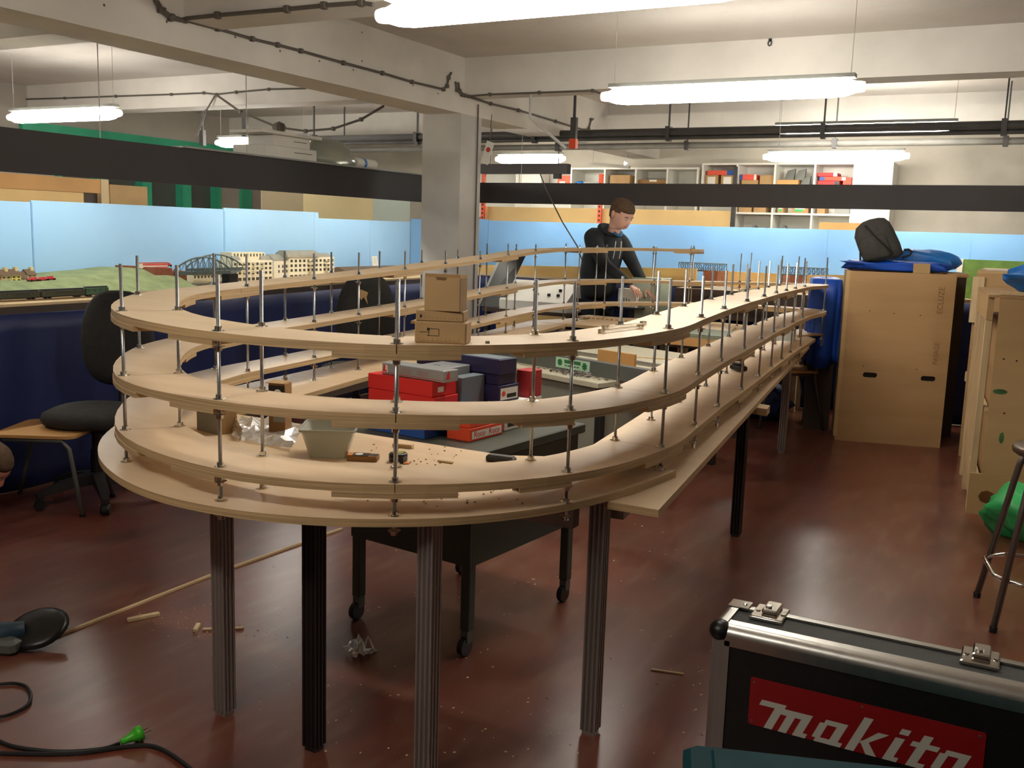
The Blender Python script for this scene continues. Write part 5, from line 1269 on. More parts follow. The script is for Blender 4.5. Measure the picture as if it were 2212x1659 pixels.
b13 = stk('model_box', 'long navy model box with a dusty top, topmost of the navy stack', -.01, .355, .40, .10, z+.2, .055, 'box_navy', -3); MB().box((.01, .01, .0552), (.39, .09, .0558)).build('dusty_top', 'box_greyblue', b13)
bbx = stk('model_box', 'navy model box carrying the dusty long navy box', .03, .357, .35, .10, z+.1615, .038, 'box_navy', -2)
b14 = stk('model_box', 'dark red model box behind the navy stack', .35, .50, .06, .08, z+.101, .10, 'box_darkred'); MB().box((.0602, .01, .075), (.0608, .07, .076)).build('crease', 'box_red', b14)
# ---- grey desk further inside with metal rail and screws
da, db = Vector((-2.46, 4.60, 0)), Vector((-1.85, 4.37, 0)); e = db-da; rzd = math.atan2(e.y, e.x); Wd_, Dd, ZD = e.length, .68, .68
desk = thing('grey_desk', 'grey-green office desk standing inside the helix loop', 'desk', da, rzd)
MB().bbox((-.35, -.01, ZD-.03), (Wd_+.01, Dd, ZD), .004).build('desktop', 'desk_top', desk)
MB().box((-.3, .02, .16), (Wd_-.03, .035, ZD-.0305)).build('front_panel', 'desk_grey', desk); MB().box((Wd_-.03, .06, .05), (Wd_-.012, Dd-.04, ZD-.0305)).build('side_panel', 'desk_grey', desk)
for x in (-.32, Wd_-.028):
    for y in (.0195, Dd-.06): MB().bbox((x, y, 0), (x+.038, y+.038, ZD-.0305), .003).build('leg', 'plastic_dark', desk)
MD = Matrix.Translation(da) @ Matrix.Rotation(rzd, 4, 'Z')
def dk(x, y, z=ZD+.0005): return MD @ Vector((x, y, z))
t = thing('metal_rail', 'long grey metal rail with a green sign standing on the desk', 'rail', dk(0, .14), rzd)
MB().box((-.36, 0, 0), (Wd_+.36, .012, .075)).build('web', 'steel_grey', t); MB().box((-.36, .0122, .063), (Wd_+.36, .05, .075)).build('flange', 'steel_grey', t); MB().box((-.36, .0122, 0), (Wd_+.36, .05, .01)).build('flange', 'steel_grey', t)
mat('sign_green_pale', (176, 206, 178), .6); mat('sign_green', (44, 110, 62), .6)
sg = MB().box((.21, -.003, .014), (.46, -.0003, .069)).build('sign_plate', 'sign_green_pale', t)
MB().box((.275, -.0038, .042), (.395, -.0032, .060)).build('green_band', 'sign_green', sg); text_mesh('sign_text', 'La Pte Grenouille', .0125, 'sign_green_pale', sg, frame((.354, -.0044, .046), (1, 0, 0), (0, 0, 1)), .0003) if False else None
MB().add([(.425+.035*math.cos(q)*(1 if k % 2 else .7)*.6, -.0038, .04+.022*math.sin(q)*(1 if k % 2 else .75)) for k, q in enumerate([2*math.pi*j/14 for j in range(14)])], [tuple(range(14))]).build('tree_emblem', 'sign_green', sg)
MB().add([(.242+.02*math.cos(q)*(1 if k % 2 else .8), -.0038, .042+.018*math.sin(q)) for k, q in enumerate([2*math.pi*j/12 for j in range(12)])], [tuple(range(12))]).build('round_emblem', 'sign_green', sg)
for k in range(5): MB().box((.28+k*.022, -.0038, .026), (.296+k*.022, -.0032, .033)).build('small_print', 'sign_green', sg)
mb = MB()
for _ in range(120):
    x, y = rnd.gauss(.40, .10), abs(rnd.gauss(.07, .025)); p = dk(x, y, ZD); s = rnd.uniform(.003, .008); a = rnd.uniform(0, 6.28)
    z0 = ZD+.001+rnd.uniform(0, .012); mb.tube([(p.x, p.y, z0+.003), (p.x+math.cos(a)*s*3, p.y+math.sin(a)*s*3, z0+.003+rnd.uniform(-.002, .006))], .0028, 5)
o = mb.build('screws', 'steel_tube'); stuff(o); tag(o, 'heap of loose screws and bits on the desk before the metal rail', 'screws')
t = thing('brown_board', 'orange-brown board lying on the desk behind the metal rail', 'board', dk(.45, .33), rzd); MB().box((-.12, 0, 0), (.14, .018, .11)).build('board', 'plywood_brown', t); MB().box((-.1, -.04, 0), (.18, -.002, .015)).build('strip', 'ply', t)
# second pale table behind the desk (bench with white edge)
bn_ = thing('pale_bench', 'pale worktop bench inside the helix beyond the desk', 'bench', (-2.02, 5.66, 0), rzd)
MB().box((-.55, -.2, .63), (.30, .34, .66)).build('worktop', 'desk_top', bn_); MB().box((-.55, -.206, .655), (.30, -.2005, .662)).build('edge_band', 'label_white', bn_)
for x in (-.5, .25):
    for y in (-.15, .29): MB().box((x-.02, y-.02, 0), (x+.02, y+.02, .63)).build('leg', 'plastic_dark', bn_)
t = thing('yellow_rule', 'thin wooden rule lying on the pale bench', 'ruler', (-2.0, 5.6, .6605), rzd+.5); MB().box((-.2, -.008, 0), (.2, .008, .006)).build('rule', 'pine', t)
# ================================================================== people
mat('skin', (228, 180, 160), .55, var=.08, scale=12); mat('skin_dark', (206, 140, 116), .55, var=.08, scale=12)
mat('hair_brown', (96, 74, 54), .85, var=.25, scale=60, bump=.4, bscale=200); mat('hoodie', (38, 42, 46), .9, var=.15, scale=14, bump=.15, bscale=120); mat('trousers', (34, 38, 50), .9, var=.15, scale=14)
mat('tee_blue', (46, 104, 150), .8); mat('lips', (176, 104, 92), .5); mat('eye_white', (220, 214, 204), .4, var=0); mat('eye_dark', (44, 34, 28), .3, var=0)
def skin_mesh(name, pts, edges, radii, material, parent, sub=2, root=0):
    me = bpy.data.meshes.new(name); me.from_pydata(pts, edges, [])
    o = bpy.data.objects.new(name, me); col.objects.link(o)
    md = o.modifiers.new('skin', 'SKIN'); md.use_smooth_shade = True
    for i, r in enumerate(radii):
        sv = me.skin_vertices[0].data[i]; sv.radius = (r if isinstance(r, tuple) else (r, r)); sv.use_root = (i == root)
    sd = o.modifiers.new('sub', 'SUBSURF'); sd.levels = sub; sd.render_levels = sub
    dg = bpy.context.evaluated_depsgraph_get(); m2 = bpy.data.meshes.new_from_object(o.evaluated_get(dg))
    bpy.data.objects.remove(o)
    m2.materials.clear(); m2.materials.append(M(material))
    for p in m2.polygons: p.use_smooth = True
    q = bpy.data.objects.new(name, m2); col.objects.link(q); q.parent = parent
    return q
def head_mesh(parent, name='head', material='skin', scale=1.0, mtx=Matrix()):
    """profile-shaped head: local +x is the facing direction, z up, origin at the neck base"""
    n, rows = 28, []
    # z, front x, back x, half width
    sec = [(.0, .030, -.055, .050), (.03, .040, -.060, .053), (.045, .075, -.062, .050), (.058, .094, -.066, .054), (.075, .097, -.074, .060), (.092, .099, -.082, .065), (.105, .100, -.088, .068), (.122, .096, -.094, .071), (.14, .096, -.098, .074), (.155, .100, -.100, .075), (.175, .098, -.100, .076), (.20, .090, -.096, .074), (.22, .074, -.086, .067), (.238, .046, -.064, .052), (.247, .012, -.034, .030)]
    for z, fx, bx_, hw in sec:
        row = []
        for k in range(n):
            a = 2*math.pi*k/n; c, s = math.cos(a), math.sin(a)
            x = (fx if c > 0 else -bx_)*math.copysign(abs(c)**.85, c); y = hw*math.copysign(abs(s)**.9, s)
            # nose
            if abs(a) < .26 or abs(a-2*math.pi) < .26:
                aa = min(a, 2*math.pi-a); w_ = max(0, 1-aa/.26)
                if .095 < z < .15: x += w_*.022*(1-abs(z-.108)/.045 if z < .15 else 0)
            # eye sockets
            for ya in (.36, 2*math.pi-.36):
                if abs(a-ya) < .2 and .125 < z < .15: x -= .007
            row.append((x, y, z))
        rows.append(row)
    mb = MB(); mb.loft(rows, caps=True); mb.xform(mtx @ Matrix.Scale(scale, 4)); h = mb.build(name, material, parent, smooth=True)
    sd = h.modifiers.new('sub', 'SUBSURF'); sd.levels = 1; sd.render_levels = 1
    def sub(nm, mb_, m, sm=True):
        mb_.xform(mtx @ Matrix.Scale(scale, 4)); return mb_.build(nm, m, h, smooth=sm)
    # hair cap: short
    rows = []
    for z, fx, bx_, hw in [(.09, -.02, -.088, .069), (.12, -.012, -.099, .0745), (.145, .0, -.1035, .0778), (.165, .045, -.106, .0795), (.182, .0945, -.106, .080), (.205, .0925, -.101, .078), (.226, .077, -.09, .0705), (.245, .05, -.067, .056), (.2545, .014, -.036, .034)]:
        row = []
        for k in range(n):
            a = 2*math.pi*k/n; c, s = math.cos(a), math.sin(a)
            if fx < .08 and z < .18:
                # open front: wrap only the back and sides
                a2 = math.acos(max(-1, min(1, fx/.1))) if fx > 0 else math.pi/2
                if fx <= 0: a2 = math.pi/2+.15
                ang = a2 + (2*math.pi-2*a2)*k/(n-1)
                c, s = math.cos(ang), math.sin(ang); x = (.1 if c > 0 else -bx_)*math.copysign(abs(c)**.85, c); y = hw*math.copysign(abs(s)**.9, s)
            else: x = (fx if c > 0 else -bx_)*math.copysign(abs(c)**.85, c); y = hw*math.copysign(abs(s)**.9, s)
            row.append((x, y, z))
        rows.append(row)
    low = [r for r in rows[:4]]; up = rows[4:]
    mb = MB(); mb.loft(up, caps=True); sub('hair_top', mb, 'hair_brown')
    mb = MB()
    mb.loft(low, closed=False); 
    top = []
    for k in range(n):
        a2 = math.acos(.45); ang = a2+(2*math.pi-2*a2)*k/(n-1); c, s = math.cos(ang), math.sin(ang)
        top.append(((.0945 if c > 0 else .106)*math.copysign(abs(c)**.85, c), .080*math.copysign(abs(s)**.9, s), .19))
    mb.loft([low[-1], top], closed=False); sub('hair_sides', mb, 'hair_brown')
    for s in (-1, 1):
        ear = MB(); rows = []
        for z, rr_ in ((.10, .008), (.108, .014), (.125, .018), (.14, .019), (.152, .014), (.158, .006)):
            rows.append([(-.012+rr_*math.cos(q)*.9, s*(.074+.006*math.sin(q)+ (.006 if z > .12 else .0)), z+rr_*.15*math.sin(q)) for q in [2*math.pi*k/8 for k in range(8)]])
        ear.loft(rows, caps=True); sub('ear', ear, material)
        ey = MB().lathe([(.001, -.009), (.007, -.006), (.0095, 0), (.007, .006), (.001, .009)], (.084, s*.031, .138), 10, axis='x'); sub('eye', ey, 'eye_white')
        ir = MB().lathe([(.0045, .0), (.004, .0015)], (.0925, s*.031, .137), 10, axis='x'); sub('iris', ir, 'eye_dark', False)
        bw = MB().tube([(.094, s*.014, .152), (.096, s*.03, .156), (.086, s*.05, .151)], [.0028, .0032, .0015], 6); sub('eyebrow', bw, 'hair_brown')
    mo = MB().tube([(.088, -.024, .078), (.0975, -.01, .0795), (.099, 0, .079), (.0975, .01, .0795), (.088, .024, .078)], [.0018, .0035, .004, .0035, .0018], 6); sub('mouth', mo, 'lips')
    return h
def hand(parent, wrist, direction, palm_n, name='hand', L=.185, curl=.5, material='skin', side=1, spread=.12):
    """palm with five separate fingers; direction = wrist to knuckles, palm_n = direction the palm faces"""
    d = Vector(direction).normalized(); pn = Vector(palm_n); pn = (pn-d*pn.dot(d)).normalized(); s = d.cross(pn)*side; w = Vector(wrist)
    pts, ed, rad = [], [], []
    def add(p, r, prev=None):
        pts.append(tuple(p)); rad.append(r)
        if prev is not None: ed.append((prev, len(pts)-1))
        return len(pts)-1
    a = add(w, (.026, .019)); b = add(w+d*.04, (.036, .016), a); c = add(w+d*.078, (.040, .014), b)
    palm = skin_mesh(name, pts, ed, rad, material, parent, 2, 0)
    lens = (.070, .080, .074, .058); offs = (.030, .010, -.010, -.029)
    for k in range(4):
        pts, ed, rad = [], [], []
        base = w + d*(.074-(.006 if k == 3 else 0)) + s*offs[k]; dd = (d+s*spread*(1.5-k)/1.5).normalized(); a = add(base-dd*.012, .0095); cur = base; prev = a; ang = curl*.35
        for seg, (fr_, cu) in enumerate(((.42, .5), (.32, .9), (.26, .8))):
            v = dd*math.cos(ang)+pn*math.sin(ang); cur = cur+v*lens[k]*fr_; prev = add(cur, .0088-.0008*seg, prev); ang += curl*cu
        skin_mesh('finger', pts, ed, rad, material, palm, 1, 0)
    pts, ed, rad = [], [], []
    base = w+d*.028+s*.026; v1 = (d*.6+s*.8+pn*.25).normalized(); v2 = (d*.9+s*.35+pn*.35).normalized()
    a = add(base, .012); b = add(base+v1*.032, .0115, a); c = add(base+v1*.032+v2*.03, .0095, b); add(base+v1*.032+v2*.055, .0085, c)
    skin_mesh('thumb', pts, ed, rad, material, palm, 1, 0)
    return palm
# ---- the man working behind the far turn: faces right, leans forward and reaches with his right arm
XM, YM = -3.44, 8.08
man = thing('person', 'person in a dark hooded sweatshirt bending over a white box behind the helix', 'person', (XM, YM, 0))
# local coords: +x = to the right in the picture along the wall, +y = away
f = Vector((.93, -.37, 0)).normalized()          # facing: right and slightly toward the viewer
r_ = Vector((f.y, -f.x, 0))                       # his right-hand side (toward the viewer)
def B(a, b, z): v = f*a+r_*b; return (v.x, v.y, z)
# trunk with hoodie, hips to neck and both arms as one skin
P_, E_, R_ = [], [], []
def pt(p, r, prev=None):
    P_.append(p); R_.append(r)
    if prev is not None: E_.append((prev, len(P_)-1))
    return len(P_)-1
hip = pt(B(.0, 0, .80), (.165, .155)); ws = pt(B(-.03, 0, .95), (.18, .165), hip); ch = pt(B(-.015, 0, 1.14), (.195, .175), ws); up = pt(B(.045, 0, 1.31), (.16, .135), ch); nk = pt(B(.12, 0, 1.42), (.075, .075), up)
for s, el, wr in ((1, B(.26, .22, 1.14), B(.47, .12, .985)), (-1, B(.22, -.22, 1.10), B(.40, -.16, .95))):
    cl_ = pt(B(.05, .09*s, 1.37), .085, up); sh_ = pt(B(.065, .17*s, 1.345), .085, cl_); e1 = pt(el, .056, sh_); w1 = pt(wr, .042, e1)
skin_mesh('sweatshirt', P_, E_, R_, 'hoodie', man, 2, 0)
P_, E_, R_ = [], [], []
hp = pt(B(-.02, 0, .86), (.14, .13))
for s in (1, -1):
    th = pt(B(-.02, .09*s, .74), .092, hp); kn = pt(B(.02, .10*s, .46), .066, th); an = pt(B(-.02, .10*s, .10), .05, kn)
skin_mesh('trousers', P_, E_, R_, 'trousers', man, 2, 0)
for s in (1, -1):
    mb = MB(); c = B(.03, .10*s, 0)
    rows = []
    for z, l0, l1, w_ in ((0, -.10, .16, .045), (.03, -.105, .165, .05), (.06, -.10, .12, .046), (.10, -.06, .04, .04)):
        rows.append([Vector(B(.03+((l1 if math.cos(q) > 0 else -l0)*math.cos(q)), .10*s+w_*math.sin(q), z)) for q in [2*math.pi*k/14 for k in range(14)]])
    mb.loft(rows, caps=True); mb.build('shoe', 'plastic_dark', man, smooth=True)
# neck, then head bowed forward
skin_mesh('neck', [B(.11, 0, 1.37), B(.145, 0, 1.43), B(.17, 0, 1.49)], [(0, 1), (1, 2)], [.062, .058, .06], 'skin', man, 2, 0)
hm = Matrix.Translation(Vector(B(.15, 0, 1.435))) @ Matrix.Rotation(math.atan2(f.y, f.x), 4, 'Z') @ Matrix.Rotation(math.radians(27), 4, 'Y')
head_mesh(man, 'head', 'skin', 1.13, hm)
# hood and collar
ring = [B(.10+.085*math.cos(q), .10*math.sin(q), 1.43-.04*math.cos(q)) for q in [2*math.pi*k/24 for k in range(25)]]
MB().tube(ring, [.020-.006*math.cos(2*math.pi*k/24) for k in range(25)], 10, caps=False).build('hood', 'hoodie', man, smooth=True)
mb = MB(); mb.tube([B(.19, .05, 1.415), B(.215, .02, 1.39), B(.215, -.02, 1.39), B(.19, -.05, 1.415)], .012, 8); mb.build('tee_collar', 'tee_blue', man, smooth=True)
for s in (.035, -.035): MB().tube([B(.205, s, 1.34), B(.20, s*1.1, 1.26), B(.185, s*1.1, 1.19)], .004, 5).build('drawstring', 'label_white', man)
hand(man, B(.48, .118, .975), (f*.85+Vector((0, 0, -.5))), (Vector((0, 0, -1))+f*-.5), 'hand', curl=.55, side=1)
hand(man, B(.41, -.157, .94), (f*.85+Vector((0, 0, -.5))), (Vector((0, 0, -1))+f*-.5), 'hand', curl=.55, side=-1)
# ---- person crouching at the left edge, working below the layout (only face and sleeve show)
hx = onz(-12, 1060, 0)
cp = thing('person', 'person crouching low on the floor beside the blue skirt cloth', 'person', (-4.15, 2.68, 0))
g_ = Vector((.35, .94, 0)).normalized(); gr = Vector((g_.y, -g_.x, 0))
def Cc_(a, b, z): v = g_*a+gr*b; return (v.x, v.y, z)
P_, E_, R_ = [], [], []
hp = pt(Cc_(-.62, 0, .34), (.15, .14)); a = pt(Cc_(-.42, 0, .36), (.15, .14), hp); b = pt(Cc_(-.22, 0, .29), (.14, .12), a); c = pt(Cc_(-.09, 0, .22), .07, b)
for s in (1, -1):
    s1 = pt(Cc_(-.18, .16*s, .26), .06, b); e1 = pt(Cc_(-.08, .22*s, .10), .045, s1); pt(Cc_(-.14, .10*s, .045), .036, e1)
mat('red_top', (120, 34, 34), .85, var=.1); skin_mesh('red_top', P_, E_, R_, 'red_top', cp, 2, 0)
P_, E_, R_ = [], [], []
hp = pt(Cc_(-.62, 0, .34), (.14, .14))
for s in (1, -1):
    k1 = pt(Cc_(-.40, .13*s, .10), .075, hp); pt(Cc_(-.76, .13*s, .06), .055, k1)
skin_mesh('trousers', P_, E_, R_, 'trousers', cp, 2, 0)
hm = Matrix.Translation(Vector(Cc_(-.05, .0, .17))) @ Matrix.Rotation(math.atan2(g_.y, g_.x)-.7, 4, 'Z') @ Matrix.Rotation(math.radians(38), 4, 'Y')
head_mesh(cp, 'head', 'skin_dark', 1.0, hm)
skin_mesh('neck', [Cc_(-.14, 0, .24), Cc_(-.07, 0, .21), Cc_(-.02, 0, .22)], [(0, 1), (1, 2)], [.06, .058, .06], 'skin_dark', cp, 2, 0)
for s in (1, -1): hand(cp, Cc_(-.15, .10*s, .045), (g_+Vector((0, 0, -.25))), Vector((0, 0, -1)), 'hand', curl=.35, material='skin_dark', side=s)
# ================================================================== behind the layouts
# ---- shelving on the back wall
def shelving(name, label, x0, x1, zt, ups, shelves, door=None, Y0=10.9, back='white_laminate'):
    t = thing(name, label, 'shelf', ((x0+x1)/2, Y0+.18, 0))
    MB().box((x0, YB-.015, 0), (x1, YB-.003, zt)).build('back_panel', back, t, world=True)
    MB().box((x0-.01, Y0, zt), (x1+.01, YB-.003, zt+.02)).build('top_board', 'white_laminate', t, world=True)
    for x in ups: MB().box((x-.01, Y0+.001, 0), (x+.01, YB-.016, zt-.0005)).build('upright', 'white_laminate', t, world=True)
    xs = sorted(ups)
    for z in shelves:
        for a, b in zip(xs, xs[1:]): MB().box((a+.0105, Y0+.003, z-.02), (b-.0105, YB-.016, z)).build('shelf_board', 'white_laminate', t, world=True)
    if door: MB().box((door[0], Y0-.02, 0), (door[1], Y0-.0005, zt+.02)).build('door', 'white_laminate', t, world=True)
    return t
Y0 = 10.9
def bx_(px, py=400): return ony(px, py, Y0).x
def bz_(px, py): return ony(px, py, Y0).z
zt = bz_(1600, 356); zs2 = bz_(1700, 404); zs3 = bz_(1700, 460)
ups = [bx_(p) for p in (1516, 1590, 1672, 1758, 1843, 1925)]
shelving('shelf_unit', 'white shelf unit full of boxes on the concrete wall under a lamp', ups[0], ups[-1], zt, ups, [zs2, zs3, zs3-.30, zs3-.6, zs3-.9, zs3-1.2], (ups[-2]+.01, ups[-1]+.01))
ztl = bz_(1250, 366)
upl = [bx_(p) for p in (1000, 1115, 1233, 1305, 1372, 1440, 1512)]
shelving('shelf_unit', 'long pale shelf unit behind the man with open compartments', upl[0], upl[-1]-.03, ztl, upl[:-1]+[upl[-1]-.035], [bz_(1250, 400), bz_(1250, 470), bz_(1250, 470)-.35, .6, .25])
MB_items = []
def carton_at(px0, px1, py0, py1, m, label, dy=.05, depth=.22, rot=0, zsup=None, name='storage_box', cat='box', extra=None, group='boxes on the wall shelves'):
    x0, x1 = bx_(px0, py1), bx_(px1, py1); h = bz_(px0, py0)-bz_(px0, py1); z = zsup if zsup is not None else bz_((px0+px1)/2, py1)
    t = thing(name, label, cat, ((x0+x1)/2, Y0+dy+depth/2, z+.0005), math.radians(rot), group)
    w = (x1-x0)/2-.002
    MB().bbox((-w, -depth/2, 0), (w, depth/2, h), .003).build('body', m, t)
    if extra: 
        for (a, b, c, d, em, en) in extra: MB().box((-w+2*w*a, -depth/2-.0012, h*b), (-w+2*w*c, -depth/2-.0002, h*d)).build(en, em, t)
    return t
lab_ = (.2, .1, .8, .85, 'label_white', 'white_label')
mat('orange_red', (222, 86, 64), .6, var=.05); mat('green_label', (60, 176, 96), .6)
carton_at(1519, 1547, 378, 403, 'card', 'brown archive box with white label at the shelf end', extra=[lab_], zsup=zs2)
carton_at(1553, 1582, 378, 403, 'card', 'brown archive box with white label beside the shelf upright', extra=[lab_], zsup=zs2)
carton_at(1524, 1582, 366, 376, 'orange_red', 'orange model box with a blue end on two archive boxes', zsup=zs2+(bz_(1519, 378)-bz_(1519, 403))+.001, extra=[(.75, 0, 1, 1, 'box_blue', 'blue_end')])
carton_at(1598, 1634, 388, 403, 'card', 'low brown carton under the tilted orange box', zsup=zs2)
carton_at(1596, 1632, 368, 380, 'orange_red', 'orange model box with white end on the low brown carton', zsup=zs2+(bz_(1598, 388)-bz_(1598, 403))+.001, extra=[(.0, 0, .15, 1, 'box_blue', 'blue_end'), (.85, 0, 1, 1, 'label_white', 'white_end')])
carton_at(1637, 1668, 377, 403, 'card', 'taller brown carton beside the low one', zsup=zs2)
t = carton_at(1674, 1722, 387, 403, 'plywood_brown', 'open brown tray holding grey plastic pieces', zsup=zs2, depth=.16)
for k, (a, b, c, r) in enumerate(((1690, 1708, 372, 20), (1712, 1732, 366, -30), (1722, 1745, 368, 35))):
    x = bx_((a+b)/2); z = zs2+(bz_(1674, 387)-bz_(1674, 403))+.0015 if a < 1720 else zs2+.001
    q = thing('plastic_piece', ('small grey plastic model hull in the brown tray', 'large grey plastic wedge in the brown tray', 'grey plastic wedge leaning by the shelf upright')[k], 'plastic part', (x, Y0+.12, z))
    g = MB().add([(-.05, -.03, 0), (.05, -.03, 0), (.05, .03, 0), (-.05, .03, 0), (-.02, -.02, .10), (.06, -.02, .12), (.06, .02, .12), (-.02, .02, .10)], BF); g.build('shell', 'steel_grey', q)
carton_at(1762, 1815, 391, 396, 'orange_red', 'flat orange box low in the stack of red cartons', zsup=zs2); zz1 = zs2+(bz_(1762, 391)-bz_(1762, 396))+.0015
carton_at(1764, 1812, 381, 390, 'box_red', 'red model carton with black end in the shelf stack', zsup=zz1, extra=[(.78, .1, 1, .9, 'plastic_black', 'black_end')]); zz2 = zz1+(bz_(1764, 381)-bz_(1764, 390))+.0015
carton_at(1768, 1826, 370, 379, 'orange_red', 'orange model carton with blue mark in the shelf stack', zsup=zz2, extra=[(.0, .1, .2, .9, 'box_blue', 'blue_end'), (.85, .1, 1, .9, 'label_white', 'white_end')]); zz3 = zz2+(bz_(1768, 370)-bz_(1768, 379))+.0015
carton_at(1764, 1808, 361, 369, 'box_red', 'red model carton topmost of the shelf stack', zsup=zz3, extra=[(.8, 0, 1, 1, 'label_white', 'white_end')])
carton_at(1818, 1838, 377, 399, 'orange_red', 'red carton standing upright at the shelf side', zsup=zs2)
for a, b, lab, ex in ((1592, 1620, 'brown carton on the lower shelf next to the dark post', None), (1624, 1652, 'plain brown carton second along the lower shelf', None), (1676, 1690, 'brown carton with green label third along the lower shelf', 1), (1706, 1744, 'brown carton with green label fourth along the lower shelf', 1), (1762, 1780, 'brown carton on the lower shelf under the red cartons', None), (1800, 1834, 'grey box of small parts on the lower shelf', 2)):
    carton_at(a, b, 441, 458, 'card' if ex != 2 else 'plastic_grey', lab, zsup=zs3, extra=[(.2, .5, .8, .95, 'label_white', 'white_label'), (.2, .2, .7, .5, 'green_label', 'green_label')] if ex == 1 else None)
zl4 = zs3-.30
mat('model_grey', (112, 116, 114), .6, var=.15, scale=30)
for k, (a, b, h, m, lab) in enumerate(((1592, 1612, .13, 'card', 'brown house-shaped card model on the low shelf'), (1618, 1640, .16, 'model_grey', 'grey round plastic model on the low shelf'), (1644, 1664, .14, 'model_grey', 'pale grey gabled model on the low shelf'), (1682, 1706, .17, 'model_grey', 'grey model building on the low shelf behind white boxes'), (1712, 1740, .12, 'model_grey', 'dark grey model mass on the low shelf'))):
    x0, x1 = bx_(a), bx_(b); w = (x1-x0)/2; q = thing('model_part', lab, 'model', ((x0+x1)/2, Y0+.15, zl4+.0005), 0, 'models on the low shelf')
    MB().box((-w, -.06, 0), (w, .06, h*.6)).build('walls', m, q)
    MB().add([(-w, -.06, h*.6), (w, -.06, h*.6), (w, .06, h*.6), (-w, .06, h*.6), (-w*.1, -.06, h), (w*.1, -.06, h), (w*.1, .06, h), (-w*.1, .06, h)], BF).build('roof', m, q)
for a, b, m, lab in ((1676, 1694, 'label_white', 'small white box at the front of the low shelf'), (1698, 1712, 'plastic_dark', 'dark open box between two white boxes on the low shelf'), (1714, 1738, 'label_white', 'white box beside the dark open box on the low shelf')):
    x0, x1 = bx_(a), bx_(b); w = (x1-x0)/2; q = thing('small_box', lab, 'box', ((x0+x1)/2, Y0+.045, zl4+.0005)); MB().bbox((-w, -.03, 0), (w, .03, .085), .002).build('body', m, q)
# items of the long unit
zq = bz_(1250, 400)
carton_at(1200, 1228, 378, 399, 'rack_orange', 'orange plastic bin with white contents on the long shelf', zsup=zq, extra=[(.15, .1, .6, .4, 'label_white', 'white_label')])
carton_at(1313, 1357, 376, 399, 'card', 'brown carton in the long shelf by the red post', zsup=zq)
carton_at(1374, 1440, 386, 399, 'card_dark', 'wide grey-brown storage box in the long shelf', zsup=zq, extra=[(.38, .7, .62, 1.0, 'label_white', 'notch')])
carton_at(1256, 1296, 391, 399, 'plastic_grey', 'low grey basket in the long shelf', zsup=zq)
carton_at(1118, 1165, 372, 399, 'white_laminate', 'plain white box in the long shelf beside the pillar', zsup=zq)
t = lumpy('blue_rag', 'small blue rag on the long shelf', 'cloth', (bx_(1247), Y0+.08, zq+.001), (.10, .08, .05), 'tarp_light', 0, 41)
# dark lamp housing box and pale sloping rails under the far ceiling
t = thing('dark_channel', 'long dark cable channel under the short lamp beside the pillar', 'channel', ony(1150, 365, 9.3)); MB().box((-.62, -.05, -.05), (.42, .05, .05)).build('channel', 'fascia_black', t)
for x in (-.5, .3): MB().box((x-.004, -.004, .05), (x+.004, .004, ZS-t.location.z)).build('hanger', 'pipe', t)
MB().box((.26, -.03, -.10), (.33, .03, -.0505)).build('junction_box', 'plastic_dark', t)
a, b = ony(1270, 355, 10.2), ony(1358, 364, 10.2)
t = thing('white_rail', 'white sloping rail hanging below the ceiling over the long shelf', 'rail', a); e = b-a; MB().add(slab3((0, 0, 0), e, (0, .05, 0), .03), BF).build('rail', 'pipe_light', t)
for k in (.1, .9): MB().tube([e*k+Vector((0, .02, .03)), Vector((e.x*k, .02, ZS-a.z))], .004, 5).build('hanger', 'pipe_light', t)
# ---- boards standing behind the far backdrop
def board_y(name, label, px0, px1, py0, Y, z0, m, th=.015):
    x0, x1 = ony(px0, 450, Y).x, ony(px1, 450, Y).x; z1 = ony(px0, py0, Y).z
    t = thing(name, label, 'board', ((x0+x1)/2, Y, 0)); MB().box((x0, Y, 0), (x1, Y+th, z1)).build('sheet', m, t, world=True)
    for x in (x0+.1, x1-.1): MB().box((x-.02, Y+th+.0005, 0), (x+.02, Y+th+.3, .03)).box((x-.02, Y+th+.0005, .03), (x+.02, Y+th+.04, z1-.05)).build('prop', 'pine', t, world=True)
    return t
board_y('tan_board', 'wide tan hardboard sheet standing behind the far backdrop and the man', 1048, 1579, 446, 9.30, 0, 'tan_board')
board_y('brown_board', 'brown hardboard sheet standing behind the backdrop near the backpack', 1772, 1892, 480, 9.30, 0, 'plywood_brown')
for px, lab in ((1297, 'orange slotted rack post rising behind the man'), (1044, 'orange slotted rack post beside the pillar'), (1586, 'dark slotted rack post at the end of the tan board')):
    p = ony(px, 430, 9.24); z1 = ony(px, 376 if px != 1586 else 360, 9.24).z
    t = thing('rack_post', lab, 'post', (p.x, 9.24, 0)); m = 'rack_orange' if px != 1586 else 'plastic_dark'
    MB().box((-.02, -.015, 0), (.02, .015, z1)).build('upright', m, t); MB().box((-.05, -.03, 0), (.05, .03, .006)).build('foot', m, t)
    for k in range(10):
        z = 1.48+k*.045; MB().box((-.009, -.0165, z), (.009, -.0152, z+.018)).build('slot', 'ink', t)
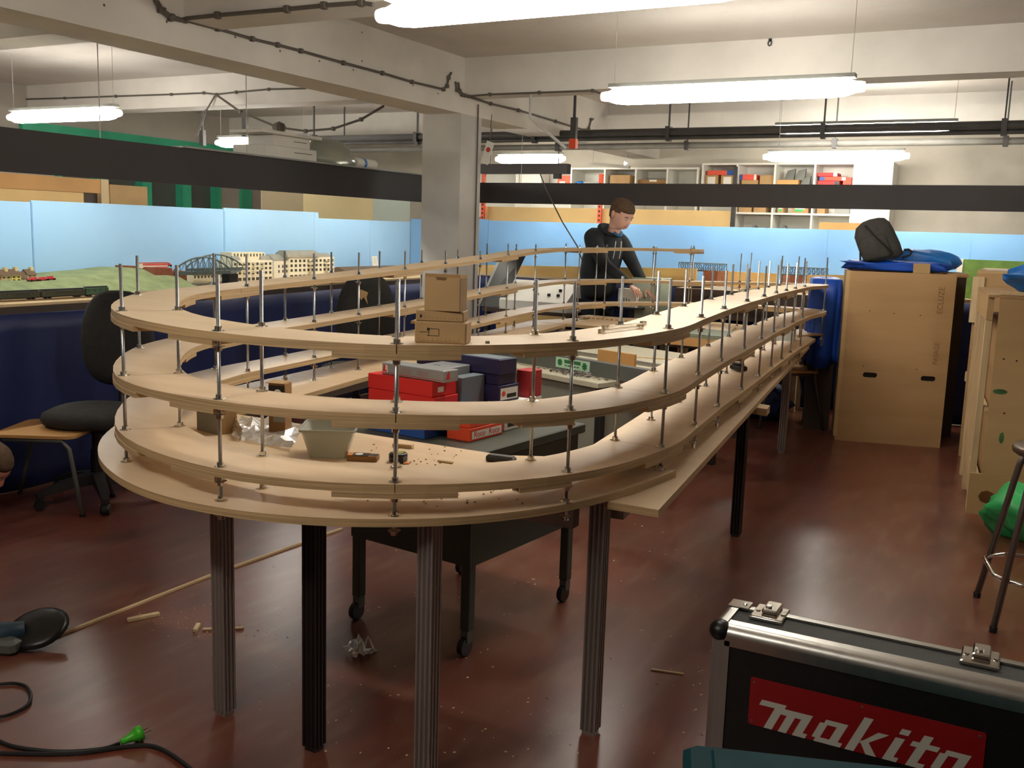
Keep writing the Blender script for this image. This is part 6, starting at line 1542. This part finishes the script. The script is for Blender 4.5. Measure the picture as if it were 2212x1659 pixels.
# ---- boards and wood behind the left backdrop
def board_x(name, label, px0, px1, X, z1, m, z0=0, th=.016):
    y0, y1 = onx(px0, 430, X).y, onx(px1, 430, X).y; t = thing(name, label, 'board', (X, (y0+y1)/2, z0)); MB().box((X-th, y0+.001, z0), (X, y1-.001, z1)).build('sheet', m, t, world=True); return t
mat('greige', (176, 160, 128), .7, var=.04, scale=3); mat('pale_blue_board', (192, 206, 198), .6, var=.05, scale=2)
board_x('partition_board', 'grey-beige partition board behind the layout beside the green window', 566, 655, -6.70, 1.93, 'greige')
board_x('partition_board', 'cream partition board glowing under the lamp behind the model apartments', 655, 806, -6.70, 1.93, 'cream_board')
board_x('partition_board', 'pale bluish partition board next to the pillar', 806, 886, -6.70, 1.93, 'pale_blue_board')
X = -6.3
t = thing('wood_rack', 'brown plywood rack with a pale post behind the blue backdrop', 'rack', (X, onx(110, 410, X).y, 0))
y0, y1 = onx(-120, 400, X).y, onx(217, 400, X).y; yp = onx(234, 400, X).y
z1, z0 = onx(120, 381, X).z, onx(200, 417, X).z
MB().box((X-.02, y0, z0), (X, y1, z1)).build('top_board', 'plywood_brown', t, world=True); MB().box((X-.05, y1+.001, 0), (X+.005, yp, z1+.003)).build('post', 'pine', t, world=True); MB().box((X-.05, y0, 0), (X+.005, y0+.06, z1)).build('post', 'pine', t, world=True)
yq = onx(185, 430, X).y; MB().box((X-.03, y0+.061, .9), (X-.021, yq, z0+.02)).build('lower_panel', 'tan_board', t, world=True); MB().box((X-.06, y0+.061, .2), (X-.04, y1, z0)).build('back_panel', 'dark_brown', t, world=True)
t = thing('cardboard_sheet', 'brown cardboard sheet standing beside the plywood rack', 'board', (X+.05, onx(277, 420, X).y, 0)); MB().box((X+.0, yp+.004, 0), (X+.012, onx(316, 420, X).y, onx(260, 400, X).z)).build('sheet', 'card', t, world=True)
# ---- things on top of the left fascia
ft_ = FTOP
sh_ = thing('fascia_shelf', 'narrow board lying flat on top of the left black fascia', 'shelf', (-5.05, 5.8, ft_)); MB().box((-5.25, 4.6, ft_), (-4.84, 8.2, ft_+.012)).build('board', 'plastic_grey', sh_, world=True)
zf = ft_+.0125
def fx(px, X=-4.9): return onx(px, 330, X).y
def white_box(px0, px1, X0, depth, z, h, lab, m='plastic_white'):
    y0, y1 = fx(px0), fx(px1); t = thing('white_carton', lab, 'box', (X0, y0, z)); MB().bbox((-depth, 0, 0), (0, y1-y0, h), .004).build('body', m, t)
    MB().box((.0003, (y1-y0)*.55, h*.55), (.0012, (y1-y0)*.9, h*.6)).build('print_line', 'ink', t); return z+h+.0005
h1 = onx(600, 320, -4.9).z-onx(600, 345, -4.9).z
z2_ = white_box(567, 680, -4.88, .30, zf, h1, 'white carton lowest of the pile on the left fascia')
z3_ = white_box(590, 670, -4.90, .24, z2_, h1*.95, 'white carton in the middle of the pile on the left fascia')
z4_ = white_box(562, 690, -4.87, .32, z3_, h1*.30, 'flat white lid topmost of the pile on the left fascia')
mat('dome_plastic', (170, 172, 160), .25, var=.1, scale=4, trans=.35)
y0, y1 = fx(690), fx(782); t = thing('plastic_dome', 'translucent grey plastic dome lying on the left fascia', 'dome', (-5.03, (y0+y1)/2, zf)); R_d = min((y1-y0)/2, .19)
mb = MB(); rows = []
for j in range(0, 7):
    a = j/6*math.pi/2; rows.append([(.18*math.cos(a)*math.cos(q), (y1-y0)/2*(math.cos(a)**.6)*math.sin(q), .2*math.sin(a)) for q in [2*math.pi*k/20 for k in range(20)]])
mb.loft(rows[:-1]+[[(v[0]*.02, v[1]*.02, .2) for v in rows[0]]], caps=True); mb.build('shell', 'dome_plastic', t, smooth=True)
y0, y1 = fx(786), fx(829); t = thing('paper_roll', 'white paper roll with a blue band on the left fascia', 'roll', (-5.0, y0, zf)); MB().lathe([(.04, 0), (.04, y1-y0)], (0, 0, .041), 18, axis='y').build('roll', 'label_white', t, smooth=False); MB().lathe([(.0415, .1), (.0415, .13)], (0, 0, .0415), 18, axis='y').build('blue_band', 'tarp_light', t)
t = board_x('wooden_cabinet', 'brown wooden cabinet side rising beyond the left fascia end', 790, 858, -7.2, 2.05, 'plywood_brown')
# ---- dark module beside the tarp, console, monitor and cabinet behind the far turn
md_ = thing('dark_module', 'small dark brown layout module table behind the far helix turn', 'table', (-2.0, 8.18, 0))
MB().box((-2.72, 8.03, .72), (-1.62, 8.055, .965)).build('front_apron', 'dark_brown', md_, world=True); MB().box((-2.72, 8.0555, .94), (-1.62, 8.33, .965)).build('top', 'ply', md_, world=True); MB().box((-1.64, 8.0555, .72), (-1.62, 8.33, .939)).build('side_apron', 'dark_brown', md_, world=True)
for x in (-2.68, -1.68):
    for y in (8.08, 8.28): MB().box((x-.02, y-.02, 0), (x+.02, y+.02, .7195 if y < 8.06 else .9395)).build('leg', 'pine', md_, world=True)
for k, (x, y, w_, m, lab) in enumerate(((-2.55, 8.12, .05, 'plastic_dark', 'small dark block on the dark module table'), (-2.35, 8.14, .10, 'label_white', 'white crumpled paper on the dark module table'), (-2.12, 8.12, .09, 'pine', 'pale wood scrap on the dark module table'), (-1.9, 8.15, .10, 'tan_board', 'tan board scrap on the dark module table'))):
    t = thing('module_scrap', lab, 'scrap', (x, y, .9655), .3*k); MB().add([(-w_, -.03, 0), (w_, -.03, 0), (w_, .03, 0), (-w_, .03, 0), (-w_*.8, -.02, .02), (w_*.6, -.02, .03), (w_*.7, .02, .015), (-w_*.8, .02, .025)], BF).build('scrap', m, t)
ct = thing('control_table', 'dark table carrying the white control console by the pillar', 'table', (-3.98, 7.98, 0))
MB().box((-4.52, 7.86, .66), (-3.62, 8.30, .69)).build('tabletop', 'dark_brown', ct, world=True); MB().box((-4.36, 7.85, .48), (-3.66, 7.8595, .66)).build('tan_apron', 'tan_board', ct, world=True)
for x in (-4.48, -3.66):
    for y in (7.9, 8.26): MB().box((x-.02, y-.02, 0), (x+.02, y+.02, .66)).build('leg', 'plastic_dark', ct, world=True)
cn = thing('control_console', 'white sloped control console with black knobs beside the man', 'console', (-4.05, 7.95, .6905))
x0, x1 = ony(1078, 665, 7.9).x, ony(1222, 663, 7.9).x; xa, xb = ony(1108, 606, 8.2).x, ony(1252, 610, 8.2).x
zf0, zf1, zbk = .695, .775, ony(1180, 607, 8.2).z
MB().add([(x0, 7.9, .6905), (x1, 7.9, .6905), (x1+.02, 8.22, .6905), (x0+.03, 8.22, .6905), (x0, 7.9, zf1), (x1, 7.9, zf1), (xb, 8.2, zbk), (xa, 8.2, zbk)], BF).build('body', 'plastic_white', cn, world=True)
for k, px in enumerate((1162, 1187, 1207, 1205)):
    p = ony(px, 629 if k < 3 else 617, 8.0); q = (p.x, 7.99 if k < 3 else 8.06)
    zt_ = zf1+(zbk-zf1)*(q[1]-7.9)/.3
    MB().lathe([(.016, 0), (.014, .022)], (q[0], q[1], zt_), 12).build('knob', 'plastic_black', cn, world=True)
mn = thing('monitor_panel', 'dark slanted display panel with a grey edge behind the console', 'panel', (-4.42, 7.95, .6905))
a, b, c, d = ony(1092, 557, 8.05), ony(1146, 551, 8.05), ony(1132, 615, 7.98), ony(1070, 668, 7.92)
a, b = Vector((a.x, 8.06, a.z)), Vector((b.x, 8.06, b.z)); a = a-Vector((.05, 0, 0)); b = b-Vector((.05, 0, 0)); c = Vector((b.x-.16, 7.90, .70)); d = Vector((a.x-.12, 7.88, .70))
vs = [tuple(q) for q in (d, c, b, a)]; vs2 = [(x-.03, y+.03, z) for x, y, z in vs]
MB().add(vs+vs2, [(0, 1, 2, 3), (7, 6, 5, 4), (0, 4, 5, 1), (1, 5, 6, 2), (2, 6, 7, 3)]).build('screen_face', 'plastic_black', mn, world=True); MB().add([vs[0], vs[3], vs2[3], vs2[0], (vs[0][0]-.012, vs[0][1], vs[0][2]), (vs[3][0]-.012, vs[3][1], vs[3][2]), (vs2[3][0]-.012, vs2[3][1], vs2[3][2]), (vs2[0][0]-.012, vs2[0][1], vs2[0][2])], BF).build('edge', 'plastic_grey', mn, world=True)
fc_ = thing('green_cabinet', 'pale green metal cabinet beside the man under the far layout', 'cabinet', (-3.05, 8.14, 0))
xa, xb = ony(1338, 600, 8.05).x, ony(1428, 600, 8.05).x; zc = ony(1380, 600, 8.05).z
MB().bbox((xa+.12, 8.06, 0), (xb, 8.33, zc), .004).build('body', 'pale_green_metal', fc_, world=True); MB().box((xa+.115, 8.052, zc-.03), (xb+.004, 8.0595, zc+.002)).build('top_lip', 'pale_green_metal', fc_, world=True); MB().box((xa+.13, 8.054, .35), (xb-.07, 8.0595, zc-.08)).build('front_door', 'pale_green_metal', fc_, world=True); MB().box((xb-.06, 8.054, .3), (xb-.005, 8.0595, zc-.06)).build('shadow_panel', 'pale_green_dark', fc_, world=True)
wb = thing('white_box', 'white printed carton under the man hand on a small stand', 'box', (ony(1365, 650, 7.95).x, 7.95, 0))
zw0, zw1 = .78, ony(1360, 618, 7.95).z-.02
stn = thing('small_stand', 'dark stand carrying the white printed carton', 'stand', (wb.location.x, 7.95, 0)); MB().box((-.09, -.06, .0), (.09, .06, .012)).box((-.02, -.02, .012), (.02, .02, zw0-.015)).box((-.10, -.06, zw0-.015), (.10, .06, zw0-.001)).build('stand', 'plastic_dark', stn)
MB().bbox((-.11, -.05, zw0), (.05, .05, zw1), .003).build('body', 'label_white', wb); MB().box((.052, -.05, zw0), (.056, .05, zw1-.02)).build('open_flap', 'label_white', wb)
for a_, b_, c_, d_ in ((-.06, .07, -.05, .11), (-.05, .07, -.02, .08), (-.035, .08, -.025, .11), (-.01, .08, .0, .10), (-.01, .07, .03, .08)): MB().box((a_, -.0512, zw0+b_-.03), (c_, -.0502, zw0+d_-.03)).build('print_mark', 'steel_grey', wb)
# folding chair under the far end of the helix by the tarp
def simple_chair(name, label, loc, rz, seat_h=.45, back=True, seatm='plywood_brown', framem='steel_tube', w=.4):
    t = thing(name, label, 'chair', loc, rz); h = w/2
    mb = MB(); mb.loft([[(x, y, z) for x, y in roundrect(-h, h, -h, h, .05, 4)] for z in (seat_h, seat_h+.014)], caps=True); mb.build('seat', seatm, t)
    for s in (-1, 1):
        MB().tube([(s*(h-.02), -h-.02, .01), (s*(h-.02), -h+.03, seat_h-.05), (s*(h-.02), -h+.06, seat_h-.012), (s*(h-.02), h-.05, seat_h-.012)], .011, 8).build('leg', framem, t, smooth=True)
        MB().tube([(s*(h-.02), h+.06, .01), (s*(h-.02), h-.03, seat_h-.02)] + ([(s*(h-.02), h+.01, seat_h+.2), (s*(h-.02), h+.05, seat_h+.38)] if back else []), .011, 8).build('leg', framem, t, smooth=True)
        for y in (-h-.02, h+.06): MB().lathe([(.014, 0), (.014, .012)], (s*(h-.02), y, 0), 8).build('foot', 'plastic_black', t)
    if back: MB().bbox((-h, h+.0, seat_h+.22), (h, h+.015, seat_h+.38), .004).build('backrest', seatm, t)
    return t
p = onz(1713, 900, 0); simple_chair('school_chair', 'wooden seat chair standing below the draped blue tarp', (p.x+.0, p.y-.42, 0), math.radians(-60), .43)
# ================================================================== left foreground chairs
p = onz(185, 1117, 0)
simple_chair('school_chair', 'metal framed school chair with a worn yellowish wood seat by the skirt cloth', (p.x-.29, p.y+.05, 0), math.radians(118), .375, False, 'plywood_brown', 'steel_grey', .39)
def office_chair(name, label, loc, rz, zs=.46, backh=.60, lean=0):
    t = thing(name, label, 'chair', loc, rz)
    for k in range(5):
        a = 2*math.pi*k/5+.3; c, s = math.cos(a), math.sin(a)
        lg = MB().loft([[(c*r-s*w_, s*r+c*w_, z0), (c*r+s*w_, s*r-c*w_, z0), (c*r+s*w_, s*r-c*w_, z1), (c*r-s*w_, s*r+c*w_, z1)] for r, w_, z0, z1 in ((.03, .03, .09, .15), (.16, .024, .085, .125), (.27, .018, .07, .095), (.30, .016, .06, .08))], caps=True).build('base_leg', 'plastic_dark', t)
        MB().box((c*.285-.014, s*.285-.014, .035), (c*.285+.014, s*.285+.014, .0695)).build('caster_fork', 'plastic_dark', lg)
        g = MB().lathe([(.022, -.02), (.026, -.012), (.026, .012), (.022, .02)], n=14, axis='x'); g.xform(Matrix.Translation((c*.285, s*.285, .026)) @ Matrix.Rotation(a+1.2, 4, 'Z')); g.build('caster_wheel', 'plastic_black', lg)
    MB().lathe([(.032, .15), (.03, .26), (.022, .27), (.022, zs-.06)], n=14).build('gas_column', 'plastic_black', t, smooth=False)
    MB().bbox((-.10, -.10, zs-.06), (.10, .12, zs-.03), .01).build('seat_mechanism', 'plastic_black', t)
    mb = MB(); rows = []
    for z, k in ((zs-.03, .80), (zs-.015, .95), (zs+.01, 1.0), (zs+.035, .97), (zs+.055, .80), (zs+.06, .4)):
        rows.append([(.235*k*math.copysign(abs(math.cos(q))**.75, math.cos(q)), .225*k*math.copysign(abs(math.sin(q))**.75, math.sin(q)), z) for q in [2*math.pi*j/28 for j in range(28)]])
    mb.loft(rows, caps=True); mb.build('seat_cushion', 'fabric_dark', t, smooth=True)
    MB().tube([(0, .12, zs-.045), (0, .24, zs-.04), (0, .27, zs+.02), (0, .28, zs+.28)], .022, 8).build('back_bar', 'plastic_black', t, smooth=True)
    mb = MB(); rows = []
    for y, k in ((.225, .75), (.235, .93), (.255, 1.0), (.275, .96), (.285, .7)):
        row = []
        for j in range(32):
            q = 2*math.pi*j/32; c, s = math.cos(q), math.sin(q)
            hw = .20*(1-.16*max(0, s)); row.append((hw*k*math.copysign(abs(c)**.6, c), y+.03*(c*c)*-.6, zs+.12+backh*.5+backh*.5*k*math.copysign(abs(s)**.75, s)*(.99)))
        rows.append(row)
    mb.loft(rows, caps=True); mb.build('backrest', 'fabric_dark', t, smooth=True)
    return t
p = onz(205, 1100, 0)
office_chair('office_chair', 'dark grey fabric office chair turned sideways beside the blue skirt cloth', (-4.05, 3.23, 0), math.radians(22), .42, .50)
o2 = office_chair('office_chair', 'dark fabric office chair with a worn patch behind the left helix side', (-4.02, 5.30, 0), math.radians(-128), .42, .56)
g = MB(); g.add([(.0, .2862, .98), (.05, .2862, 1.0), (.07, .2862, .97), (.045, .2862, .93), (.03, .2862, .95), (.0, .2862, .90), (.01, .2862, .95)], [(0, 1, 2, 3, 4, 5, 6)]); g.build('worn_patch', 'card', o2)
# ================================================================== floor odds and ends
a, b = onz(80, 1393, 0), onz(738, 1144, 0)
t = thing('wood_lath', 'long thin pale lath lying across the floor below the helix', 'wood', (a.x, a.y, 0)); e = b-a; n_ = Vector((-e.y, e.x, 0)).normalized()*.006; mid = e*.5+n_*4
MB().loft([[tuple(p-n_), tuple(p+n_), tuple(p+n_+Vector((0, 0, .008))), tuple(p-n_+Vector((0, 0, .008)))] for p in (Vector((0, 0, .0005)), e*.25+n_*2+Vector((0, 0, .0005)), mid+Vector((0, 0, .0005)), e*.75+n_*2+Vector((0, 0, .0005)), e+Vector((0, 0, .0005)))], caps=True).build('lath', 'pine', t)
def scrap(px0, py0, px1, py1, w, h, lab, m='pine'):
    a, b = onz(px0, py0, 0), onz(px1, py1, 0); e = b-a; t = thing('wood_scrap', lab, 'wood', (a.x, a.y, 0), math.atan2(e.y, e.x)); MB().bbox((0, -w/2, .0005), (e.length, w/2, h), .001).build('scrap', m, t)
scrap(276, 1343, 344, 1329, .02, .012, 'flat wood scrap beside the long lath'); scrap(421, 1366, 429, 1352, .014, .012, 'tiny upright wood scrap near the left helix leg'); scrap(438, 1362, 526, 1359, .01, .008, 'thin wood scrap passing behind the left helix leg'); scrap(1406, 1448, 1477, 1458, .008, .006, 'thin pale wood splinter near the tool case')
mb = MB()
rr2 = random.Random(5)
for _ in range(260):
    p = onz(rr2.uniform(560, 1560), rr2.uniform(1130, 1640), 0); s = rr2.uniform(.0012, .0032); a = rr2.uniform(0, 3.14); c, sn = math.cos(a)*s*rr2.uniform(1, 3), math.sin(a)*s*2
    mb.add([(p.x-c, p.y-sn, .0006), (p.x+sn*.4, p.y-c*.4, .0006), (p.x+c, p.y+sn, .0008), (p.x-sn*.4, p.y+c*.4, .003)], [(0, 1, 3), (1, 2, 3), (2, 0, 3), (0, 2, 1)])
for _ in range(160):
    p = onz(rr2.gauss(470, 70), rr2.gauss(1345, 24), 0); s = rr2.uniform(.001, .002)
    mb.box((p.x-s, p.y-s, .0004), (p.x+s, p.y+s, s))
o = mb.build('wood_shavings', 'pine'); stuff(o); tag(o, 'fine wood shavings and sawdust scattered over the red floor', 'shavings')
pts = [onz(x, y, 0) for x, y in ((740, 1412), (770, 1428), (818, 1408), (775, 1388))]
o = crumple('plastic_bag', 'small crumpled clear plastic bag on the floor between the legs', pts, 'film', 8, .022, 6)
# power tool and leads at the left edge
p = onz(30, 1405, 0); t = thing('orbital_sander', 'blue power tool with a black disc guard lying at the floor edge', 'power tool', (p.x-.02, p.y, 0), .4)
mat('tool_blue', (40, 62, 78), .45, var=.1)
g = MB().lathe([(.02, -.016), (.085, -.014), (.10, 0), (.08, .012), (.02, .018)], n=22); g.xform(Matrix.Translation((.06, .06, .05)) @ Matrix.Rotation(math.radians(22), 4, 'X')); g.build('disc_guard', 'plastic_black', t, smooth=True)
MB().tube([(.03, .04, .05), (-.04, 0, .045), (-.12, -.05, .045), (-.2, -.1, .045)], [.03, .042, .04, .03], 12).build('motor_body', 'tool_blue', t, smooth=True); g = MB().bbox((-.03, -.06, .001), (.05, .0, .05), .012); g.build('gear_head', 'steel_grey', t)
MB().lathe([(.014, 0), (.014, .01)], (-.06, -.02, .085), 10).build('orange_button', 'rack_orange', t)
zc_ = .006
pts = [onz(x, y, zc_) for x, y in ((-60, 1560), (0, 1602), (60, 1618), (140, 1624), (220, 1618), (258, 1606))]
t = thing('power_cord', 'black power cord with a bright green plug lying on the floor', 'cord', (pts[-1].x, pts[-1].y, 0))
MB().tube(smooth_pts(pts), .006, 8).build('lead', 'cable_black', t, world=True, smooth=True)
mat('plug_green', (70, 190, 40), .4)
a, b = onz(262, 1603, .014), onz(306, 1582, .022); e = (b-a).normalized()
MB().tube([a, a+(b-a)*.35, a+(b-a)*.7, a+(b-a)*.72, b], [.008, .011, .017, .021, .021], 12).build('plug', 'plug_green', t, world=True, smooth=True)
sd_ = e.cross(Vector((0, 0, 1))).normalized()
for s in (-1, 1): MB().tube([b+sd_*.008*s, b+sd_*.008*s+e*.022], .0024, 6).build('pin', 'chrome', t, world=True)
pts = [onz(x, y, zc_) for x, y in ((-40, 1626), (150, 1628), (280, 1612), (330, 1612), (370, 1630), (420, 1668), (450, 1700))]
run('power_cord', 'plain black power cord running past the green plug', smooth_pts(pts), .006, 'cable_black', 'cord')
pts = [onz(x, y, zc_) for x, y in ((0, 1478), (30, 1476), (55, 1482), (66, 1500), (60, 1522), (30, 1540), (0, 1548), (-40, 1546))]
run('cord_loop', 'looped dark tool lead at the floor edge near the power tool', smooth_pts(pts), .005, 'cable_black', 'cord')
